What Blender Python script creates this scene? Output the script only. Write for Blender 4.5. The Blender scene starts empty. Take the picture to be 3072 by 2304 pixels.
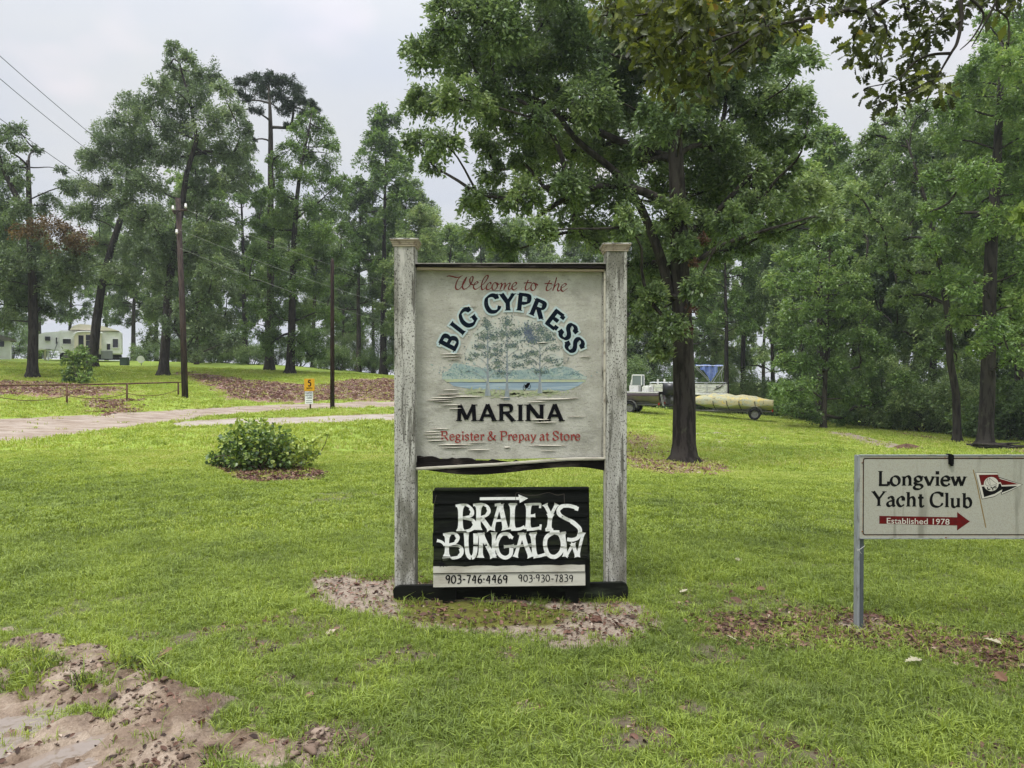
import bpy, math, random
import numpy as np
from mathutils import Vector, Matrix, Euler

SC = bpy.context.scene
COL = SC.collection
R = math.radians
rng = np.random.default_rng(11)
random.seed(5)

# ------------------------------------------------------------------ camera, sky, sun, exposure
F = 2200.0                      # focal length in pixels of the 3072 px wide photograph
CAMZ = 1.5
PITCH = math.atan(22 / F)
cam_d = bpy.data.cameras.new('camera')
cam_d.sensor_width = 36.0
cam_d.lens = 36.0 * F / 3072.0
cam_d.clip_start = 0.05
cam_d.clip_end = 2000
cam = bpy.data.objects.new('camera', cam_d)
cam.location = (0, 0, CAMZ)
cam.rotation_euler = (math.pi / 2 - PITCH, 0, 0)
COL.objects.link(cam)
SC.camera = cam

HAZE = 0.0006
SUN_EL, SUN_AZ = R(62), R(215)      # high, from behind the viewer's left shoulder, through cloud
world = bpy.data.worlds.new('World')
SC.world = world
world.use_nodes = True
wn, wl = world.node_tree.nodes, world.node_tree.links
wn.clear()
def N(nodes, t, **kw):
    n = nodes.new(t)
    for k, v in kw.items():
        setattr(n, k, v)
    return n
out = N(wn, 'ShaderNodeOutputWorld')
bg_clear = N(wn, 'ShaderNodeBackground'); bg_clear.inputs[1].default_value = 0.07
sky = N(wn, 'ShaderNodeTexSky', sky_type='NISHITA', sun_disc=False)
sky.sun_elevation = SUN_EL
sky.sun_rotation = SUN_AZ
sky.dust_density = 3.0
wl.new(sky.outputs[0], bg_clear.inputs[0])
bg_cloud = N(wn, 'ShaderNodeBackground'); bg_cloud.inputs[1].default_value = 1.0
tc = N(wn, 'ShaderNodeTexCoord')
sep = N(wn, 'ShaderNodeSeparateXYZ'); wl.new(tc.outputs['Generated'], sep.inputs[0])
# overcast sky: brighter towards the zenith
def M(nodes, links, op, a, b=None, clamp=False):
    n = nodes.new('ShaderNodeMath'); n.operation = op; n.use_clamp = clamp
    for i, v in enumerate((a, b)):
        if v is None: continue
        if isinstance(v, (int, float)): n.inputs[i].default_value = v
        else: links.new(v, n.inputs[i])
    return n.outputs[0]
zc = M(wn, wl, 'MAXIMUM', sep.outputs[2], 0.0)
z3 = M(wn, wl, 'POWER', zc, 4.0)
lum = M(wn, wl, 'MULTIPLY_ADD', z3, 3.0)
lum.node.inputs[2].default_value = 0.57
# soft cloud bellies: project on a plane overhead
den = M(wn, wl, 'ADD', zc, 0.22)
cx = M(wn, wl, 'DIVIDE', sep.outputs[0], den)
cy = M(wn, wl, 'DIVIDE', sep.outputs[1], den)
comb = N(wn, 'ShaderNodeCombineXYZ'); wl.new(cx, comb.inputs[0]); wl.new(cy, comb.inputs[1])
no1 = N(wn, 'ShaderNodeTexNoise'); no1.inputs['Scale'].default_value = 1.5; no1.inputs['Detail'].default_value = 4; no1.inputs['Roughness'].default_value = 0.45
wl.new(comb.outputs[0], no1.inputs['Vector'])
no2 = N(wn, 'ShaderNodeTexNoise'); no2.inputs['Scale'].default_value = 2.6; no2.inputs['Detail'].default_value = 3
mp = N(wn, 'ShaderNodeMapping'); mp.inputs['Location'].default_value = (3.1, 7.7, 0); wl.new(comb.outputs[0], mp.inputs[0]); wl.new(mp.outputs[0], no2.inputs['Vector'])
r1 = N(wn, 'ShaderNodeValToRGB')
r1.color_ramp.elements[0].position = 0.34; r1.color_ramp.elements[0].color = (0.90, 0.955, 1.07, 1)
r1.color_ramp.elements[1].position = 0.62; r1.color_ramp.elements[1].color = (1.02, 1.04, 1.07, 1)
wl.new(no1.outputs[0], r1.inputs[0])
r2 = N(wn, 'ShaderNodeValToRGB')
r2.color_ramp.elements[0].position = 0.52; r2.color_ramp.elements[0].color = (1, 1, 1, 1)
r2.color_ramp.elements[1].position = 0.74; r2.color_ramp.elements[1].color = (1.24, 1.13, 1.12, 1)
wl.new(no2.outputs[0], r2.inputs[0])
mx = N(wn, 'ShaderNodeMix', data_type='RGBA', blend_type='MULTIPLY'); mx.inputs[0].default_value = 1
wl.new(r1.outputs[0], mx.inputs[6]); wl.new(r2.outputs[0], mx.inputs[7])
mx2 = N(wn, 'ShaderNodeVectorMath', operation='SCALE'); wl.new(mx.outputs[2], mx2.inputs[0]); wl.new(lum, mx2.inputs[3])
wl.new(mx2.outputs[0], bg_cloud.inputs[0])
mixs = N(wn, 'ShaderNodeMixShader'); mixs.inputs[0].default_value = 0.93
wl.new(bg_clear.outputs[0], mixs.inputs[1]); wl.new(bg_cloud.outputs[0], mixs.inputs[2]); wl.new(mixs.outputs[0], out.inputs[0])

sun_d = bpy.data.lights.new('sun', 'SUN'); sun_d.energy = 1.5; sun_d.angle = R(14); sun_d.color = (1.0, 0.965, 0.9)
sun = bpy.data.objects.new('sun', sun_d); COL.objects.link(sun)
sdir = Vector((math.sin(SUN_AZ) * math.cos(SUN_EL), math.cos(SUN_AZ) * math.cos(SUN_EL), math.sin(SUN_EL)))
sun.rotation_euler = sdir.to_track_quat('Z', 'Y').to_euler()
sun.location = sdir * 50

SC.view_settings.view_transform = 'Standard'
SC.view_settings.look = 'None'
SC.view_settings.exposure = 0.4
SC.view_settings.gamma = 1.0
SC.view_settings.use_curve_mapping = False
SC.render.engine = 'CYCLES'
SC.cycles.use_denoising = True
SC.cycles.max_bounces = 8
SC.cycles.diffuse_bounces = 5
SC.cycles.glossy_bounces = 2
SC.cycles.transmission_bounces = 4
SC.cycles.volume_bounces = 0
SC.cycles.transparent_max_bounces = 6
SC.cycles.sample_clamp_indirect = 6

# ------------------------------------------------------------------ pixels to places
def S(px, py, d):
    """the point at distance d (along y) that the photograph shows at (px, py)"""
    u = (px - 1536) / F; v = -(py - 1152) / F
    c, s = math.cos(PITCH), math.sin(PITCH)
    dy = c + v * s; dz = -s + v * c
    k = d / dy
    return Vector((u * k, d, CAMZ + dz * k))

# ------------------------------------------------------------------ noise in numpy
def _hash(ix, iy, seed):
    h = (ix.astype(np.int64) * 374761393 + iy.astype(np.int64) * 668265263 + seed * 1442695041) & 0x7fffffff
    h = ((h ^ (h >> 13)) * 1274126177) & 0x7fffffff
    h = h ^ (h >> 16)
    return (h & 0xffff) / 65535.0
def vnoise(x, y, seed=0):
    x = np.asarray(x, float); y = np.asarray(y, float)
    ix = np.floor(x); iy = np.floor(y); fx = x - ix; fy = y - iy
    fx = fx * fx * (3 - 2 * fx); fy = fy * fy * (3 - 2 * fy)
    a = _hash(ix, iy, seed); b = _hash(ix + 1, iy, seed); c = _hash(ix, iy + 1, seed); d = _hash(ix + 1, iy + 1, seed)
    return (a * (1 - fx) + b * fx) * (1 - fy) + (c * (1 - fx) + d * fx) * fy
def fbm(x, y, sc=1.0, oct=4, seed=0, gain=0.5):
    t = 0; a = 1; n = 0
    for i in range(oct):
        t = t + a * vnoise(np.asarray(x) * sc * 2 ** i + i * 17.3, np.asarray(y) * sc * 2 ** i - i * 9.1, seed + i)
        n += a; a *= gain
    return t / n                                       # 0..1
def sstep(a, b, x):
    t = np.clip((x - a) / (b - a), 0, 1); return t * t * (3 - 2 * t)

# ------------------------------------------------------------------ terrain
_tp = [(0,1325,17),(0,1255,22),(200,1210,27),(535,1186,31),(0,1150,35),(0,1078,52),(300,1095,50),(300,1120,42),
       (600,1200,31),(600,1108,46),(900,1210,31),(900,1125,45),(1180,1195,32),(1180,1130,46),(1400,1200,34),(1500,1180,46),
       (600,1262,24.5),(1180,1262,22.5),(1900,1238,40),(2100,1242,42),(2270,1262,42),(2055,1385,18),(1536,1385,14),
       (1900,1300,28),(2330,1252,46),(2870,1325,29),(2960,1335,27),(3072,1350,25),(2500,1275,40),(2700,1300,34),
       (2300,1420,15),(2600,1450,11),(3000,1450,11),(800,1420,11.5),(300,1420,11.5),(1536,1450,10.5),(2600,1600,7.2),(1000,1600,7.0),(0,1600,7.1)]
TP = [tuple(S(*p)) for p in _tp] + [(x, y, 0.0) for x in (-5, -2, 0, 2, 5) for y in (0, 3, 5)] + \
     [(30, 60, -2.6), (12, 72, -2.2), (0, 85, 0.2), (-20, 85, 1.8), (-55, 62, 3.0), (-40, 100, 2.0), (40, 100, -3.0), (0, 110, -0.5), (-20, 64, 2.5),
      (-30, 40, 2.0), (-14, 12, 0.0), (-25, 20, .3), (16, 12, -.3), (25, 22, -1.2), (30, 40, -1.9), (-10, -6, 0), (10, -6, 0)]
TP = np.array(TP)
def _phi(r2):
    return 0.5 * r2 * np.log(r2 + 1e-9)
def _tps_fit(P, lam=4.0):
    n = len(P); K = _phi(((P[:, None, :2] - P[None, :, :2]) ** 2).sum(-1)) + lam * np.eye(n)
    Q = np.c_[np.ones(n), P[:, :2]]
    A = np.block([[K, Q], [Q.T, np.zeros((3, 3))]])
    return np.linalg.solve(A, np.r_[P[:, 2], 0, 0, 0])
TW = _tps_fit(TP)
def _tps(x, y):
    sh = np.shape(x); x = np.ravel(x); y = np.ravel(y); o = np.empty(len(x))
    for i in range(0, len(x), 40000):
        xx = np.clip(x[i:i + 40000], -55, 45); yy = np.clip(y[i:i + 40000], -6, 105)
        o[i:i + 40000] = _phi((xx[:, None] - TP[:, 0]) ** 2 + (yy[:, None] - TP[:, 1]) ** 2) @ TW[:-3] + TW[-3] + TW[-2] * xx + TW[-1] * yy
    return o.reshape(sh)
# coarse cache of the smooth terrain, bilinear
_gx = np.arange(-60, 50.01, 0.5); _gy = np.arange(-8, 110.01, 0.5)
_GZ = _tps(*np.meshgrid(_gx, _gy, indexing='ij'))
def hbase(x, y):
    x = np.clip(np.asarray(x, float), -59.9, 49.9); y = np.clip(np.asarray(y, float), -7.9, 109.9)
    fx = (x + 60) / 0.5; fy = (y + 8) / 0.5
    ix = np.floor(fx).astype(int); iy = np.floor(fy).astype(int); fx = fx - ix; fy = fy - iy
    return (_GZ[ix, iy] * (1 - fx) + _GZ[ix + 1, iy] * fx) * (1 - fy) + (_GZ[ix, iy + 1] * (1 - fx) + _GZ[ix + 1, iy + 1] * fx) * fy
def G(px, py):
    """where the ray through a pixel meets the smooth terrain"""
    ys = np.concatenate([np.arange(2, 20, .05), np.arange(20, 110, .2)])
    u = (px - 1536) / F; v = -(py - 1152) / F
    c, s = math.cos(PITCH), math.sin(PITCH)
    dy = c + v * s; dz = -s + v * c
    k = ys / dy
    diff = CAMZ + dz * k - hbase(u * k, ys)
    idx = np.where(diff <= 0)[0]
    if len(idx) == 0: i = int(np.argmin(diff)); y = ys[i]
    else:
        i = idx[0]; y = ys[i]
        if i > 0:
            a, b = diff[i - 1], diff[i]; y = ys[i - 1] + (ys[i] - ys[i - 1]) * a / (a - b)
    k = y / dy
    return Vector((u * k, y, float(hbase(u * k, y))))

def seg_d2(x, y, a, b):
    ax, ay = a; bx, by = b
    dx, dy = bx - ax, by - ay
    t = np.clip(((x - ax) * dx + (y - ay) * dy) / (dx * dx + dy * dy + 1e-12), 0, 1)
    return (x - ax - t * dx) ** 2 + (y - ay - t * dy) ** 2
def poly_sdf(x, y, poly):
    """signed distance, positive inside"""
    x = np.asarray(x, float); y = np.asarray(y, float)
    d = np.full(x.shape, 1e18); inside = np.zeros(x.shape, bool)
    n = len(poly)
    for i in range(n):
        a, b = poly[i], poly[(i + 1) % n]
        d = np.minimum(d, seg_d2(x, y, a, b))
        c = ((a[1] > y) != (b[1] > y)) & (x < (b[0] - a[0]) * (y - a[1]) / (b[1] - a[1] + 1e-12) + a[0])
        inside ^= c
    d = np.sqrt(d)
    return np.where(inside, d, -d)
def patch(pix):
    return [tuple(G(a, b)[:2]) for a, b in pix]
# ------------------------------------------------------------------ materials
def mat(name, color=(.5, .5, .5), rough=.7, metal=0.0, noise=None, bump=0.0, bscale=20, spec=.2, emit=None):
    """noise = list of (scale, stretch xyz, colour, low, high): layers of a second colour where the noise is high"""
    m = bpy.data.materials.new(name); m.use_nodes = True
    nt = m.node_tree; n, l = nt.nodes, nt.links
    b = n['Principled BSDF']
    b.inputs['Roughness'].default_value = rough; b.inputs['Metallic'].default_value = metal
    b.inputs['Specular IOR Level'].default_value = spec
    b.inputs['Base Color'].default_value = (*color, 1)
    if noise or bump:
        t = n.new('ShaderNodeTexCoord')
        cur = None
        for (sc, st, col, lo, hi) in (noise or []):
            mp = n.new('ShaderNodeMapping'); mp.inputs['Scale'].default_value = st
            l.new(t.outputs['Object'], mp.inputs[0])
            no = n.new('ShaderNodeTexNoise'); no.inputs['Scale'].default_value = sc; no.inputs['Detail'].default_value = 6; no.inputs['Roughness'].default_value = .62
            l.new(mp.outputs[0], no.inputs['Vector'])
            mr = n.new('ShaderNodeMapRange'); mr.inputs[1].default_value = lo; mr.inputs[2].default_value = hi
            mr.interpolation_type = 'SMOOTHSTEP'
            l.new(no.outputs[0], mr.inputs[0])
            mi = n.new('ShaderNodeMix'); mi.data_type = 'RGBA'
            l.new(mr.outputs[0], mi.inputs[0])
            if cur is None: mi.inputs[6].default_value = (*color, 1)
            else: l.new(cur, mi.inputs[6])
            mi.inputs[7].default_value = (*col, 1)
            cur = mi.outputs[2]
        if cur is not None: l.new(cur, b.inputs['Base Color'])
        if bump:
            no = n.new('ShaderNodeTexNoise'); no.inputs['Scale'].default_value = bscale; no.inputs['Detail'].default_value = 6
            if noise:
                mp = n.new('ShaderNodeMapping'); mp.inputs['Scale'].default_value = noise[0][1]; l.new(t.outputs['Object'], mp.inputs[0]); l.new(mp.outputs[0], no.inputs['Vector'])
            else: l.new(t.outputs['Object'], no.inputs['Vector'])
            bp = n.new('ShaderNodeBump'); bp.inputs['Strength'].default_value = bump; bp.inputs['Distance'].default_value = .01
            l.new(no.outputs[0], bp.inputs['Height']); l.new(bp.outputs[0], b.inputs['Normal'])
    return m

# ------------------------------------------------------------------ mesh helpers
class MB:
    def __init__(s): s.v = []; s.f = []
    def add(s, vs, fs):
        o = len(s.v); s.v += [tuple(v) for v in vs]; s.f += [tuple(i + o for i in f) for f in fs]; return s
    def box(s, c, size, rot=None):
        x, y, z = [q / 2 for q in size]
        vs = [Vector((a * x, b * y, c_ * z)) for a in (-1, 1) for b in (-1, 1) for c_ in (-1, 1)]
        if rot is not None:
            m = Euler(rot).to_matrix(); vs = [m @ v for v in vs]
        vs = [v + Vector(c) for v in vs]
        return s.add(vs, [(0, 1, 3, 2), (4, 6, 7, 5), (0, 4, 5, 1), (2, 3, 7, 6), (0, 2, 6, 4), (1, 5, 7, 3)])
    def span(s, x0, x1, y0, y1, z0, z1):
        return s.box(((x0 + x1) / 2, (y0 + y1) / 2, (z0 + z1) / 2), (abs(x1 - x0), abs(y1 - y0), abs(z1 - z0)))
    def bevbox(s, c, size, b=.006):
        """box with chamfered vertical and horizontal edges"""
        bm_ = __import__('bmesh').new()
        __import__('bmesh').ops.create_cube(bm_, size=1)
        for v in bm_.verts: v.co = Vector((v.co.x * size[0], v.co.y * size[1], v.co.z * size[2])) + Vector(c)
        __import__('bmesh').ops.bevel(bm_, geom=bm_.edges[:], offset=b, segments=2, affect='EDGES')
        bm_.verts.index_update()
        s.add([v.co.copy() for v in bm_.verts], [[v.index for v in f.verts] for f in bm_.faces]); bm_.free(); return s
    def prism(s, pts, y0, y1):
        """outline in x,z, from y0 to y1"""
        n = len(pts)
        vs = [(p[0], y0, p[1]) for p in pts] + [(p[0], y1, p[1]) for p in pts]
        fs = [tuple(range(n)), tuple(range(2 * n - 1, n - 1, -1))] + [(i, n + i, n + (i + 1) % n, (i + 1) % n) for i in range(n)]
        return s.add(vs, fs)
    def tube(s, pts, rad, sides=8, caps=True):
        pts = [Vector(p) for p in pts]; n = len(pts)
        if isinstance(rad, (int, float)): rad = [rad] * n
        o = len(s.v); up = None
        for i in range(n):
            t = (pts[min(i + 1, n - 1)] - pts[max(i - 1, 0)])
            t = t.normalized() if t.length > 1e-9 else Vector((0, 0, 1))
            if up is None:
                up = t.cross(Vector((0.3, 1, 0.1)) if abs(t.y) < .9 else Vector((1, 0, .1))).normalized()
            up = (up - t * up.dot(t)).normalized(); w = t.cross(up)
            for k in range(sides):
                a = 2 * math.pi * k / sides
                s.v.append(tuple(pts[i] + (up * math.cos(a) + w * math.sin(a)) * rad[i]))
        for i in range(n - 1):
            for k in range(sides):
                a = o + i * sides + k; b = o + i * sides + (k + 1) % sides
                s.f.append((a, b, b + sides, a + sides))
        if caps:
            s.f.append(tuple(o + k for k in range(sides))[::-1]); s.f.append(tuple(o + (n - 1) * sides + k for k in range(sides)))
        return s
    def disc(s, c, r, axis, h, sides=20, r2=None):
        a = Vector(axis).normalized(); c = Vector(c)
        return s.tube([c - a * h / 2, c + a * h / 2], [r, r if r2 is None else r2], sides)
    def loft(s, rings, close=True, caps=True):
        o = len(s.v); n = len(rings[0])
        for r in rings: s.v += [tuple(p) for p in r]
        for i in range(len(rings) - 1):
            for k in range(n if close else n - 1):
                a = o + i * n + k; b = o + i * n + (k + 1) % n
                s.f.append((a, b, b + n, a + n))
        if caps and close:
            s.f.append(tuple(range(o, o + n))[::-1]); s.f.append(tuple(o + (len(rings) - 1) * n + k for k in range(n)))
        return s
    def build(s, name, m, parent=None, smooth=False, loc=None, rot=None):
        me = bpy.data.meshes.new(name); me.from_pydata([tuple(v) for v in s.v], [], s.f)
        if m is not None: me.materials.append(m)
        if smooth: me.polygons.foreach_set('use_smooth', [True] * len(me.polygons))
        me.update()
        o = bpy.data.objects.new(name, me); COL.objects.link(o)
        if parent is not None: o.parent = parent
        if loc is not None: o.location = loc
        if rot is not None: o.rotation_euler = rot
        return o
def npmesh(name, V, FI, m, parent=None, smooth=False, attrs=None):
    """FI is an (n,k) int array, k = 3 or 4"""
    me = bpy.data.meshes.new(name)
    V = np.asarray(V, np.float32); FI = np.asarray(FI, np.int32); k = FI.shape[1]
    me.vertices.add(len(V)); me.vertices.foreach_set('co', V.ravel())
    me.loops.add(FI.size); me.loops.foreach_set('vertex_index', FI.ravel())
    me.polygons.add(len(FI)); me.polygons.foreach_set('loop_start', np.arange(0, FI.size, k, dtype=np.int32))
    me.update(calc_edges=True)
    if smooth: me.polygons.foreach_set('use_smooth', np.ones(len(FI), bool))
    for an, av in (attrs or {}).items():
        a = me.attributes.new(an, 'FLOAT', 'POINT'); a.data.foreach_set('value', np.asarray(av, np.float32))
    if m is not None: me.materials.append(m)
    o = bpy.data.objects.new(name, me); COL.objects.link(o)
    if parent is not None: o.parent = parent
    return o
def tag(o, label=None, cat=None, group=None, kind=None):
    if label: o['label'] = label
    if cat: o['category'] = cat
    if group: o['group'] = group
    if kind: o['kind'] = kind
    return o
def thing(name, label, cat, loc=(0, 0, 0), rz=0, group=None):
    o = bpy.data.objects.new(name, None); o.empty_display_size = .2; COL.objects.link(o)
    o.location = loc; o.rotation_euler = (0, 0, rz)
    return tag(o, label, cat, group)
def kids(o): return [c for c in COL.objects if c.parent is o]
def dup(root, loc, rz=0, scale=1.0, label=None, group=None):
    r = root.copy(); COL.objects.link(r); r.location = loc; r.rotation_euler = (0, 0, rz); r.scale = (scale,) * 3 if not hasattr(scale, '__len__') else scale
    if label: r['label'] = label
    if group: r['group'] = group
    for ch in kids(root):
        c = ch.copy(); COL.objects.link(c); c.parent = r
        for g in kids(ch):
            d = g.copy(); COL.objects.link(d); d.parent = c
    return r
def cr(pts, n=8, closed=False):
    """Catmull-Rom through 2-D or 3-D points"""
    P = [np.array(p, float) for p in pts]; o = []
    m = len(P)
    for i in range(m if closed else m - 1):
        if closed: p0, p1, p2, p3 = P[i - 1], P[i], P[(i + 1) % m], P[(i + 2) % m]
        else: p0, p1, p2, p3 = P[max(i - 1, 0)], P[i], P[i + 1], P[min(i + 2, m - 1)]
        for k in range(n):
            t = k / n
            o.append(0.5 * ((2 * p1) + (-p0 + p2) * t + (2 * p0 - 5 * p1 + 4 * p2 - p3) * t * t + (-p0 + 3 * p1 - 3 * p2 + p3) * t ** 3))
    o.append(P[0] if closed else P[-1])
    return o

# ================================================================== GROUND
P_mud = patch([(-400, 1900), (0, 1895), (130, 1905), (300, 1945), (460, 2010), (560, 2080), (760, 2140), (880, 2250), (930, 2420), (-400, 2420)])
P_mud2 = patch([(930, 2200), (1060, 2230), (1080, 2420), (880, 2420)])
P_sign = patch([(900, 1775), (930, 1742), (1010, 1728), (1190, 1732), (1500, 1790), (1880, 1795), (1960, 1820), (1980, 1870), (1900, 1930), (1700, 1945), (1480, 1915), (1250, 1885), (1130, 1850), (980, 1820)])
P_moss = patch([(1200, 1800), (1500, 1815), (1760, 1840), (1680, 1880), (1400, 1885), (1220, 1870)])
P_yacht = patch([(2080, 1860), (2380, 1845), (2590, 1835), (2800, 1890), (3072, 1935), (3300, 1960), (3300, 2030), (2950, 2010), (2700, 1950), (2350, 1935), (2120, 1910)])
P_yspot = patch([(2500, 1870), (2600, 1850), (2680, 1880), (2590, 1905)])
P_mulch = patch([(640, 1395), (850, 1385), (930, 1408), (1000, 1422), (940, 1440), (760, 1445), (660, 1420)])
P_oakb = patch([(1860, 1345), (1920, 1380), (2100, 1375), (2190, 1400), (2160, 1425), (2000, 1425), (1890, 1405)])
P_oakl = patch([(1860, 1290), (1960, 1310), (1985, 1370), (1880, 1380)])
P_oakr = patch([(2100, 1290), (2250, 1300), (2230, 1345), (2120, 1340)])
P_cut = patch([(2470, 1292), (2560, 1300), (2700, 1335), (2740, 1352), (2690, 1352), (2560, 1322)])
P_cut2 = patch([(2650, 1290), (2800, 1320), (3000, 1345), (3072, 1360), (3072, 1340), (2850, 1322), (2700, 1295)])
P_strip = patch([(505, 1272), (560, 1262), (700, 1256), (950, 1250), (1200, 1240), (1400, 1236), (1400, 1256), (1200, 1262), (900, 1272), (650, 1277), (540, 1282)])
P_bank1 = patch([(560, 1118), (720, 1140), (880, 1156), (960, 1165), (1060, 1142), (1200, 1138), (1330, 1150), (1330, 1196), (1180, 1200), (1010, 1196), (820, 1204), (720, 1196), (660, 1160)])
P_bank2 = patch([(-120, 1142), (120, 1145), (240, 1160), (350, 1164), (340, 1186), (180, 1190), (60, 1184), (-120, 1180)])
P_bank3 = patch([(265, 1200), (380, 1200), (395, 1235), (330, 1245), (290, 1225)])
P_puddle = patch([(-300, 2095), (60, 2098), (170, 2130), (210, 2165), (300, 2215), (330, 2265), (380, 2420), (-300, 2420)])

# the road: near edge and far edge pixels
road_far = [(-500, 1262), (-200, 1262), (0, 1257), (300, 1243), (600, 1226), (900, 1211), (1190, 1204), (1420, 1200)]
road_near = [(-500, 1390), (-200, 1348), (0, 1326), (300, 1292), (600, 1252), (900, 1229), (1190, 1221), (1420, 1216)]
ROAD_F = cr([tuple(G(*p)[:2]) for p in road_far], 14); ROAD_N = cr([tuple(G(*p)[:2]) for p in road_near], 14)
P_road = [tuple(p) for p in ROAD_F] + [tuple(p) for p in ROAD_N[::-1]]

def masks(x, y):
    n1 = fbm(x, y, 2.2, 4, 3) - .5; n2 = fbm(x, y, 9, 3, 8) - .5; n3 = fbm(x, y, .6, 4, 21) - .5
    w = np.clip(y / 8, .35, 4)
    def m(poly, soft=.12, amp=.5, grow=0.0):
        # far from the polygon's box nothing happens: skip the work
        px = [p[0] for p in poly]; py = [p[1] for p in poly]
        near = (x > min(px) - 3) & (x < max(px) + 3) & (y > min(py) - 3) & (y < max(py) + 3)
        r = np.zeros(x.shape)
        if near.any():
            s = poly_sdf(x[near], y[near], poly) + grow
            r[near] = sstep(-soft, soft, s + amp * (n1[near] + .6 * n2[near]) * w[near])
        return r
    mud = np.maximum(m(P_mud, .10, .55), m(P_mud2, .08, .4))
    # scattered clumps of grass survive in the mud
    mud = mud * (1 - .9 * sstep(.57, .66, fbm(x, y, 3.4, 3, 44)) * sstep(-.9, .0, -poly_sdf(x, y, P_puddle)))
    sign = m(P_sign, .12, .42)
    bare = np.maximum.reduce([sign * (1 - .6 * sstep(.60, .70, fbm(x, y, 5, 3, 77))), m(P_yspot, .06, .25),
                              .85 * m(P_cut, .1, .25), m(P_strip, .1, .3), m(P_road, .12, .16, .03)])
    bare = np.maximum(bare, .75 * m(P_oakr, .3, 1.2) * sstep(.45, .6, fbm(x, y, 3, 3, 9)))
    bare = np.maximum(bare, mud)
    # small random bare spots in the worn near lawn
    worn = sstep(6.6, 4.2, y) * sstep(.58, .70, fbm(x, y, 3.6, 4, 61) + .03 * sstep(0, 1.5, x)) * .6
    worn = np.maximum(worn, sstep(30, 8, y) * sstep(.70, .76, fbm(x, y, 1.7, 4, 62)) * .5)
    litter = np.maximum.reduce([m(P_mulch, .1, .3), .8 * m(P_oakb, .2, .5), .6 * m(P_oakl, .4, .9), m(P_bank1, .6, .35, .5), m(P_bank2, .5, .45, .3), .8 * m(P_bank3, .4, .5),
                                (.75 * m(P_yacht, .14, .4)), .45 * sign * sstep(.4, 1.3, x + .5), .55 * m(P_cut2, .5, .9)])
    moss = m(P_moss, .14, .4)
    return mud, bare, litter, moss, worn

def relief(x, y, mud, bare):
    """small height added to the smooth terrain"""
    z = (fbm(x, y, 1.3, 3, 90) - .5) * .05 * sstep(1, 7, y) + (fbm(x, y, 9, 3, 91) - .5) * .012
    # ruts and turned-up clods, drawn out along the wheel tracks
    ca, sa = math.cos(R(57)), math.sin(R(57))
    wx = x + .25 * (fbm(x, y, 1.4, 2, 14) - .5)
    al = wx * ca + y * sa; ac = -wx * sa + y * ca
    r = 1 - np.abs(2 * fbm(al * .55, ac * 3.2, 1.5, 3, 31) - 1) * 1.6
    z = z + mud * (.055 * np.clip(r, 0, 1) ** 2 + .045 * (fbm(x, y, 6, 4, 33) - .5) + .034 * np.abs(fbm(x, y, 15, 3, 34) - .5) + .02 * (fbm(x, y, 30, 2, 36) - .5))
    z = z + bare * (1 - mud) * .014 * (fbm(x, y, 18, 3, 35) - .5)
    # hollow that holds the puddle
    nearp = (y < 5) & (x < 1)
    if nearp.any():
        s = np.zeros(x.shape); s[nearp] = sstep(-.22, .12, poly_sdf(x[nearp], y[nearp], P_puddle) + .25 * (fbm(x[nearp], y[nearp], 4, 3, 55) - .5))
        z = z - .055 * s
    return z
def ground_z(x, y):
    x = np.asarray(x, float); y = np.asarray(y, float)
    mud, bare, litter, moss, worn = masks(x, y)
    return hbase(x, y) + relief(x, y, mud, bare)

def axis(segs):
    o = []
    for a, b, st in segs:
        n = max(1, int(round((b - a) / st))); o += list(np.linspace(a, b, n, endpoint=False))
    return np.array(o + [segs[-1][1]])
ax_ = axis([(-400, -60, 20), (-60, -25, 1.0), (-25, -8, .3), (-8, -3, .09), (-3, 3, .028), (3, 8, .09), (8, 25, .3), (25, 60, 1.0), (60, 400, 20)])
ay_ = axis([(-60, -4, 8), (-4, 2.2, .4), (2.2, 6.0, .028), (6.0, 10, .08), (10, 20, .16), (20, 48, .3), (48, 100, 1.5), (100, 600, 25)])
XX, YY = np.meshgrid(ax_, ay_, indexing='ij')
gm = masks(XX, YY)
ZZ = hbase(XX, YY) + relief(XX, YY, gm[0], gm[1])
nx, ny = XX.shape
idx = np.arange(nx * ny).reshape(nx, ny)
FI = np.stack([idx[:-1, :-1].ravel(), idx[1:, :-1].ravel(), idx[1:, 1:].ravel(), idx[:-1, 1:].ravel()], 1)

gmat = bpy.data.materials.new('lawn and soil'); gmat.use_nodes = True
gn, gl = gmat.node_tree.nodes, gmat.node_tree.links
gb = gn['Principled BSDF']; gb.inputs['Roughness'].default_value = .9; gb.inputs['Specular IOR Level'].default_value = .3
gt = gn.new('ShaderNodeTexCoord')
def gnoise(sc, det=5, rough=.6, st=(1, 1, 1)):
    mp = gn.new('ShaderNodeMapping'); mp.inputs['Scale'].default_value = st; gl.new(gt.outputs['Object'], mp.inputs[0])
    n = gn.new('ShaderNodeTexNoise'); n.inputs['Scale'].default_value = sc; n.inputs['Detail'].default_value = det; n.inputs['Roughness'].default_value = rough
    gl.new(mp.outputs[0], n.inputs['Vector']); return n.outputs[0]
def gramp(src, stops):
    r = gn.new('ShaderNodeValToRGB'); e = r.color_ramp.elements
    e[0].position, e[0].color = stops[0][0], (*stops[0][1], 1); e[1].position, e[1].color = stops[-1][0], (*stops[-1][1], 1)
    for p, c in stops[1:-1]:
        q = e.new(p); q.color = (*c, 1)
    gl.new(src, r.inputs[0]); return r.outputs[0]
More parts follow.
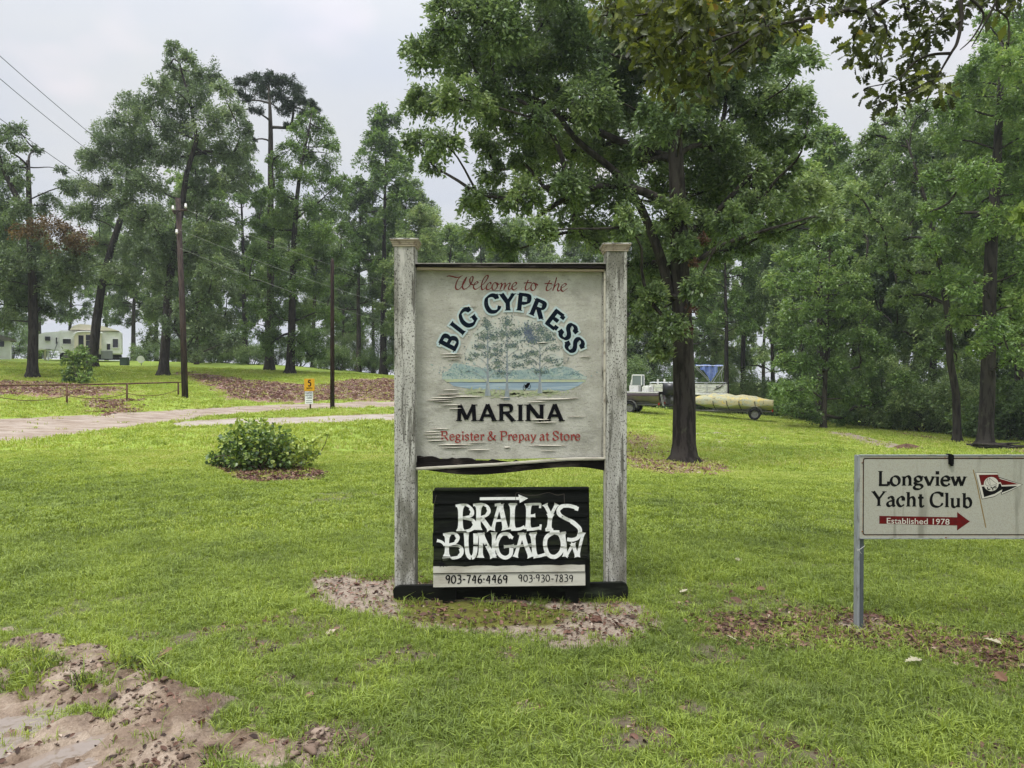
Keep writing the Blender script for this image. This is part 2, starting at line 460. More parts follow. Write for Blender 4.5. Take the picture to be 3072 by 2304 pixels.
def gmix(f, a, b, bt='MIX'):
    m = gn.new('ShaderNodeMix'); m.data_type = 'RGBA'; m.blend_type = bt
    if isinstance(f, float): m.inputs[0].default_value = f
    else: gl.new(f, m.inputs[0])
    gl.new(a, m.inputs[6])
    if isinstance(b, tuple): m.inputs[7].default_value = (*b, 1)
    else: gl.new(b, m.inputs[7])
    return m.outputs[2]
def gattr(nm):
    a = gn.new('ShaderNodeAttribute'); a.attribute_name = nm; return a.outputs['Fac']
def gsharp(a, nz, lo=.35, hi=.65, k=.5):
    """break a smooth mask up with fine noise"""
    s = M(gn, gl, 'ADD', a, M(gn, gl, 'MULTIPLY', M(gn, gl, 'SUBTRACT', nz, .5), k))
    mr = gn.new('ShaderNodeMapRange'); mr.interpolation_type = 'SMOOTHSTEP'; mr.inputs[1].default_value = lo; mr.inputs[2].default_value = hi
    gl.new(s, mr.inputs[0]); return mr.outputs[0]
fine = gnoise(60, 4, .7); med = gnoise(9, 5, .65); big = gnoise(.45, 4, .55); huge = gnoise(.12, 3)
lawn = gramp(big, [(.3, (.17, .26, .03)), (.5, (.24, .33, .04)), (.72, (.33, .36, .07))])
lawn = gmix(.55, lawn, gramp(gnoise(24, 4, .75), [(.3, (.06, .10, .016)), (.5, (.22, .31, .04)), (.7, (.38, .43, .10))]))
soil = gramp(med, [(.3, (.12, .085, .06)), (.5, (.24, .19, .14)), (.72, (.38, .325, .26))])
soil = gmix(.35, soil, gramp(fine, [(.3, (.12, .08, .055)), (.7, (.55, .46, .38))]))
lit = gramp(gnoise(38, 5, .8), [(.32, (.06, .034, .028)), (.47, (.20, .115, .095)), (.6, (.37, .22, .185)), (.75, (.46, .34, .30))])
mos = gramp(med, [(.35, (.10, .085, .02)), (.6, (.13, .14, .02)), (.75, (.22, .16, .09))])
thatch = gramp(gnoise(30, 4, .75), [(.3, (.035, .04, .015)), (.5, (.085, .105, .028)), (.7, (.17, .17, .07))])
lawn = gmix(gattr('thatch'), lawn, thatch)
c = gmix(gsharp(gattr('worn'), fine), lawn, gmix(.75, soil, (.07, .05, .032)))
c = gmix(gsharp(gattr('litter'), fine, .3, .6), c, lit)
c = gmix(gsharp(gattr('bare'), fine, .3, .6), c, soil)
wet = gramp(gnoise(3.1, 4), [(.40, (.52, .43, .36)), (.5, (.85, .78, .71)), (.62, (1.12, 1.08, 1.04))])
c = gmix(gattr('mud'), c, gmix(1.0, c, wet, 'MULTIPLY'))
c = gmix(gsharp(gattr('moss'), fine, .3, .7), c, mos)
gl.new(c, gb.inputs['Base Color'])
rr = gn.new('ShaderNodeMapRange'); rr.inputs[3].default_value = .92; rr.inputs[4].default_value = .30
gl.new(M(gn, gl, 'MULTIPLY', gattr('mud'), M(gn, gl, 'MULTIPLY', gnoise(6, 3), 1.5, True)), rr.inputs[0]); gl.new(rr.outputs[0], gb.inputs['Roughness'])
bmp = gn.new('ShaderNodeBump'); bmp.inputs['Strength'].default_value = .7; bmp.inputs['Distance'].default_value = .02
gl.new(M(gn, gl, 'ADD', fine, M(gn, gl, 'MULTIPLY', med, .8)), bmp.inputs['Height']); gl.new(bmp.outputs[0], gb.inputs['Normal'])
ground = npmesh('ground', np.stack([XX.ravel(), YY.ravel(), ZZ.ravel()], 1), FI, gmat, smooth=True,
                attrs=dict(mud=gm[0].ravel(), bare=gm[1].ravel(), litter=gm[2].ravel(), moss=gm[3].ravel(), worn=gm[4].ravel(), thatch=(.85 * sstep(17, 6, np.hypot(XX, YY))).ravel()))
tag(ground, 'mown lawn with worn muddy patches sloping up to a leaf covered bank', None, None, 'structure')

# road sheet and the bare gravel track
def sheet(name, far, near, m, kk=9, lift=.02, rag=.12, label=None):
    V = []; n = len(far)
    for i in range(n):
        a, b = np.array(far[i]), np.array(near[i])
        ra = (float(fbm(a[0], a[1], 1.1, 4, 70)) - .5) * 2 * rag; rb = (float(fbm(b[0], b[1], 1.1, 4, 71)) - .5) * 2 * rag
        d = (b - a) / (np.linalg.norm(b - a) + 1e-9)
        a = a + d * (ra + .1); b = b + d * (rb - .1)
        for k in range(kk):
            t = k / (kk - 1); p = a * (1 - t) + b * t
            e = 4 * t * (1 - t)
            V.append((p[0], p[1], lift * min(1, e * 3) - .012 * (math.sin(t * 2 * math.pi * 2) > .6)))
    V = np.array(V); V[:, 2] += hbase(V[:, 0], V[:, 1]) + (fbm(V[:, 0], V[:, 1], 1.3, 3, 90) - .5) * .05 * sstep(1, 7, V[:, 1])
    FF = [(i * kk + k, (i + 1) * kk + k, (i + 1) * kk + k + 1, i * kk + k + 1) for i in range(n - 1) for k in range(kk - 1)]
    o = npmesh(name, V, np.array(FF), m, smooth=True); tag(o, label, None, None, 'structure'); return o
roadm = mat('red dirt road', (.26, .20, .15), .95, noise=[(.8, (1, 3, 1), (.35, .29, .24), .42, .58), (3.5, (.35, 3, 1), (.14, .10, .075), .50, .64), (14, (.5, 2, 1), (.40, .34, .28), .56, .68), (60, (1, 1, 1), (.32, .27, .22), .5, .7)], bump=.5, bscale=40)
sheet('dirt_road', ROAD_F, ROAD_N, roadm, label='reddish dirt road curving past the speed sign')
trackm = mat('pale gravel', (.36, .32, .28), .95, noise=[(1.6, (1, 3, 1), (.24, .19, .14), .46, .62), (9, (1, 1, 1), (.22, .25, .08), .60, .68), (50, (1, 1, 1), (.44, .39, .35), .5, .7)], bump=.5, bscale=50)
sf = cr([tuple(G(*p)[:2]) for p in [(520, 1266), (640, 1259), (780, 1255), (950, 1250), (1200, 1241), (1420, 1237)]], 12)
sn = cr([tuple(G(*p)[:2]) for p in [(525, 1280), (640, 1277), (780, 1274), (950, 1269), (1200, 1260), (1420, 1254)]], 12)
sheet('gravel_track', sf, sn, trackm, 7, .018, .2, label='strip of pale bare gravel across the lawn')

# puddle
wat = bpy.data.materials.new('muddy water'); wat.use_nodes = True
b_ = wat.node_tree.nodes['Principled BSDF']; b_.inputs['Base Color'].default_value = (.22, .175, .14, 1); b_.inputs['Roughness'].default_value = .08; b_.inputs['Specular IOR Level'].default_value = .9
_n = wat.node_tree.nodes; _l = wat.node_tree.links
t_ = _n.new('ShaderNodeTexCoord'); no_ = _n.new('ShaderNodeTexNoise'); no_.inputs['Scale'].default_value = 7; no_.inputs['Detail'].default_value = 3; _l.new(t_.outputs['Object'], no_.inputs['Vector'])
bp_ = _n.new('ShaderNodeBump'); bp_.inputs['Strength'].default_value = .8; bp_.inputs['Distance'].default_value = .02; _l.new(no_.outputs[0], bp_.inputs['Height']); _l.new(bp_.outputs[0], b_.inputs['Normal'])
px_, py_ = np.meshgrid(np.linspace(-3.2, -.5, 60), np.linspace(1.8, 3.7, 60), indexing='ij')
sd = poly_sdf(px_, py_, P_puddle)
WATER_Z = -.012
ii = np.arange(3600).reshape(60, 60); ff = np.stack([ii[:-1, :-1].ravel(), ii[1:, :-1].ravel(), ii[1:, 1:].ravel(), ii[:-1, 1:].ravel()], 1)
keep = sd[:-1, :-1].ravel() > -.12
pu = npmesh('puddle', np.stack([px_.ravel(), py_.ravel(), np.full(3600, WATER_Z)], 1), ff[keep], wat, smooth=True)
tag(pu, 'muddy rain puddle in the wheel ruts at the corner of the lawn', None, None, 'structure')

# ------------------------------------------------------------------ scattered ground cover by geometry nodes
def proto_collection(name, objs):
    c = bpy.data.collections.new(name)
    for o in objs:
        for cc in list(o.users_collection): cc.objects.unlink(o)
        c.objects.link(o)
    return c
def scatter(name, P, rot, scl, tint, protos, label, cat, kind='stuff', parent=None):
    n = len(P)
    me = bpy.data.meshes.new(name); me.vertices.add(n); me.vertices.foreach_set('co', np.asarray(P, np.float32).ravel())
    for an, tp, av in (('rot', 'FLOAT_VECTOR', rot), ('scl', 'FLOAT', scl), ('tint', 'FLOAT', tint), ('pick', 'INT', rng.integers(0, len(protos.objects), n))):
        a = me.attributes.new(an, tp, 'POINT')
        if tp == 'FLOAT_VECTOR': a.data.foreach_set('vector', np.asarray(av, np.float32).ravel())
        elif tp == 'INT': a.data.foreach_set('value', np.asarray(av, np.int32))
        else: a.data.foreach_set('value', np.asarray(av, np.float32))
    o = bpy.data.objects.new(name, me); COL.objects.link(o)
    ng = bpy.data.node_groups.new(name, 'GeometryNodeTree')
    ng.interface.new_socket('Geometry', in_out='INPUT', socket_type='NodeSocketGeometry')
    ng.interface.new_socket('Geometry', in_out='OUTPUT', socket_type='NodeSocketGeometry')
    n_, l_ = ng.nodes, ng.links
    gi = n_.new('NodeGroupInput'); go = n_.new('NodeGroupOutput')
    iop = n_.new('GeometryNodeInstanceOnPoints')
    ci = n_.new('GeometryNodeCollectionInfo'); ci.inputs['Collection'].default_value = protos; ci.inputs['Separate Children'].default_value = True; ci.inputs['Reset Children'].default_value = True
    def na(nm, tp):
        a = n_.new('GeometryNodeInputNamedAttribute'); a.data_type = tp; a.inputs['Name'].default_value = nm; return a.outputs['Attribute']
    l_.new(gi.outputs[0], iop.inputs['Points']); l_.new(ci.outputs[0], iop.inputs['Instance'])
    iop.inputs['Pick Instance'].default_value = True
    l_.new(na('pick', 'INT'), iop.inputs['Instance Index'])
    e2r = n_.new('FunctionNodeEulerToRotation'); l_.new(na('rot', 'FLOAT_VECTOR'), e2r.inputs[0]); l_.new(e2r.outputs[0], iop.inputs['Rotation'])
    l_.new(na('scl', 'FLOAT'), iop.inputs['Scale']); l_.new(iop.outputs[0], go.inputs[0])
    md = o.modifiers.new('scatter', 'NODES'); md.node_group = ng
    tag(o, label, cat, None, kind)
    if parent is not None: o.parent = parent
    return o
def tint_mat(name, stops, rough=.6, trans=.35, spec=.35, attr='tint', atype='INSTANCER', noise_amt=0.0):
    m = bpy.data.materials.new(name); m.use_nodes = True
    n, l = m.node_tree.nodes, m.node_tree.links
    b = n['Principled BSDF']; b.inputs['Roughness'].default_value = rough; b.inputs['Specular IOR Level'].default_value = spec
    a = n.new('ShaderNodeAttribute'); a.attribute_type = atype; a.attribute_name = attr
    r = n.new('ShaderNodeValToRGB'); e = r.color_ramp.elements
    e[0].position, e[0].color = stops[0][0], (*stops[0][1], 1); e[1].position, e[1].color = stops[-1][0], (*stops[-1][1], 1)
    for p, c in stops[1:-1]:
        q = e.new(p); q.color = (*c, 1)
    src = a.outputs['Fac']
    if noise_amt:
        oi = n.new('ShaderNodeObjectInfo')
        src = M(n, l, 'ADD', src, M(n, l, 'MULTIPLY', M(n, l, 'SUBTRACT', oi.outputs['Random'], .5), noise_amt))
    l.new(src, r.inputs[0]); l.new(r.outputs[0], b.inputs['Base Color'])
    if trans:
        t = n.new('ShaderNodeBsdfTranslucent'); hs = n.new('ShaderNodeHueSaturation'); hs.inputs['Value'].default_value = 1.3; hs.inputs['Hue'].default_value = .485; hs.inputs['Saturation'].default_value = 1.1
        l.new(r.outputs[0], hs.inputs['Color']); l.new(hs.outputs[0], t.inputs[0])
        ms = n.new('ShaderNodeMixShader'); ms.inputs[0].default_value = trans
        l.new(b.outputs[0], ms.inputs[1]); l.new(t.outputs[0], ms.inputs[2])
        l.new(ms.outputs[0], n['Material Output'].inputs[0])
    return m
def tuft(name, nb, h, spread, wid, m, lean=.5, seed=0):
    r = np.random.default_rng(seed); V = []; Fc = []
    for i in range(nb):
        a = r.uniform(0, 2 * math.pi); rad = spread * math.sqrt(r.uniform()); bx, by = rad * math.cos(a), rad * math.sin(a)
        hh = h * r.uniform(.55, 1.15); ln = r.uniform(.1, lean * 1.6); d = a + r.normal(0, .9); dx, dy = math.cos(d), math.sin(d)
        sx, sy = -dy * wid * .5, dx * wid * .5; o = len(V)
        p1 = (bx + dx * ln * hh * .3, by + dy * ln * hh * .3, hh * .55); p2 = (bx + dx * ln * hh, by + dy * ln * hh, hh * (1 - .25 * ln))
        V += [(bx - sx, by - sy, -.01), (bx + sx, by + sy, -.01), (p1[0] + sx, p1[1] + sy, p1[2]), (p1[0] - sx, p1[1] - sy, p1[2]), p2]
        Fc += [(o, o + 1, o + 2, o + 3), (o + 3, o + 2, o + 4)]
    b = MB(); b.v = V; b.f = Fc
    return b.build(name, m)
grassm = tint_mat('grass blades', [(0, (.055, .082, .024)), (.35, (.165, .225, .045)), (.65, (.295, .38, .06)), (.85, (.40, .46, .09)), (1, (.47, .46, .17))], .5, .3, .4)
near_pc = proto_collection('grass near', [tuft('grass tuft', 10, .038, .030, .0040, grassm, 1.0, i) for i in range(5)] + [tuft('grass tuft', 6, .065, .02, .0045, grassm, 1.1, 9)])
far_pc = proto_collection('grass far', [tuft('grass clump', 12, .042, .07, .009, grassm, 1.0, 20 + i) for i in range(4)])
def grass_points(x0f, y0, y1, dens, zgrow=1.0, amp=.9):
    hw = x0f
    area = hw * (y1 ** 2 - y0 ** 2)
    n = int(area * dens)
    y = np.sqrt(rng.uniform(y0 ** 2, y1 ** 2, n)); x = rng.uniform(-1, 1, n) * hw * y
    mud, bare, lit, moss, worn = masks(x, y)
    keepp = 1 - np.clip(np.maximum.reduce([bare * .97, lit * .80, worn * .75, moss * .9, mud * .97]), 0, 1)
    patchy = .62 + .38 * sstep(.36, .62, fbm(x, y, 3.1, 4, 101))
    k = rng.uniform(0, 1, n) < keepp * patchy
    x, y = x[k], y[k]; mud, bare, lit, worn = mud[k], bare[k], lit[k], worn[k]
    z = hbase(x, y) + relief(x, y, mud, bare)
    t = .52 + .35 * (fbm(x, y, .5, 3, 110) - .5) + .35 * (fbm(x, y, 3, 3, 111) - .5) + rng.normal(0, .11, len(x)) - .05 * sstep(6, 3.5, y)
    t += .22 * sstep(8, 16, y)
    t += .15 * lit
    return x, y, z, np.clip(t, 0, 1), worn, mud
def grass(name, x0f, y0, y1, dens, pc, s0, s1, label):
    x, y, z, t, worn, mud = grass_points(x0f, y0, y1, dens)
    n = len(x)
    rot = np.stack([rng.normal(0, .12, n), rng.normal(0, .12, n), rng.uniform(0, 6.28, n)], 1)
    s = rng.uniform(s0, s1, n) * (1 - .25 * np.clip(worn + mud, 0, 1)) * (.75 + .6 * fbm(x, y, 1.7, 3, 120))
    return scatter(name, np.stack([x, y, z], 1), rot, s, t, pc, label, 'grass')
grass('lawn_grass', 1.0, 2.2, 7.0, 1900, near_pc, .6, 1.1, 'short green grass blades over the near half of the lawn')
grass('lawn_grass', 1.05, 7.0, 15.0, 520, far_pc, .6, 1.1, 'short bright grass behind the welcome sign')
grass('lawn_grass', 1.05, 15.0, 48.0, 42, far_pc, 1.2, 2.4, 'far grass running up to the road and the bank')
# ragged tufts left standing in the mud
n = 6000; x = rng.uniform(-2.6, .3, n); y = rng.uniform(2.6, 4.2, n)
mk = masks(x, y); k = (mk[0] > .4) & (poly_sdf(x, y, P_puddle) < -.05) & (fbm(x + .3 * y, y * 1.6, 2.8, 4, 46) > .60)
x, y = x[k], y[k]; mk = masks(x, y)
scatter('mud_grass', np.stack([x, y, hbase(x, y) + relief(x, y, mk[0], mk[1])], 1), np.stack([rng.normal(0, .4, len(x)), rng.normal(0, .4, len(x)), rng.uniform(0, 6.28, len(x))], 1),
        rng.uniform(.7, 1.5, len(x)), np.clip(rng.normal(.42, .2, len(x)), 0, 1), near_pc, 'ragged grass tufts left standing in the mud', 'grass')
# ------------------------------------------------------------------ dead leaves
litm = tint_mat('dead leaves', [(0, (.035, .02, .014)), (.35, (.125, .066, .045)), (.65, (.27, .15, .11)), (.85, (.36, .27, .21)), (1, (.48, .39, .31))], .7, .15, .3)
def dead_leaf(name, seed):
    r = np.random.default_rng(seed); b = MB()
    L, W = 1.0, .55; c = r.uniform(.05, .25)
    pts = [(-.5, 0, 0), (-.2, W * .42, c), (.15, W * .5, c * 1.2), (.5, 0, .04), (.15, -W * .5, c * .9), (-.2, -W * .4, c * 1.1)]
    b.add(pts, [(0, 3, 2, 1), (0, 5, 4, 3)]); return b.build(name, litm)
leaf_pc = proto_collection('dead leaf shapes', [dead_leaf('dead leaf', i) for i in range(4)])
def litter(name, poly, n, size, label, amp=0.3, lift=.012):
    px = [p[0] for p in poly]; py = [p[1] for p in poly]
    x = rng.uniform(min(px) - .5, max(px) + .5, n * 4); y = rng.uniform(min(py) - .5, max(py) + .5, n * 4)
    s = poly_sdf(x, y, poly) + amp * (fbm(x, y, 1.4, 3, 3) - .5) * 3
    k = rng.uniform(0, 1, n * 4) < sstep(-.6 * amp, .6 * amp, s); x, y = x[k][:n], y[k][:n]
    m_ = len(x); z = ground_z(x, y) + lift
    return scatter(name, np.stack([x, y, z], 1), np.stack([rng.normal(0, .35, m_), rng.normal(0, .35, m_), rng.uniform(0, 6.28, m_)], 1),
                   rng.uniform(.6, 1.3, m_) * size, np.clip(rng.normal(.62 if size > .08 else .32, .22, m_), 0, 1), leaf_pc, label, 'leaves')
litter('leaf_litter', P_bank1, 15000, .15, 'reddish brown dead leaves carpeting the long bank behind the road', .8)
litter('leaf_litter', P_bank2, 3500, .16, 'dead leaves strewn behind the pipe fence', .8)
litter('leaf_litter', P_bank3, 900, .15, 'patch of dead leaves between pipe fence and road', .6)
litter('leaf_litter', P_mulch, 1800, .07, 'brown leaf mulch under the round bush', .15)
litter('leaf_litter', P_oakb, 1500, .10, 'dead leaves around the foot of the big oak', .4)
litter('leaf_litter', P_oakl, 700, .10, 'thin leaf scatter on the lawn left of the oak', .5)
litter('leaf_litter', P_yacht, 2600, .035, 'dark leaf scraps around the post of the yacht club sign', .15)
litter('leaf_litter', P_sign, 900, .03, 'small dead leaves and scraps under the welcome sign', .15)
litter('leaf_litter', P_cut2, 1400, .12, 'dead leaves along the edge of the wood', .5)

# turned-up clods of earth
clodm = tint_mat('earth clods', [(0, (.045, .030, .022)), (.4, (.12, .078, .055)), (.75, (.24, .175, .13)), (1, (.38, .31, .25))], .8, 0, .3)
def clod(name, seed):
    r = np.random.default_rng(seed); import bmesh
    bm = bmesh.new(); bmesh.ops.create_icosphere(bm, subdivisions=2, radius=.5)
    for v in bm.verts:
        k = 1 + r.normal(0, .16) + .25 * math.sin(v.co.x * 7 + seed) * math.cos(v.co.y * 6); v.co = Vector((v.co.x * k * 1.2, v.co.y * k * .8, v.co.z * k * .45))
    me = bpy.data.meshes.new(name); bm.to_mesh(me); bm.free(); me.materials.append(clodm); me.polygons.foreach_set('use_smooth', [True] * len(me.polygons))
    o = bpy.data.objects.new(name, me); COL.objects.link(o); return o
clod_pc = proto_collection('clod shapes', [clod('clod', i) for i in range(4)])
def clods(poly, n, s0, label, dark=.4, ridge=True):
    px = [max(-2.8, min(3.5, p[0])) for p in poly]; py = [p[1] for p in poly]
    x = rng.uniform(min(px), max(px), n * 5); y = rng.uniform(max(2.3, min(py)), max(py) + .1, n * 5)
    k = (poly_sdf(x, y, poly) + .25 * (fbm(x, y, 2, 3, 3) - .5) > -.03) & (poly_sdf(x, y, P_puddle) < .0)
    f = fbm(x * .9 + y * .3, y, 3.4, 3, 205)
    k &= rng.uniform(0, 1, len(x)) < sstep(.42, .62, f) + .06
    x, y = x[k][:n], y[k][:n]; m_ = len(x)
    s = s0 * np.exp(rng.normal(-.5, .6, m_))
    z = ground_z(x, y) + s * .06
    return scatter('earth_clods', np.stack([x, y, z], 1), np.stack([rng.normal(0, .3, m_), rng.normal(0, .3, m_), rng.uniform(0, 6.28, m_)], 1), s, np.clip(rng.normal(dark, .22, m_), 0, 1), clod_pc, label, 'earth')
clods(P_mud, 2200, .016, 'churned clods of mud beside the puddle')
clods(P_sign, 900, .009, 'crumbs of soil under the welcome sign', .5)
clods(P_mud2, 600, .02, 'mud crumbs at the lower edge of the lawn')
# scraps of mown grass and leaf over the worn near lawn
scrapx = rng.uniform(-2.2, 3.2, 14000); scrapy = rng.uniform(2.4, 5.4, 14000)
mk = masks(scrapx, scrapy); k = (mk[4] + .35 * mk[1] + .5 * mk[2] > rng.uniform(.15, 1, 14000)); scrapx, scrapy = scrapx[k], scrapy[k]; m_ = len(scrapx)
scatter('leaf_scraps', np.stack([scrapx, scrapy, ground_z(scrapx, scrapy) + .006], 1), np.stack([rng.normal(0, .4, m_), rng.normal(0, .4, m_), rng.uniform(0, 6.28, m_)], 1), .022 * np.exp(rng.normal(0, .45, m_)), np.clip(rng.normal(.35, .25, m_), 0, 1), leaf_pc, 'dark scraps of leaf and soil in the worn parts of the near lawn', 'leaves')

# ================================================================== TREES
bark = mat('oak bark', (.045, .039, .034), .95, noise=[(9, (1, 1, .18), (.016, .013, .011), .45, .6), (5, (1, 1, .5), (.075, .078, .05), .58, .75)], bump=1.0, bscale=14)
bark2 = mat('grey bark', (.07, .06, .05), .95, noise=[(8, (1, 1, .2), (.03, .025, .02), .45, .62)], bump=.8, bscale=12)
oak_leaf = tint_mat('oak leaves', [(0, (0.051, 0.087, 0.039)), (0.4, (0.13, 0.198, 0.078)), (0.7, (0.217, 0.3, 0.116)), (1, (0.34, 0.423, 0.174))], .38, .32, .6, atype='GEOMETRY')
dark_leaf = tint_mat('dark leaves', [(0, (0.055, 0.087, 0.045)), (0.45, (0.139, 0.201, 0.088)), (0.75, (0.217, 0.292, 0.127)), (1, (0.33, 0.399, 0.174))], .40, .32, .55, atype='GEOMETRY', noise_amt=.25)
light_leaf = tint_mat('light leaves', [(0, (0.051, 0.094, 0.029)), (0.45, (0.129, 0.22, 0.059)), (0.75, (0.201, 0.309, 0.083)), (1, (0.301, 0.398, 0.118))], .40, .34, .55, atype='GEOMETRY', noise_amt=.2)
wood_leaf = tint_mat('woodland leaves', [(0, (0.058, 0.1, 0.042)), (0.45, (0.15, 0.227, 0.083)), (0.75, (0.23, 0.324, 0.119)), (1, (0.332, 0.409, 0.155))], .42, .34, .5, atype='GEOMETRY', noise_amt=.5)
pine_leaf = tint_mat('pine needles', [(0, (.022, .036, .022)), (.6, (.05, .078, .042)), (1, (.085, .115, .06))], .6, .2, .3, atype='GEOMETRY')
brown_leaf = tint_mat('brown dead leaves', [(0, (.045, .035, .018)), (.4, (.105, .072, .03)), (.7, (.17, .115, .045)), (1, (.25, .18, .06))], .6, .3, .3, atype='GEOMETRY')
tan_leaf = tint_mat('hanging dead leaves', [(0, (.05, .028, .02)), (.5, (.13, .07, .048)), (1, (.22, .13, .09))], .7, .2, .3, atype='GEOMETRY')

def leaves_for(clumps, n_per_m2, leaf, seed=0, droop=.25, spray=16, aspect=.45, flat=.75, pads=15, pad=.36):
    """every clump (centre, radius) is built of flat leafy pads with air between them; returns V (4 per leaf), F, tint"""
    r = np.random.default_rng(seed)
    PC, PR, PD, PN, PT = [], [], [], [], []
    for (c, rad) in clumps:
        c = np.array(c, float); m = max(5, int(pads * r.uniform(.8, 1.25))); tot = n_per_m2 * math.pi * rad ** 2
        ct = r.normal(0, .10)
        w = r.uniform(.5, 1.5, m); w /= w.sum()
        for k in range(m):
            d = r.normal(size=3); d /= np.linalg.norm(d); q = r.uniform(.25, 1.0) ** .55
            p = d * q * rad * .86; p[2] *= flat
            PC.append(c + p); PR.append(rad * pad * r.uniform(.7, 1.3)); PD.append(d); PN.append(max(4, int(tot * w[k]))); PT.append(ct + r.normal(0, .09))
    PC = np.array(PC); PR = np.array(PR); PD = np.array(PD); PN = np.array(PN); PT = np.array(PT)
    i = np.repeat(np.arange(len(PN)), PN); n = len(i)
    a = r.uniform(0, 2 * math.pi, n); q = np.sqrt(r.uniform(0, 1, n)) * (1 + .22 * np.sin(3 * a + i) + .15 * np.sin(5 * a + 2.1 * i))
    R0 = PR[i]
    off = np.stack([q * np.cos(a) * R0, q * np.sin(a) * R0, (r.normal(0, .40, n) + .40 * (1 - q * q)) * R0], 1)
    tl = r.normal(0, .42, (len(PN), 2)); off[:, 2] += off[:, 0] * tl[i, 0] + off[:, 1] * tl[i, 1]
    off[:, 2] -= .35 * np.clip((off[:, :2] * PD[i][:, :2]).sum(1), 0, None)          # outer rims droop
    P = PC[i] + off
    rad_dir = off / (np.linalg.norm(off, axis=1)[:, None] + 1e-6)
    ax = rad_dir * np.array([1, 1, .4]) + PD[i] * .5 + r.normal(size=(n, 3)) * .55; ax[:, 2] -= droop
    ax /= np.linalg.norm(ax, axis=1)[:, None]
    up = r.normal(size=(n, 3)) * .60 + np.array([0, 0, 1.0]) + rad_dir * .35
    side = np.cross(ax, up); side /= np.linalg.norm(side, axis=1)[:, None] + 1e-9
    nrm = np.cross(side, ax)
    L = leaf * r.uniform(.6, 1.3, (n, 1)); W = L * aspect * r.uniform(.8, 1.2, (n, 1))
    V = np.stack([P - ax * L * .5, P + side * W * .5 + nrm * L * .07, P + ax * L * .5 - nrm * L * .08, P - side * W * .5 + nrm * L * .07], 1).reshape(-1, 3)
    j = np.arange(n) * 4
    Fq = np.stack([j, j + 1, j + 2, j + 3], 1)
    t = np.clip(.5 + PT[i] + r.normal(0, .17, n), 0, 1)
    return V, Fq, t.repeat(4)
def wander(a, b, n, amp, r, sag=0.0):
    a = np.array(a, float); b = np.array(b, float); L = np.linalg.norm(b - a)
    pts = []
    o = r.normal(size=3) * amp * L; o2 = r.normal(size=3) * amp * L * .5
    for i in range(n + 1):
        t = i / n
        p = a * (1 - t) + b * t + o * math.sin(t * math.pi) + o2 * math.sin(2 * t * math.pi)
        p[2] += sag * L * math.sin(t * math.pi)
        pts.append(p)
    return pts
def skeleton(trunk, trad, clumps, seed=0, twig=5, base_r=.05, first=.25, sides=6, thin=1.0):
    """trunk = points, trad = radii; every clump is joined to the nearest branch point below or beside it"""
    r = np.random.default_rng(seed)
    mb = MB(); mb.tube(trunk, trad, 14)
    tp = [np.array(p, float) for p in trunk]
    nodes = []        # (position, parent index or None, along-trunk radius)
    H = np.array([p[2] for p in tp])
    z0 = H[0] + (H[-1] - H[0]) * first
    for i in range(len(tp) - 1):
        for t in (0, .25, .5, .75):
            p = tp[i] * (1 - t) + tp[i + 1] * t
            if p[2] >= z0: nodes.append([p, -1, trad[i] * (1 - t) + trad[i + 1] * t, 0])
    nt = len(nodes)
    order = sorted(range(len(clumps)), key=lambda i: min(np.linalg.norm(np.array(clumps[i][0]) - n_[0]) for n_ in nodes[:nt]))
    idx = []
    for i in order:
        c = np.array(clumps[i][0], float)
        best, bj = 1e9, 0
        for j, nd in enumerate(nodes):
            d = c - nd[0]; L = np.linalg.norm(d)
            cost = L * (1.0 + .9 * max(0, -d[2] / (L + 1e-6) + .1)) + (0 if j < nt else .35)
            if cost < best: best, bj = cost, j
        nodes.append([c, bj, 0, 0]); idx.append(len(nodes) - 1)
    for k in reversed(idx):
        nodes[k][3] += 1; p = nodes[k][1]
        nodes[p][3] += nodes[k][3]
    for k in idx:
        c, pj, _, w = nodes[k]; pw = nodes[pj]
        ra = base_r * thin * math.sqrt(w) * .62 + .012
        rb = max(.012, base_r * thin * math.sqrt(max(w - 1, .25)) * .55)
        ra = min(ra, (pw[2] if pj < nt else ra) * .75 + .01)
        pts = wander(pw[0], c, 6, .055, r, .04)
        mb.tube(pts, list(np.linspace(ra, min(rb, ra), 7)), sides)
    for (c, rad) in clumps:
        for q in range(twig):
            d = r.normal(size=3); d[2] = abs(d[2]) * .6 - .1; d /= np.linalg.norm(d)
            mb.tube(wander(c, np.array(c) + d * rad * r.uniform(.6, .95), 3, .12, r), [.016 * thin, .011, .008, .004], 3, False)
    return mb
